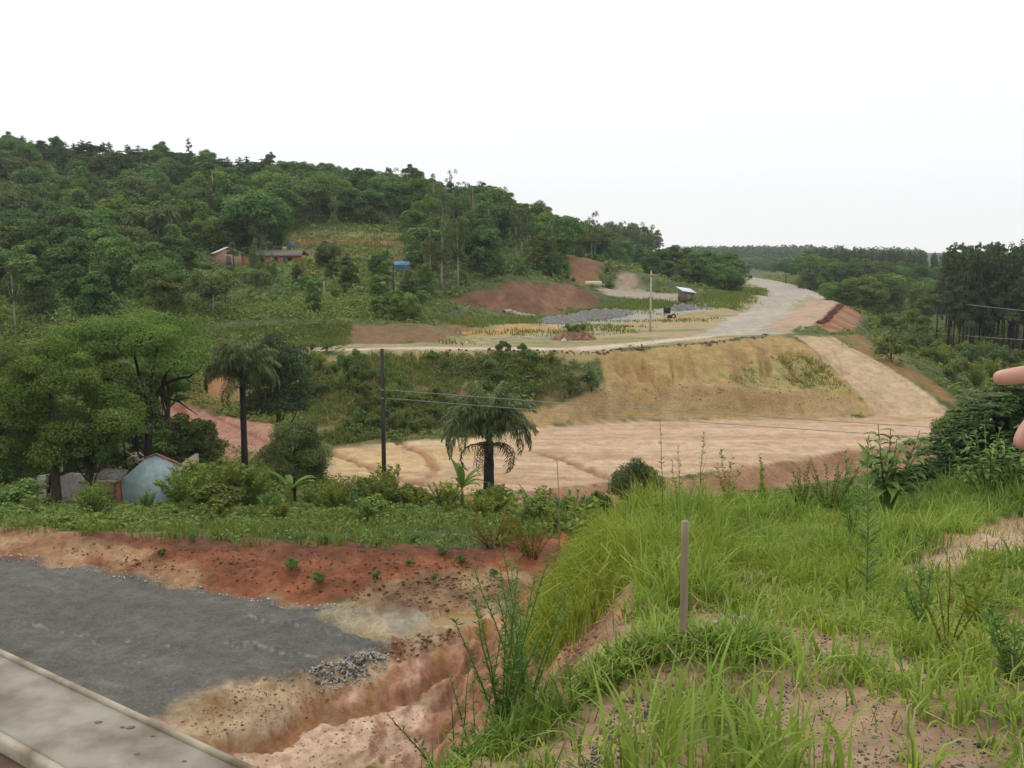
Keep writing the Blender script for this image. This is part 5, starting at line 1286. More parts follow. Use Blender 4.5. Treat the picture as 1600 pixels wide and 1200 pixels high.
# trampled grass below the stake
rng = np.random.default_rng(411); mb = MB()
P = polyY([(900, 1080), (990, 1020), (1060, 1008), (1220, 1012), (1240, 1036), (1060, 1036), (990, 1050), (920, 1100)])
Q = region_points(P, 1500, rng); n = len(Q)
blades(mb, rng, np.column_stack([Q, H(Q[:, 0], Q[:, 1]) - .01]), rng.uniform(.06, .22, n), rng.uniform(.007, .015, n), rng.uniform(.6, 1.9, n), None, 4, rng.random(n))
tag(mb.build("trampled_grass", LM['grass']), "leafy trampled grass around the foot of the stake", "grass", kind="stuff")
# yellow-green grass hanging down the bank
rng = np.random.default_rng(412); mb = MB()
P = np.vstack([polyY([(845, 990), (880, 1000), (935, 955), (965, 930), (985, 880), (960, 845), (905, 842), (868, 870), (850, 930)], 7, 27)])
P = np.array([(.1, 10.5), (.45, 8.8), (.85, 7.3), (1.1, 7.4), (1.2, 9), (1.35, 11), (1.7, 14), (2.2, 20), (1.6, 25), (.6, 23), (.1, 17)])
Q = region_points(P, 1500, rng); Q = np.repeat(Q, 14, 0) + rng.normal(size=(1500 * 14, 2)) * .06; n = len(Q)
blades(mb, rng, np.column_stack([Q, H(Q[:, 0], Q[:, 1]) - .02]), rng.uniform(.18, .58, n) * (.6 + .7 * vnoise(Q[:, 0] * 1.5, Q[:, 1] * 1.5)), rng.uniform(.008, .017, n), rng.uniform(.3, 1.9, n), None, 3, np.clip(.2 + .8 * rng.random(n), 0, 1))
tag(mb.build("hanging_grass", LM['grass_yellow']), "soft yellow-green grass hanging down the bank left of the stake", "grass", kind="stuff")
# grass at the lower left edge of the bank
rng = np.random.default_rng(413); mb = MB()
P = np.array([(-.55, 3.2), (-.2, 3.5), (.1, 4.1), (.32, 4.7), (.1, 4.9), (-.2, 4.6), (-.45, 4.0)])
Q = np.repeat(region_points(P, 120, rng), 12, 0); Q = Q + rng.normal(size=Q.shape) * .05; n = len(Q)
blades(mb, rng, np.column_stack([Q, H(Q[:, 0], Q[:, 1]) - .02]), rng.uniform(.06, .24, n), rng.uniform(.005, .011, n), rng.uniform(.2, 1.6, n), None, 4, rng.random(n))
tag(mb.build("edge_grass", LM['grass_dark']), "green grass on the broken edge of the bank, bottom centre", "grass", kind="stuff")

# ------------------------------------------------------------------ foreground weeds
def spindly(name, label, px, Y, Ht, seed, nst=5, spread=.3, mat='weed', L=.09, w=.012, dens=46, z=None, bare_f=.15, cat="weed"):
    rng = np.random.default_rng(seed); g = ground(px, Y)
    t = thing(name, label, cat, g); mb = MB(); sb = MB()
    for i in range(nst):
        a = rng.random() * 6.28; sp = spread * Ht * math.sqrt(rng.random()); hh = Ht * (1 if i == 0 else rng.uniform(.6, .95)); t_ = np.linspace(0, 1, 7)[:, None]
        pts = np.array([0, 0, -.03]) + np.hstack([math.cos(a) * sp * t_ ** 1.3, math.sin(a) * sp * t_ ** 1.3, hh * t_]) + rng.normal(size=(7, 3)) * .006 * Ht * t_
        sb.tube(pts, np.linspace(.0055, .0018, 7) * (.6 + .5 * Ht), 5, .4)
        m = dens; tt = rng.uniform(bare_f, 1.0, m); p = np.stack([np.interp(tt, t_[:, 0], pts[:, c]) for c in range(3)], 1)
        aa = np.arange(m) * 2.4 + rng.random(m); out = unit(np.column_stack([np.cos(aa), np.sin(aa), rng.uniform(.2, 1.2, m)]))
        ll = L * rng.uniform(.6, 1.25, m) * (1.15 - .55 * tt)
        mb.leaves(p + out * ll[:, None] * .5, np.cross(out, rng.normal(size=(m, 3))), ll, w * rng.uniform(.7, 1.2, m), rng.random(m), rng, tan=out)
    sb.build("stem", LM[mat], t, True); mb.build("foliage", LM[mat], t)
for a in [
    ("tall_weed", "tall leafy weed in front of the red bank, densest of its cluster", 785, 4.2, .95, 501, 10, .28, 'weed', .055, .008, 100),
    ("tall_weed", "slender weed just left of the dense tall weed", 745, 4.3, .80, 502, 6, .4, 'weed', .05, .008, 80),
    ("tall_weed", "weed with leaning stems right of the dense tall weed", 822, 4.5, .92, 503, 8, .3, 'weed', .055, .008, 90),
    ("tall_weed", "thin weed stems leaning out over the pink soil", 715, 4.0, .66, 504, 4, .55, 'weed', .04, .007, 55),
    ("tall_weed", "low bushy weed at the bottom left of the weed cluster", 700, 3.9, .34, 505, 9, .6, 'weed', .06, .01, 60),
    ("tall_weed", "thin tall stalk rising above the crest, left of three", 1035, 10.5, 1.35, 506, 2, .12, 'willowy', .07, .014, 60),
    ("tall_weed", "thin tall stalk rising above the crest, in the middle of three", 1062, 10.8, 1.1, 507, 3, .2, 'willowy', .07, .014, 55),
    ("tall_weed", "thin tall stalk rising above the crest, right of three", 1088, 11, 1.25, 508, 2, .15, 'willowy', .07, .014, 60),
    ("tall_weed", "upright feathery weed in the grass right of the stake", 1355, 6.6, 1.15, 509, 1, .05, 'leafy', .13, .018, 130),
    ("tall_weed", "leafy weed stalk below the broad-leaved plant", 1330, 9.0, .95, 510, 3, .2, 'weed', .10, .02, 60),
    ("tall_weed", "brownish bushy weed on the crest left of the broad-leaved plant", 1295, 12, .85, 511, 14, .45, 'olive', .05, .016, 90),
    ("tall_weed", "reddish green weed on the crest in front of the earth road's face", 1255, 12.4, .7, 512, 13, .45, 'olive', .05, .016, 80),
    ("tall_weed", "small pale weed on the crest near the dark round bush", 1135, 12.5, .8, 513, 4, .25, 'willowy', .08, .02, 50),
    ("tall_weed", "thin weed on the crest left of the reddish one", 1190, 12.6, .85, 514, 4, .25, 'willowy', .08, .02, 50),
    ("tall_weed", "weed with purplish tips in the trampled grass at right", 1480, 4.6, .55, 515, 7, .5, 'brown', .03, .006, 40),
    ("tall_weed", "bright yellowish sprig in the grass at right", 1515, 5.6, .45, 516, 4, .4, 'grass_yellow', .09, .02, 40),
    ("tall_weed", "low weed clump at the right edge of the bare soil", 1580, 4.0, .42, 517, 8, .5, 'weed', .07, .01, 50),
    ("tall_weed", "weed with thin stems in front of the path at right", 1440, 5.4, .5, 518, 6, .5, 'weed', .06, .01, 45),
]: spindly(*a)
def broad_plant(name, label, px, Y, Ht, seed, nst, L, mat='weed', per=11, spread=.4):
    rng = np.random.default_rng(seed); t = thing(name, label, "plant", ground(px, Y)); sb = MB()
    for i in range(nst):
        a = i * 2.4; sp = spread * Ht * (i / nst) ** .5; hh = Ht * rng.uniform(.7, 1.0); s = np.linspace(0, 1, 5)[:, None]
        pts = np.hstack([math.cos(a) * sp * s, math.sin(a) * sp * s, hh * s]); sb.tube(pts, np.linspace(.014, .005, 5), 5, .3)
        for j in range(per):
            u = rng.uniform(.35, 1.0); p = np.array([np.interp(u, s[:, 0], pts[:, c]) for c in range(3)]); az = j * 2.4 + i
            l = L * rng.uniform(.6, 1.1) * (1.2 - .6 * u); k_ = np.linspace(0, 1, 6); an = .5 - 1.6 * k_ ** 1.2
            x = np.concatenate([[0], np.cumsum(np.cos(an[:-1]) * l / 5)]); z = np.concatenate([[0], np.cumsum(np.sin(an[:-1]) * l / 5)]); ww = l * .19 * np.sin(np.clip(k_ * 3.0 + .12, 0, 3.1))
            V = []
            for c in range(6): V += [(x[c], -ww[c], z[c] + ww[c] * .3), (x[c], 0, z[c]), (x[c], ww[c], z[c] + ww[c] * .3)]
            mb = MB(); mb.add(V, [(3 * c + e, 3 * c + e + 1, 3 * c + e + 4, 3 * c + e + 3) for c in range(5) for e in (0, 1)], None, rng.random()); f = mb.build("leaf", LM[mat], t, True, tuple(p)); f.rotation_euler = (0, 0, az)
    sb.build("stem", LM[mat], t, True)
broad_plant("broad_leaved_plant", "tall plant with large drooping leaves on the crest left of the fir", 1385, 11.0, 1.1, 521, 9, .34, 'leafy', 13)
broad_plant("leafy_bush", "pale green leafy bush on the crest in front of the fir", 1545, 11.5, .95, 522, 14, .2, 'leafy', 16, .8)
broad_plant("leafy_bush", "pale leafy bush at the right edge of the crest", 1600, 11.3, .9, 523, 12, .2, 'leafy', 16, .8)

# ------------------------------------------------------------------ concrete edge of the overpass the photographer stands on
CONC = plain("weathered_concrete", (.33, .305, .25), .9, .22, 7.0, .5, color2=(.17, .145, .105), detail=10)
CONC_EDGE = plain("stained_concrete_edge", (.42, .37, .28), .9, .2, 7, .35, color2=(.17, .13, .085), detail=10)
PIT = plain("dark_pit", (.16, .13, .10), .95, .2, 20, .2)
DECK_SOIL = plain("soil_on_deck", (.16, .10, .07), .95, .35, 9, .5)
def at_z(px, py, z):
    a, b = ray(px, py); Y = (z - EYE) / b
    return np.array([a * Y, Y])
A_, B_, C_, D_ = at_z(0, 1020, .4), at_z(385, 1200, .4), at_z(0, 1142, .4), at_z(112, 1200, .4)
br_dir = (B_ - A_) / np.linalg.norm(B_ - A_); br_nrm = np.array([-br_dir[1], br_dir[0]]); br_o = B_
br_w = float(-((C_ + D_) / 2 - B_) @ br_nrm)
bridge = thing("overpass", "weathered concrete edge beam of the overpass at the lower left", "bridge", (0, 0, 0))
def extr(profile, s0, s1, name, mat, cuts=14):
    """profile: (offset across, z) pairs swept along the beam"""
    mb = MB(); n = len(profile); V = []
    ss = np.linspace(s0, s1, cuts)
    for s in ss:
        for o, z in profile:
            p = br_o + br_dir * s + br_nrm * o; V.append((p[0], p[1], z))
    q = []
    for i in range(cuts - 1):
        for k in range(n):
            k2 = (k + 1) % n; q.append((i * n + k, i * n + k2, (i + 1) * n + k2, (i + 1) * n + k))
    V += [V[0], V[(cuts - 1) * n]]
    t = [(0, k + 1, k) for k in range(1, n - 1)] + [((cuts - 1) * n, (cuts - 1) * n + k, (cuts - 1) * n + k + 1) for k in range(1, n - 1)]
    mb.add(V, q, t); return mb.build(name, mat, bridge)
w_ = br_w
extr([(0.0, .39), (0.0, -1.2), (-w_, -1.2), (-w_, .39), (-w_ + .008, .398), (-w_ * .5, .3995), (-.01, .398)], -14, 5, "edge_beam", CONC)
extr([(.012, .404), (.012, .34), (.001, .34), (-.008, .3985), (-.006, .408), (.006, .408)], -14, 5, "outer_lip", CONC_EDGE)
extr([(-w_ - .001, .396), (-w_ - .001, .30), (-w_ - .022, .30), (-w_ - .022, .385), (-w_ - .016, .392)], -14, 5, "inner_lip", CONC_EDGE)
extr([(-w_ - .024, .36), (-w_ - .024, -.35), (-9, -.35), (-9, .05), (-1.1, .06), (-w_ - .3, .30)], -14, 5, "deck_slab", DECK_SOIL)
rng = np.random.default_rng(600)
for k in range(26):
    s = rng.uniform(-2.2, .3); o = rng.uniform(-w_ + .03, -.02); p = br_o + br_dir * s + br_nrm * o; r = rng.uniform(.003, .008)
    mb = MB(); a = np.linspace(0, 6.283, 9)[:-1]; rr = r * rng.uniform(.7, 1.3, 8)
    V = [(math.cos(t) * x * 1.6, math.sin(t) * x, 0) for t, x in zip(a, rr)] + [(0, 0, -.001)]
    mb.add(V, None, [(8, i, (i + 1) % 8) for i in range(8)]); mb.build("pit", PIT, bridge, False, (p[0], p[1], .4005))

for s in (-1.4,):
    p = br_o + br_dir * s; mb = MB(); a = p + br_nrm * -.012; b = p + br_nrm * (-w_ + .026); e = br_dir * .0022
    mb.add([(*(a - e), .4012), (*(a + e), .4012), (*(b + e), .4012), (*(b - e), .4012), (*(a - e), .398), (*(a + e), .398), (*(b + e), .398), (*(b - e), .398)], [(0, 1, 2, 3), (0, 4, 5, 1), (1, 5, 6, 2), (2, 6, 7, 3), (3, 7, 4, 0)]); mb.build("joint", PIT, bridge)
# ------------------------------------------------------------------ stake
WOOD_GREY = plain("grey_wood", (.36, .29, .20), .9, .3, 14, .6, stretch=(1, 1, .08), color2=(.22, .17, .115))
g = ground(1068, 4.6); zt = W(1068, 815, 4.6)[2] - g[2]
mb = MB(); s = np.linspace(0, 1, 9); rng = np.random.default_rng(601)
mb.tube(np.column_stack([-.004 * s + rng.normal(size=9) * .0008, .01 * s, -.1 + (zt + .1) * s]), .0185 * (1 + rng.normal(size=9) * .03), 9)
tag(mb.build("survey_stake", WOOD_GREY, None, False, g), "weathered grey wooden stake standing upright in the grass", "stake")
# thin sticks
for px, y0, y1, Y, lab in [(874, 850, 720, 30, "thin pale stick standing in the weeds below the round bush"), (812, 1098, 1035, 4.9, "short dark dry stalk left of the stake")]:
    g = W(px, y0, Y); zt = W(px, y1, Y)[2]; gg = float(H(g[0], g[1]))
    mb = MB(); mb.tube([(0, 0, min(0, gg - g[2]) - .05), (-.01 * Y / 30, 0, (zt - g[2]) * .5), (-.09 * Y / 30, 0, zt - g[2])], [.0008 * Y, .0006 * Y, .0005 * Y], 6)
    tag(mb.build("stick", WOOD_GREY if Y > 10 else BARK_DARK, None, True, g), lab, "stick")

# ------------------------------------------------------------------ stones
def stone_mesh(seed, name="stone", mat=None):
    rng = np.random.default_rng(seed); ph = (1 + 5 ** .5) / 2
    V = unit(np.array([(-1, ph, 0), (1, ph, 0), (-1, -ph, 0), (1, -ph, 0), (0, -1, ph), (0, 1, ph), (0, -1, -ph), (0, 1, -ph), (ph, 0, -1), (ph, 0, 1), (-ph, 0, -1), (-ph, 0, 1)], float))
    T = [(0, 11, 5), (0, 5, 1), (0, 1, 7), (0, 7, 10), (0, 10, 11), (1, 5, 9), (5, 11, 4), (11, 10, 2), (10, 7, 6), (7, 1, 8), (3, 9, 4), (3, 4, 2), (3, 2, 6), (3, 6, 8), (3, 8, 9), (4, 9, 5), (2, 4, 11), (6, 2, 10), (8, 6, 7), (9, 8, 1)]
    V = V * rng.uniform(.62, 1.1, (12, 1)) * np.array([1, rng.uniform(.65, .95), rng.uniform(.5, .75)])
    return mesh_np(name, V, None, T, mat), V, np.array(T)
ROCK = plain("crushed_rock", (.44, .43, .39), .9, .25, 2.0, .3); ROCK_D = plain("dark_rock", (.13, .125, .12), .9, .3, 2.0, .3)
SM = [stone_mesh(610 + i, "stone", ROCK)[0] for i in range(5)]; SMD = [stone_mesh(620 + i, "stone", ROCK_D)[0] for i in range(4)]
rng = np.random.default_rng(630)
heapP = plan([(482, 1048), (530, 1035), (590, 1022), (604, 1032), (570, 1058), (520, 1070), (492, 1072)], 17, 26); hc = heapP.mean(0)
t = thing("rock_pile", "small pile of broken grey rock at the end of the crushed-stone road", "rock pile", (hc[0], hc[1], float(H(*hc))))
q = region_points(heapP, 300, rng)
for i, (x, y) in enumerate(q):
    e = sdist(heapP, np.array([x]), np.array([y]), 9)[0]; s = rng.uniform(.03, .075)
    o = link("stone", (SM if rng.random() < .72 else SMD)[i % 4], t, (x - hc[0], y - hc[1], float(H(x, y)) - t.location.z + s * .3 + min(.22, e * .45) * rng.random()), 0, s)
    o.rotation_euler = tuple(rng.uniform(0, 6.28, 3))
def gravel(name, label, P, n, s0, s1, mat, seed, dens=None):
    """loose small stones lying on the ground"""
    rng = np.random.default_rng(seed); q = region_points(P, n, rng)
    if dens is not None: q = q[rng.random(len(q)) < dens(q[:, 0], q[:, 1])]
    mb = MB(); base = [stone_mesh(seed + i)[1:] for i in range(3)]
    for i, (x, y) in enumerate(q):
        V, T = base[i % 3]; a = rng.random() * 6.28; s = rng.uniform(s0, s1) * (.5 + rng.random() ** 3)
        R = np.array([[math.cos(a), -math.sin(a), 0], [math.sin(a), math.cos(a), 0], [0, 0, 1]])
        mb.add(V @ R.T * s + np.array([x, y, float(H(x, y)) + s * .2]), None, T)
    return tag(mb.build(name, mat), label, "gravel", kind="stuff")
gravel("dark_gravel", "dark gravel scattered over the bare soil at the lower right", bare[1], 1500, .0035, .009, ROCK_D, 641)
gravel("ledge_gravel", "dark gravel on the broken soil left of the long grass", bare[3], 520, .006, .016, ROCK_D, 642)
gravel("grass_gravel", "gravel showing between the trampled grass right of the stake", bare[5], 900, .004, .011, ROCK_D, 643)
gravel("path_gravel", "small stones on the pale path at the right", bare[0], 260, .008, .02, ROCK, 644)
rng = np.random.default_rng(645)
for i in range(46):
    x, y = region_points(bare[2], 1, rng)[0]; s = rng.uniform(.012, .034)
    o = link("stone", (SM + SMD)[i % 9], None, (x, y, float(H(x, y)) + s * .3), 0, s); o.rotation_euler = tuple(rng.uniform(0, 6.28, 3))
    tag(o, "grey stone in the little stone patch behind the stake's foot", "stone", "stones behind the stake")
for px, py, s, lab in [(1012, 1118, .04, "flat grey rock on the broken soil ledge left of the long grass"), (1055, 1132, .025, "small pale rock on the broken soil ledge"), (1532, 1165, .03, "grey rock on the bare soil at the bottom right"), (1405, 1188, .022, "dark rock on the bare soil near the bottom edge")]:
    x, y = hit(px, py, 2.4, 8); o = link("stone", SMD[2] if px != 1055 else SM[1], None, (x, y, float(H(x, y)) + s * .3), .7, s); tag(o, lab, "stone")
gravel("road_gravel", "loose stones along the edge of the crushed-stone road", plan([(0, 862), (150, 885), (300, 912), (420, 933), (560, 946), (560, 958), (420, 945), (300, 925), (150, 898), (0, 875)], 23, 36), 300, .015, .06, ROCK, 646)
gravel("clods", "dark earth clods by the puddle", plan([(600, 940), (640, 905), (780, 900), (800, 930), (760, 950), (640, 950)], 22, 33), 420, .02, .07, plain("clod", (.25, .17, .095), .95, .3, 4, .4), 647)
gravel("scarp_clods", "earth clods where the road meets the bank", plan([(590, 1010), (640, 990), (700, 985), (730, 975), (700, 1010), (620, 1035)], 20, 28), 130, .02, .08, plain("scarp_clod", (.26, .16, .09), .95, .3, 4, .4), 648)
gravel("cut_clods", "loose earth clods along the foot of the ochre cut", plan([(930, 605), (1060, 596), (1160, 592), (1240, 590), (1320, 625), (1300, 640), (1150, 618), (1000, 620), (930, 625)], 98, 125), 260, .05, .16, plain("ochre_clod", (.36, .24, .105), .95, .3, 2, .4), 649)
gravel("track_clods", "dark clods along the edge of the haul track", plan([(700, 547), (930, 549), (1010, 543), (1130, 532), (1200, 522), (1200, 528), (1120, 540), (930, 556), (700, 553)], 100, 135), 260, .08, .3, plain("track_clod", (.18, .13, .08), .95, .3, 2, .4), 650)
gravel("fill_clods", "dark red clods along the right edge of the upper road", plan([(1277, 506), (1310, 476), (1318, 478), (1290, 506)], 135, 240), 220, .15, .5, plain("red_clod", (.15, .055, .035), .95, .3, 2, .4), 651)

gravel("bank_clods", "reddish clods of earth on the broken bank left of the stake", np.array([(-.3, 4.2), (.1, 4.8), (.45, 5.6), (.7, 6.5), (.95, 8.2), (.5, 8.6), (.1, 7), (-.3, 5.6)]), 700, .008, .035, plain("bank_clod", (.33, .17, .105), .95, .3, 6, .4), 652)
gravel("pink_clods", "small pinkish clods on the raw clay at the bottom", plan([(300, 1195), (400, 1180), (520, 1130), (600, 1120), (680, 1110), (655, 1195)], 15, 24), 420, .012, .045, plain("pink_clod", (.44, .29, .2), .95, .3, 6, .4), 653)
gravel("olive_clods", "small stones and clods on the mud beside the road's end", plan([(280, 1130), (400, 1065), (490, 1060), (540, 1080), (440, 1140), (330, 1160)], 15, 25), 420, .01, .04, plain("mud_clod", (.28, .2, .11), .95, .3, 6, .4), 654)
gravel("berm_clods", "small clods on the bare red berm", plan([(60, 850), (350, 856), (560, 860), (760, 866), (740, 925), (560, 940), (400, 922), (200, 885)], 23, 36), 700, .02, .07, plain("berm_clod", (.2, .075, .035), .95, .3, 4, .4), 655)
gravel("rock_chips", "small rock chips round the rock pile", plan([(470, 1050), (530, 1030), (600, 1015), (625, 1030), (580, 1066), (500, 1085)], 17, 26), 500, .012, .04, ROCK, 656)
# puddle
WATER, n_, l_ = mat_new("muddy_water")
o_ = n_.new("ShaderNodeOutputMaterial"); b_ = n_.new("ShaderNodeBsdfPrincipled"); b_.inputs["Base Color"].default_value = (.27, .17, .055, 1); b_.inputs["Roughness"].default_value = .22; b_.inputs["Specular IOR Level"].default_value = .14
wv = n_.new("ShaderNodeTexNoise"); wv.inputs["Scale"].default_value = 3; bp_ = n_.new("ShaderNodeBump"); bp_.inputs["Strength"].default_value = .05
l_.new(wv.outputs["Fac"], bp_.inputs["Height"]); l_.new(bp_.outputs["Normal"], b_.inputs["Normal"]); l_.new(b_.outputs["BSDF"], o_.inputs["Surface"])
c = PUD_P.mean(0); V = [(c[0], c[1], PUD_Z)] + [(c[0] + (p[0] - c[0]) * 1.25, c[1] + (p[1] - c[1]) * 1.25, PUD_Z) for p in PUD_P]
me = mesh_np("puddle", V, None, [(0, i + 1, (i + 1) % len(PUD_P) + 1) for i in range(len(PUD_P))], WATER)
tag(link("puddle", me), "muddy brown puddle at the foot of the bank", "puddle", kind="structure")

# ------------------------------------------------------------------ poles and wires
POLE_D = plain("dark_pole_wood", (.06, .048, .038), .9, .3, 10, .5, stretch=(1, 1, .06)); POLE_C = plain("pole_concrete", (.50, .47, .42), .9, .15, 5, .2); POLE_P = plain("pale_pole", (.34, .30, .24), .9, .2, 5, .3)
METAL = plain("dull_metal", (.30, .30, .30), .5, .15, 10, .1, .6); CERAM = plain("brown_insulator", (.12, .05, .03), .35, .1, 10, .0)
def pole(name, label, px, Y, top, r, mat, arm=None, armdir=0.0, r2=None, bolts=()):
    g = ground(px, Y); h = W(px, top, Y)[2] - g[2]; t = thing(name, label, "utility pole", g)
    mb = MB(); mb.tube([(0, 0, -.6), (0, 0, h * .5), (0, 0, h)], [r, (r + (r2 or r * .75)) / 2, r2 or r * .75], 10); mb.build("shaft", mat, t, True)
    if arm:
        za, L = W(px, arm, Y)[2] - g[2], 1.0; m = MB(); m.box(-L, L, -r * .8 - .12, -r * .8, za - .10, za + .10); a = m.build("crossarm", POLE_P if mat is POLE_C else mat, t); a.rotation_euler = (0, 0, armdir)
        for x in (-.85, -.4, .4, .85):
            m = MB(); m.tube([(x, -r * .8 - .06, za + .10), (x, -r * .8 - .06, za + .2), (x, -r * .8 - .06, za + .28)], [.03, .05, .02], 8); m.build("insulator", CERAM, a, True)
    for zb in bolts:
        z_ = W(px, zb, Y)[2] - g[2]; m = MB(); m.box(-.06, .06, -r - .1, -r * .6, z_ - .04, z_ + .04); m.build("bracket", METAL, t)
    return t, g, h
P1, G1, h1 = pole("utility_pole", "dark wooden pole standing behind the strip of weeds", 601, 56, 545, .14, POLE_D, None, 0, .105, (609, 622))
pole("utility_pole", "pale concrete pole with crossarm on the levelled upper ground", 1016, 137, 423, .16, POLE_C, 430, .25, .10)
pole("utility_pole", "thin pale pole low on the left hillside", 507, 140, 440, .13, POLE_P, None, 0, .10)
pole("utility_pole", "thin dark pole in front of the blue shelter", 615, 150, 412, .13, POLE_D, None, 0, .10)
pole("utility_pole", "dark thin pole in front of the pines", 1463, 178, 462, .13, POLE_D, None, 0, .10)
def off_pole(x, y, zt, lab):
    z = float(H(x, y)); t = thing("utility_pole", lab, "utility pole", (x, y, z)); m = MB(); m.tube([(0, 0, -.5), (0, 0, (zt - z) * .5), (0, 0, zt - z + .6)], [.14, .12, .1], 10); m.build("shaft", POLE_D, t, True)
Wm = plain("wire_metal", (.34, .33, .30), .6, .1, 4, .0)
def wire(label, a, b, r, sag):
    a, b = np.array(a), np.array(b); s = np.linspace(0, 1, 24)[:, None]; pts = a + (b - a) * s - np.array([0, 0, 1]) * sag * 4 * s * (1 - s)
    mb = MB(); mb.tube(pts - a, r, 5); tag(mb.build("wire", Wm, None, True, tuple(a)), label, "wire")
e1, e2 = W(1900, 693, 38), W(1900, 711, 38)
off_pole(e1[0], e1[1], e1[2], "dark pole beyond the right edge carrying the two low wires")
wire("upper one of the two wires running right from the dark pole", W(604, 609, 55.85), e1, .016, .12)
wire("lower one of the two wires running right from the dark pole", W(604, 622, 55.85), e2, .016, .12)
e3, e4 = W(1760, 497, 105), W(1760, 536, 105)
off_pole(e3[0], e3[1], e3[2], "dark pole beyond the right edge carrying the wires before the pines")
wire("upper wire crossing in front of the pines", W(1463, 469, 178), e3, .035, .3); wire("lower wire crossing in front of the pines", W(1463, 520, 178), e4, .035, .3)

# ------------------------------------------------------------------ houses
PINK = plain("pinkish_plaster", (.52, .33, .22), .9, .15, 3, .1); BRICK = plain("orange_brick", (.42, .19, .09), .9, .25, 8, .3); TILE = plain("old_roof_sheets", (.22, .195, .165), .9, .25, 5, .4)
ZINC = plain("zinc_sheet", (.72, .72, .73), .5, .08, 3, .1); DARK = plain("dark_opening", (.025, .022, .02), .9, .2, 3, 0); DOOR = plain("grey_door_paint", (.12, .12, .15), .7, .2, 5, .1)
BLUE = plain("light_blue_limewash", (.56, .70, .74), .95, .12, 2.2, .15); BEIGE = plain("beige_plaster", (.46, .40, .28), .95, .2, 2, .2); PLANK = plain("weathered_plank", (.30, .24, .17), .9, .3, 6, .5); GREYW = plain("grey_boards", (.22, .19, .165), .9, .25, 6, .4)
def gable(mb, w, d, eave, ridge, y):
    """front wall with a gable, from -w/2 to w/2 at depth y, thickness d"""
    P = [(-w / 2, 0), (w / 2, 0), (w / 2, eave), (0, ridge), (-w / 2, eave)]
    V = [(x, y, z) for x, z in P] + [(x, y + d, z) for x, z in P]
    mb.add(V, [(i, (i + 1) % 5, (i + 1) % 5 + 5, i + 5) for i in range(5)], [(0, 2, 1), (0, 3, 2), (0, 4, 3), (5, 6, 7), (5, 7, 8), (5, 8, 9)])
def slab(mb, a, b, c, d, th):
    v = np.array([a, b, c, d], float); V = np.vstack([v, v - np.array([0, 0, th])]); mb.add(V, [(0, 1, 2, 3), (7, 6, 5, 4), (0, 4, 5, 1), (1, 5, 6, 2), (2, 6, 7, 3), (3, 7, 4, 0)])
g = ground(358, 186)
h = thing("house", "small pinkish house with a pale metal roof on the left hillside", "house", (g[0], g[1], W(358, 417, 186)[2]), .38)
m = MB(); gable(m, 4.6, .2, 2.6, 3.6, 0); gable(m, 4.6, .2, 2.6, 3.6, 5.8); m.box(-2.3, -2.1, .2, 5.8, 0, 2.6); m.box(2.1, 2.3, .2, 5.8, 0, 2.6); m.box(-2.4, 2.4, -.05, 6.05, -1.6, -.002); m.build("wall", PINK, h)
m = MB(); slab(m, (-2.7, -.35, 2.48), (0, -.35, 3.7), (0, 6.3, 3.7), (-2.7, 6.3, 2.48), .07); slab(m, (0, -.35, 3.7), (2.75, -.35, 2.46), (2.75, 6.3, 2.46), (0, 6.3, 3.7), .07); m.build("roof", ZINC, h)
m = MB(); m.box(-.5, .4, -.06, -.005, 0, 2.0); d = m.build("door", DOOR, h); m = MB(); m.box(.28, .34, -.09, -.062, .95, 1.05); m.build("handle", METAL, d)
m = MB(); m.box(2.302, 2.34, 1.6, 2.8, 1.0, 1.9); m.build("window", DARK, h)
m = MB(); m.box(2.36, 4.2, .5, 4.5, -1.0, 2.0); l2 = m.build("lean_to", BRICK, h); m = MB(); slab(m, (2.32, .2, 2.4), (4.5, .2, 2.06), (4.5, 4.8, 2.06), (2.32, 4.8, 2.4), .06); m.build("lean_to_roof", TILE, h)
g = ground(434, 191)
h = thing("house", "long low orange brick house with a grey-brown roof beside the pink one", "house", (g[0], g[1], W(434, 413, 191)[2]), -.06)
m = MB(); m.box(-4.4, 4.4, 0, 5.2, -1.5, 1.75); m.build("wall", BRICK, h)
m = MB(); slab(m, (-4.8, -.5, 1.7), (4.8, -.5, 1.7), (4.3, 2.6, 2.75), (-4.3, 2.6, 2.75), .08); slab(m, (-4.3, 2.6, 2.75), (4.3, 2.6, 2.75), (4.8, 5.7, 1.7), (-4.8, 5.7, 1.7), .08); m.build("roof", TILE, h)
for x in (-3.0, -.4, 2.4):
    m = MB(); m.box(x - .4, x + .4, -.05, -.004, .5, 1.35); w_ = m.build("window", DARK, h); m = MB(); m.box(x - .5, x + .5, -.1, -.052, .42, .5); m.build("sill", PINK, w_)
m = MB(); m.box(1.1, 1.9, -.05, -.004, -.2, 1.5); m.build("door", DOOR, h)
t = thing("water_tank", "blue water tank on a pale post behind the long house", "water tank", ground(457, 197)); zt = W(457, 386, 197)[2] - t.location.z
m = MB(); m.tube([(0, 0, zt), (0, 0, zt + .05), (0, 0, zt + .85), (0, 0, zt + .95)], [.5, .55, .48, .2], 14); m.build("tank", plain("blue_plastic", (.04, .16, .30), .5, .1, 3, 0), t, True); m = MB(); m.box(-.12, .12, -.12, .12, -.5, zt - .003); m.build("post", BEIGE, t)
t = thing("clothes_screen", "cream sheet hanging behind the long house's roof", "sheet", ground(445, 198)); zt = W(445, 390, 198)[2] - t.location.z
m = MB(); m.box(-.4, .4, -.02, .02, zt - .2, zt + .6); m.build("sheet", plain("cream_cloth", (.55, .48, .30), .9, .1, 3, 0), t)
for x in (-.45, .45): m = MB(); m.box(x - .04, x + .04, -.04, .04, -.3, zt + .65); m.build("post", PLANK, t)
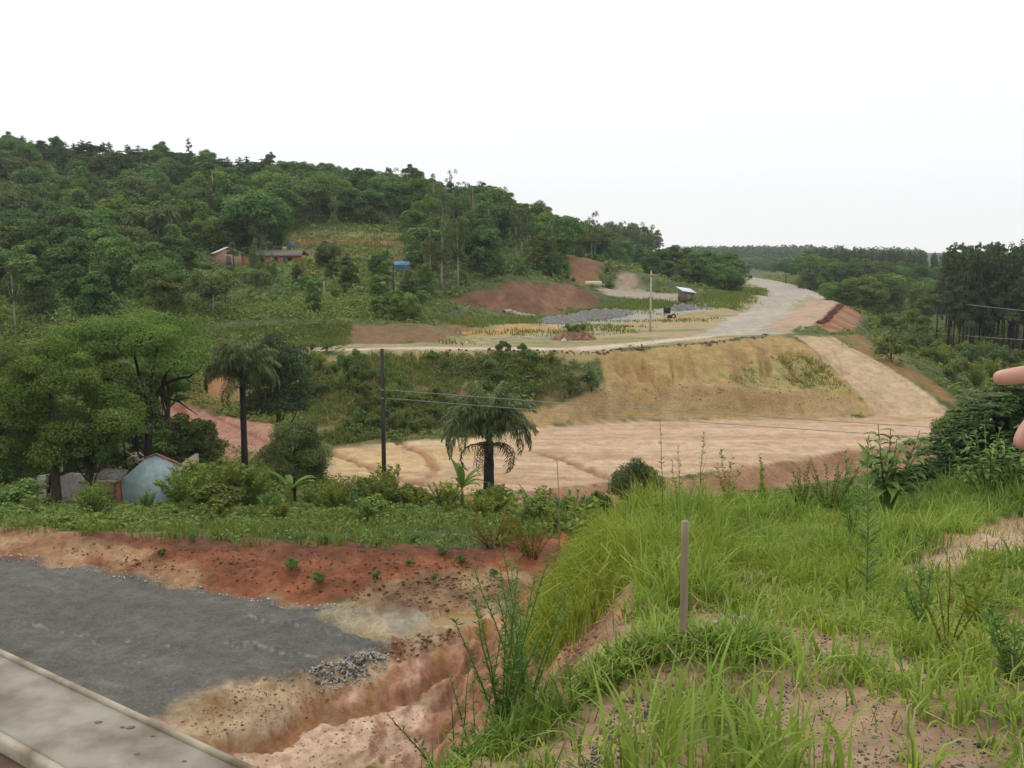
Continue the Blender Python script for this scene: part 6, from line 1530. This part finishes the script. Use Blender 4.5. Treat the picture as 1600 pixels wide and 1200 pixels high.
# blue shelter
g = ground(628, 174); t = thing("shelter", "open shelter with a bright blue tarpaulin half hidden on the green slope", "shelter", (g[0], g[1], W(628, 424, 174)[2]))
TARP = plain("blue_tarpaulin", (.06, .17, .29), .6, .25, 2, .4)
m = MB(); rng = np.random.default_rng(660); xs = np.linspace(-1.4, 1.4, 9); V = []; 
for j, (y, z) in enumerate(((-.9, 1.15), (0, 1.75), (.9, 1.5))):
    for x in xs: V.append((x, y, z + rng.normal() * .05))
m.add(V, [(j * 9 + i, j * 9 + i + 1, (j + 1) * 9 + i + 1, (j + 1) * 9 + i) for j in range(2) for i in range(8)]); m.build("roof", TARP, t)
m = MB(); m.add([(x, -.92 + rng.normal() * .06, z) for z in (.35, 1.14) for x in xs], [(i, i + 1, i + 10, i + 9) for i in range(8)]); m.build("side_sheet", TARP, t)
for x in (-1.35, 1.35):
    for y in (-.85, .85): m = MB(); m.tube([(x, y, -1.2), (x, y, 1.2 + (.3 if y > 0 else -.1))], [.05, .045], 6); m.build("post", PLANK, t)
g = ground(612, 170); t = thing("crate", "small white box lying left of the blue shelter", "box", g); m = MB(); m.box(-.55, .55, -.4, .4, -.1, .5); m.build("body", plain("white_box", (.6, .6, .55), .8, .1, 3, 0), t); m = MB(); m.box(-.6, .6, -.45, .45, .503, .57); m.build("lid", ZINC, t)
# small shed
g = ground(1072, 192); zb = W(1072, 462, 192)[2]; t = thing("shed", "small grey board shed with a white sloping roof by the tree clump", "shed", (g[0], g[1], g[2]), .35)
for x0 in np.arange(-1.25, 1.2, .5): m = MB(); m.box(x0, x0 + .47, -1.0, -.95, 0, 1.75 - (x0 + 1.25) * .16); m.build("board", GREYW, t)
m = MB(); m.box(-1.25, -1.2, -.94, 1.0, 0, 1.9); m.box(1.2, 1.25, -.94, 1.0, 0, 1.5); m.box(-1.2, 1.2, .95, 1.0, 0, 2.0); m.build("wall", GREYW, t)
m = MB(); m.box(-.35, .35, -1.03, -1.003, 0, 1.3); m.build("door", PLANK, t)
m = MB(); slab(m, (-1.6, -1.4, 1.88), (1.6, -1.4, 1.45), (1.6, 1.35, 2.25), (-1.6, 1.35, 2.68), .06); m.build("roof", ZINC, t)
for x, z in ((-1.5, 1.8), (1.5, 1.35)): m = MB(); m.box(x - .05, x + .05, -1.28, -1.18, -.2, z); m.build("post", PLANK, t)

# ruined blue house on the strip
g = ground(238, 59); S = 59 / F; zb = W(238, 795, 59)[2]
t = thing("ruined_house", "roofless ruined house with a light blue gable wall behind the shrubs", "house", (g[0], g[1], zb), .05)
xs_ = lambda px: (px - 238) * S; zs_ = lambda py: W(238, py, 59)[2] - zb
m = MB(); P = [(192, 830), (285, 830), (285, 728), (247, 711), (232, 716), (192, 748)]
V = [(xs_(a), 0, zs_(b)) for a, b in P] + [(xs_(a), .28, zs_(b)) for a, b in P]; n = len(P)
m.add(V, [(i, (i + 1) % n, (i + 1) % n + n, i + n) for i in range(n)], [(0, i + 1, i) for i in range(1, n - 1)] + [(n, n + i, n + i + 1) for i in range(1, n - 1)]); m.build("gable_wall", BLUE, t)
REDT = plain("red_roof_tile_edge", (.30, .13, .075), .9, .25, 6, .3)
for (a0, b0), (a1, b1) in (((287, 728.5), (247, 710.5)), ((247, 710.5), (231, 715.5))):
    m = MB(); slab(m, (xs_(a0), -.05, zs_(b0) + .05), (xs_(a1), -.05, zs_(b1) + .05), (xs_(a1), .33, zs_(b1) + .05), (xs_(a0), .33, zs_(b0) + .05), .06); m.build("tile_edge", REDT, t)
m = MB(); m.box(xs_(285) - .25, xs_(285) - .003, .285, 4.2, -1, zs_(730)); m.build("side_wall", BEIGE, t)
m = MB(); m.box(xs_(125), xs_(181), 1.6, 1.85, -1, zs_(748)); m.build("back_wall", BEIGE, t)
m = MB(); m.box(xs_(180), xs_(189), -.1, .25, -1, zs_(752)); m.build("pillar", BRICK, t)
m = MB(); slab(m, (xs_(150), -.3, zs_(747)), (xs_(190), -.3, zs_(750)), (xs_(196), .9, zs_(738)), (xs_(156), .9, zs_(736)), .08); m.build("roof_remains", TILE, t)
m = MB(); m.box(xs_(128), xs_(186), -.4, -.32, zs_(752), zs_(748)); m.build("eave_board", BEIGE, t)
rng = np.random.default_rng(670)
for i in range(16):
    m = MB(); L = rng.uniform(.4, .9); m.box(-L / 2, L / 2, -.05, .05, -.02, .02); o = m.build("broken_rafter", BEIGE if i % 2 else PLANK, t, False, (xs_(rng.uniform(196, 222)), rng.uniform(.3, 1.5), zs_(rng.uniform(712, 728)))); o.rotation_euler = (rng.normal() * .3, rng.normal() * .35, rng.normal() * .8)
g = ground(108, 60); zb = W(108, 795, 60)[2]; S = 60 / F
t = thing("ruined_wall", "broken pale wall with rubble half hidden behind the big left tree", "wall", (g[0], g[1], zb))
m = MB(); P = [(60, 830), (132, 830), (132, 741), (99, 739), (99, 703), (88, 703), (88, 741), (60, 744)]
V = [((a - 108) * S, 0, W(108, b, 60)[2] - zb) for a, b in P]; V += [(x, .25, z) for x, y, z in V]; n = len(P)
cx = MB(); cx.add(V, [(i, (i + 1) % n, (i + 1) % n + n, i + n) for i in range(n)], [(0, i + 1, i) for i in range(1, n - 1)] + [(n, n + i, n + i + 1) for i in range(1, n - 1)]); cx.build("wall", plain("broken_whitewash", (.62, .60, .54), .95, .35, 4, .3, color2=(.46, .36, .28)), t)
m = MB(); m.box(-1.3, .9, -.5, -.2, -1, .45); m.build("base", BRICK, t)
for i in range(60):
    o = link("rubble", SM[i % 5], t, (rng.uniform(-1.8, 1.2), rng.uniform(-.9, -.2), rng.uniform(.35, 1.3) if i % 2 else rng.uniform(0, .6)), 0, rng.uniform(.05, .16)); o.rotation_euler = tuple(rng.uniform(0, 6, 3))

# ------------------------------------------------------------------ site things on the upper ground
def heap(name, label, pts, mat, seed, cat):
    """row of tipped loads: pts = (px, Y, radius, height)"""
    rng = np.random.default_rng(seed); gs = [ground(a, b) for a, b, _, _ in pts]; c = np.mean([(p[0], p[1]) for p in gs], 0); R = max(p[2] for p in pts)
    x0, x1 = min(p[0] for p in gs) - R, max(p[0] for p in gs) + R; y0, y1 = min(p[1] for p in gs) - R, max(p[1] for p in gs) + R
    nx, ny = int((x1 - x0) / .22), int((y1 - y0) / .22); X, Y = np.meshgrid(np.linspace(x0, x1, nx), np.linspace(y0, y1, ny), indexing='ij')
    Z = np.full(X.shape, -.25)
    for (gx, gy, _), (_, _, r, hh) in zip(gs, pts): Z = np.maximum(Z, hh * np.clip(1.05 - (np.hypot(X - gx, (Y - gy)) / r) ** 1.25, -.4, 1))
    Z = Z + fbm(X * .9, Y * .9, 3) * .16 + fbm(X * 4, Y * 4, 2) * .07
    zz = H(X, Y) + np.where(Z < .0, -.3, Z)
    v = np.stack([X, Y, zz], -1).reshape(-1, 3); i, j = np.meshgrid(np.arange(nx - 1), np.arange(ny - 1), indexing='ij')
    q = np.stack([i * ny + j, (i + 1) * ny + j, (i + 1) * ny + j + 1, i * ny + j + 1], -1).reshape(-1, 4); keep = (Z.reshape(-1)[q] > -.1).any(1)
    return tag(link(name, mesh_np(name, v, q[keep], None, mat, None, None, True)), label, cat)
GRAV = plain("heap_gravel", (.20, .195, .18), .95, .25, 3, .8)
heap("gravel_heap", "long heap of grey crushed stone at the foot of the red bank", [(862, 151, 2.4, 1.1), (878, 154, 2.6, 1.3), (896, 156, 2.6, 1.3), (914, 160, 2.8, 1.5), (930, 163, 2.8, 1.6), (946, 167, 2.6, 1.5), (960, 170, 2.4, 1.2), (974, 172, 1.8, .8)], GRAV, 680, "heap")
heap("gravel_heap", "small dark gravel heap behind the black sign board", [(1056, 182, 1.6, 1.0), (1066, 184, 1.8, 1.2), (1077, 186, 1.5, .8)], GRAV, 681, "heap")
heap("earth_mound", "brown earth mound with weeds on top beside the haul track", [(880, 124, 1.6, 1.0), (893, 125, 1.9, 1.4), (908, 125, 1.8, 1.35), (917, 126, 1.3, 1.0)], plain("mound_earth", (.24, .14, .07), .95, .3, 2, .8), 682, "mound")
for px, Y, k, lab in [(888, 124.4, "bush2", "leafy weed on the left of the earth mound's top"), (900, 124.8, "bush0", "leafy weed on the middle of the earth mound's top"), (911, 125, "feather2", "wispy weed on the right of the earth mound's top")]:
    g = ground(px, Y); tag(link("weed", PROTO[k][0], None, (g[0], g[1], g[2] + .95), random.random() * 6, .7), lab, "weed")
g = ground(881, 122); m = MB(); m.box(-.35, .3, -.12, .12, 0, .16); m.tube([(-.35, 0, .1), (0, 0, .22), (.32, 0, .12)], [.06, .14, .05], 8); tag(m.build("plastic_sack", plain("white_sack", (.7, .7, .68), .7, .1, 3, .2), None, False, g), "white plastic sack lying in front of the earth mound", "sack")
PIPE = plain("pipe_concrete", (.38, .35, .29), .9, .2, 3, .2)
for i in range(6):
    px, Y = 793 + i * 7.3, 157.5 + i * .9; g = ground(px, Y); t = thing("culvert_pipe", "concrete culvert pipe, %s in the row of six" % ["leftmost", "second from left", "third from left", "third from right", "second from right", "rightmost"][i], "pipe", (g[0], g[1], g[2] + .38), -.55, "row of culvert pipes")
    a = np.linspace(0, 6.2832, 17)[:-1]; V = []
    for y, r in ((-1.1, .30), (-1.1, .38), (.9, .38), (.9, .30)): V += [(r * math.cos(x), y, r * math.sin(x)) for x in a]
    q = [(k * 16 + j, k * 16 + (j + 1) % 16, ((k + 1) % 4) * 16 + (j + 1) % 16, ((k + 1) % 4) * 16 + j) for k in range(4) for j in range(16)]
    m = MB(); m.add(V, q); m.build("barrel", PIPE, t, True); m = MB(); m.tube([(0, .7, 0), (0, .78, 0)], .298, 16); m.build("dark_bore", DARK, t)
# cream tank
g = ground(927, 206); t = thing("tank", "long cream-coloured tank lying by the red bank", "tank", (g[0], g[1], g[2]), -.05)
m = MB(); m.tube([(-1.75, 0, .65), (-1.7, 0, .65), (-1.55, 0, .65), (1.55, 0, .65), (1.7, 0, .65), (1.75, 0, .65)], [.2, .45, .52, .52, .45, .2], 18); m.build("shell", plain("cream_paint", (.66, .58, .36), .6, .08, 2, .05), t, True)
for x in (-1.0, 1.0): m = MB(); m.box(x - .12, x + .12, -.45, .45, -.2, .3); m.build("cradle", PIPE, t)
m = MB(); m.box(1.8, 2.3, -.35, .35, -.1, .6); m.build("pump_box", METAL, t)
# black sign boards
BLK = plain("black_board", (.018, .018, .02), .6, .1, 3, 0)
for px, Y, w_, hh, zb_, lab in [(1042, 168, 1.15, .95, .55, "black sign board beside the small gravel heap"), (1165.5, 232, 1.05, .7, .4, "black sign board in the verge on the inner side of the road's bend"), (1172, 420, 1.7, 1.1, .6, "black sign board far up the upper road")]:
    g = ground(px, Y); t = thing("sign_board", lab, "sign", g, -.1); m = MB(); m.box(-w_ / 2, w_ / 2, -.03, .03, zb_, zb_ + hh); m.build("board", BLK, t)
    for x in (-w_ * .36, w_ * .36): m = MB(); m.box(x - .04, x + .04, .034, .1, -.3, zb_ + hh * .9); m.build("post", POLE_P, t)
t = thing("tyre_stack", "black tyres piled under the sign board by the gravel heap", "tyres", ground(1046, 164)); TY = plain("tyre_rubber", (.02, .02, .02), .8, .1, 4, .1)
for i, (x, y, z, tl) in enumerate(((0, 0, .12, 0), (.1, .05, .36, .1), (.62, -.1, .3, 1.2))):
    a = np.linspace(0, 6.2832, 17); m = MB(); m.tube(np.column_stack([.33 * np.cos(a), .33 * np.sin(a), 0 * a]), .13, 8, cap=False); o = m.build("tyre", TY, t, True, (x, y, z)); o.rotation_euler = (tl, 0, 0)
# white car far up the road
g = ground(1152, 470); t = thing("parked_car", "tiny white car at the far end of the upper road", "car", g, .3)
m = MB(); V = []
for y in (-.8, .8): V += [(-2, y, .35), (2, y, .35), (2.05, y, .75), (1.2, y, .9), (.6, y * .9, 1.42), (-1.1, y * .9, 1.45), (-1.9, y, .95), (-2.05, y, .8)]
m.add(V, [(i, (i + 1) % 8, (i + 1) % 8 + 8, i + 8) for i in range(8)], [(0, i + 1, i) for i in range(1, 7)] + [(8, 8 + i, 9 + i) for i in range(1, 7)]); m.build("body", plain("white_paint", (.75, .75, .75), .35, .05, 2, 0), t)
for y in (-.785, .785):
    m = MB(); m.box(-1.2, .75, min(y, y * .97) - .01, max(y, y * .97) + .01, .95, 1.32); m.build("window", DARK, t)
    for x in (-1.3, 1.3): m = MB(); m.tube([(x, y - .1, .32), (x, y + .1, .32)], .32, 14); m.build("wheel", TY, t)
# white culvert lip on the green slope and small end posts
g = hit(655, 470, 140, 180); t = thing("drain_channel", "short white concrete drain on the slope left of the red bank", "drain", (g[0], g[1], float(H(*g)))); m = MB(); slab(m, (-.35, -1.2, -.25), (-.1, -1.2, -.25), (-.35, 1.2, .75), (-.6, 1.2, .75), .2); m.build("channel", ZINC, t)

# ------------------------------------------------------------------ the companion whose pointing hand reaches into the picture
SKIN, n_, l_ = mat_new("skin")
o_ = n_.new("ShaderNodeOutputMaterial"); b_ = n_.new("ShaderNodeBsdfPrincipled"); b_.inputs["Roughness"].default_value = .55
sn = n_.new("ShaderNodeTexNoise"); sn.inputs["Scale"].default_value = 45; sn.inputs["Detail"].default_value = 6
sm_ = n_.new("ShaderNodeMixRGB"); sm_.inputs["Color1"].default_value = (.50, .22, .15, 1); sm_.inputs["Color2"].default_value = (.66, .40, .31, 1)
l_.new(sn.outputs["Fac"], sm_.inputs["Fac"]); l_.new(sm_.outputs["Color"], b_.inputs["Base Color"])
b_.inputs["Subsurface Weight"].default_value = .15; b_.inputs["Subsurface Radius"].default_value = (.01, .004, .002)
nz = n_.new("ShaderNodeTexNoise"); nz.inputs["Scale"].default_value = 160; bp_ = n_.new("ShaderNodeBump"); bp_.inputs["Strength"].default_value = .12; bp_.inputs["Distance"].default_value = .002
l_.new(nz.outputs["Fac"], bp_.inputs["Height"]); l_.new(bp_.outputs["Normal"], b_.inputs["Normal"]); l_.new(b_.outputs["BSDF"], o_.inputs["Surface"])
def skinned(name, chains, mat, parent, sub=2):
    V, E, R, roots = [], [], [], []
    names = {}
    for ch in chains:
        prev = None
        for p in ch:
            if isinstance(p, str): prev = names[p]; continue
            key = None
            if len(p) == 3: key, p, r = p[0], p[1], p[2]
            else: p, r = p
            V.append(p); R.append(r if hasattr(r, '__len__') else (r, r)); i = len(V) - 1
            if key: names[key] = i
            if prev is not None: E.append((prev, i))
            else: roots.append(i)
            prev = i
    me = bpy.data.meshes.new(name); me.from_pydata(V, E, []); me.materials.append(mat)
    o = link(name, me, parent); sk = o.modifiers.new("skin", 'SKIN'); sk.use_smooth_shade = True
    lay = me.skin_vertices[0].data
    for i, r in enumerate(R): lay[i].radius = r
    for i in range(len(V)): lay[i].use_root = i in roots
    o.modifiers.new("sub", 'SUBSURF').levels = sub; o.modifiers["sub"].render_levels = sub
    return o
per_ = thing("person", "companion at the right edge whose pointing index finger and thumb reach into view", "person", (1.32, .82, .1))
def L_(p): return (p[0] - 1.32, p[1] - .82, p[2] - .1)
it = W(1553, 592, .86); th_tip = W(1590, 703, .868); th_j = W(1624, 652, .872)
wr = (.625, .875, 1.475); el = (.845, .845, 1.375); sh = (1.125, .835, 1.43)
hip = .93
body = skinned("body", [
    [("pelvis", L_((1.32, .82, .98)), (.15, .11)), (L_((1.32, .82, 1.12)), (.14, .10)), ("chest", L_((1.32, .82, 1.33)), (.165, .115)), ("neckb", L_((1.32, .82, 1.475)), (.075, .07)), (L_((1.32, .825, 1.51)), (.055, .058)), (L_((1.32, .84, 1.56)), (.066, .082)), (L_((1.32, .835, 1.63)), (.076, .096)), (L_((1.32, .83, 1.70)), (.055, .07))],
    ["chest", (L_((1.19, .83, 1.42)), .062), (L_(sh), .058), (L_((.985, .84, 1.40)), .045), (L_(el), .040), (L_((.735, .86, 1.425)), .038), (L_((.66, .872, 1.462)), .028), ("wrist", L_(wr), (.026, .020)), (L_((.585, .875, 1.482)), (.034, .016)), (L_((.535, .872, 1.485)), (.038, .014)), (L_((.512, .87, 1.484)), (.034, .011))],
    ["chest", (L_((1.45, .82, 1.42)), .06), (L_((1.52, .82, 1.40)), .056), (L_((1.57, .80, 1.14)), .042), (L_((1.58, .86, .90)), .03), (L_((1.575, .88, .82)), (.022, .036)), (L_((1.57, .89, .74)), (.014, .03))],
    ["pelvis", (L_((1.23, .82, .90)), .085), (L_((1.22, .83, .52)), .058), (L_((1.21, .81, .30)), .052), (L_((1.21, .80, .17)), .036), (L_((1.21, .90, .135)), (.04, .03)), (L_((1.21, .98, .125)), (.035, .02))],
    ["pelvis", (L_((1.41, .82, .90)), .085), (L_((1.42, .83, .52)), .058), (L_((1.43, .81, .30)), .052), (L_((1.43, .80, .17)), .036), (L_((1.43, .90, .135)), (.04, .03)), (L_((1.43, .98, .125)), (.035, .02))],
    # left hand: index out, the others folded, thumb hanging
    [(L_((.53, .871, 1.502)), .0100), (L_((.50, .869, 1.503)), .0100), (L_((.468, .866, 1.5015)), .0092), (L_((.44, .863, 1.4985)), .0083), (L_((it[0], it[1], it[2])), .0066)],
    [(L_((.53, .871, 1.486)), .0100), (L_((.498, .866, 1.486)), .0098), (L_((.480, .835, 1.487)), .0090), (L_((.502, .822, 1.486)), .0082), (L_((.520, .836, 1.485)), .0070)],
    [(L_((.535, .872, 1.469)), .0095), (L_((.503, .867, 1.468)), .0093), (L_((.487, .838, 1.469)), .0086), (L_((.507, .826, 1.468)), .0078), (L_((.523, .840, 1.468)), .0066)],
    [(L_((.545, .873, 1.454)), .0085), (L_((.515, .868, 1.453)), .0082), (L_((.500, .845, 1.453)), .0074), (L_((.516, .834, 1.453)), .0068), (L_((.530, .845, 1.453)), .0058)],
    [(L_((.575, .872, 1.468)), .014), (L_((.53, .868, 1.462)), .0125), (L_((.492, .870, 1.466)), .0108), (L_(th_j), .0100), (L_((( th_j[0] + th_tip[0]) / 2 - .002, .870, (th_j[2] + th_tip[2]) / 2)), .0098), (L_(th_tip), .0072)],
], SKIN, per_)
SHIRT = plain("cotton_shirt", (.32, .34, .38), .9, .1, 20, .1); JEANS = plain("denim", (.07, .09, .15), .9, .2, 30, .1); HAIR = plain("brown_hair", (.05, .032, .02), .7, .3, 60, .5)
skinned("shirt", [[("p", L_((1.32, .82, .93)), (.165, .125)), (L_((1.32, .82, 1.12)), (.158, .118)), ("c", L_((1.32, .82, 1.33)), (.182, .132)), (L_((1.32, .82, 1.45)), (.105, .09)), (L_((1.32, .822, 1.485)), (.068, .068))],
    ["c", (L_((1.19, .83, 1.42)), .078), (L_(sh), .073), (L_((.98, .84, 1.40)), .062), (L_((.93, .842, 1.385)), .061)], ["c", (L_((1.45, .82, 1.42)), .076), (L_((1.52, .82, 1.40)), .07), (L_((1.55, .81, 1.22)), .06)]], SHIRT, per_)
skinned("trousers", [[("p", L_((1.32, .82, .97)), (.158, .118)), (L_((1.23, .82, .88)), .1), (L_((1.22, .83, .52)), .076), (L_((1.21, .805, .2)), .066)], ["p", (L_((1.41, .82, .88)), .1), (L_((1.42, .83, .52)), .076), (L_((1.43, .805, .2)), .066)]], JEANS, per_)
skinned("hair", [[(L_((1.32, .79, 1.535)), (.056, .05)), (L_((1.32, .80, 1.60)), (.078, .086)), (L_((1.32, .81, 1.66)), (.086, .10)), (L_((1.32, .825, 1.715)), (.066, .082))]], HAIR, per_)
skinned("nose", [[(L_((1.32, .922, 1.61)), .011), (L_((1.32, .936, 1.59)), .013)]], SKIN, per_, 1)
for s_ in (-1, 1):
    m = MB(); m.tube([(s_ * .03, .088, 1.51), (s_ * .03, .098, 1.51)], [.011, .004], 8); m.build("eye", DARK, per_, True); skinned("ear", [[(L_((1.32 + s_ * .076, .83, 1.575)), (.007, .016)), (L_((1.32 + s_ * .081, .825, 1.61)), (.008, .018))]], SKIN, per_, 1)
m = MB(); m.box(-.024, .024, .082, .092, 1.438, 1.445); m.build("mouth", plain("lips", (.35, .13, .11), .5, .1, 3, 0), per_)
# a fingernail is not seen from here: the palm faces the camera

# ------------------------------------------------------------------ thin haze of a humid day
HZ, n_, l_ = mat_new("humid_air")
o_ = n_.new("ShaderNodeOutputMaterial"); v_ = n_.new("ShaderNodeVolumePrincipled")
v_.inputs["Color"].default_value = (.86, .93, 1.0, 1); v_.inputs["Density"].default_value = .00019; v_.inputs["Anisotropy"].default_value = 0.0
l_.new(v_.outputs["Volume"], o_.inputs["Volume"])
m = MB(); m.box(-1690, 1690, -1690, 1690, -60, 110); tag(m.build("haze", HZ), "thin bluish haze over the whole valley", "haze", kind="stuff")
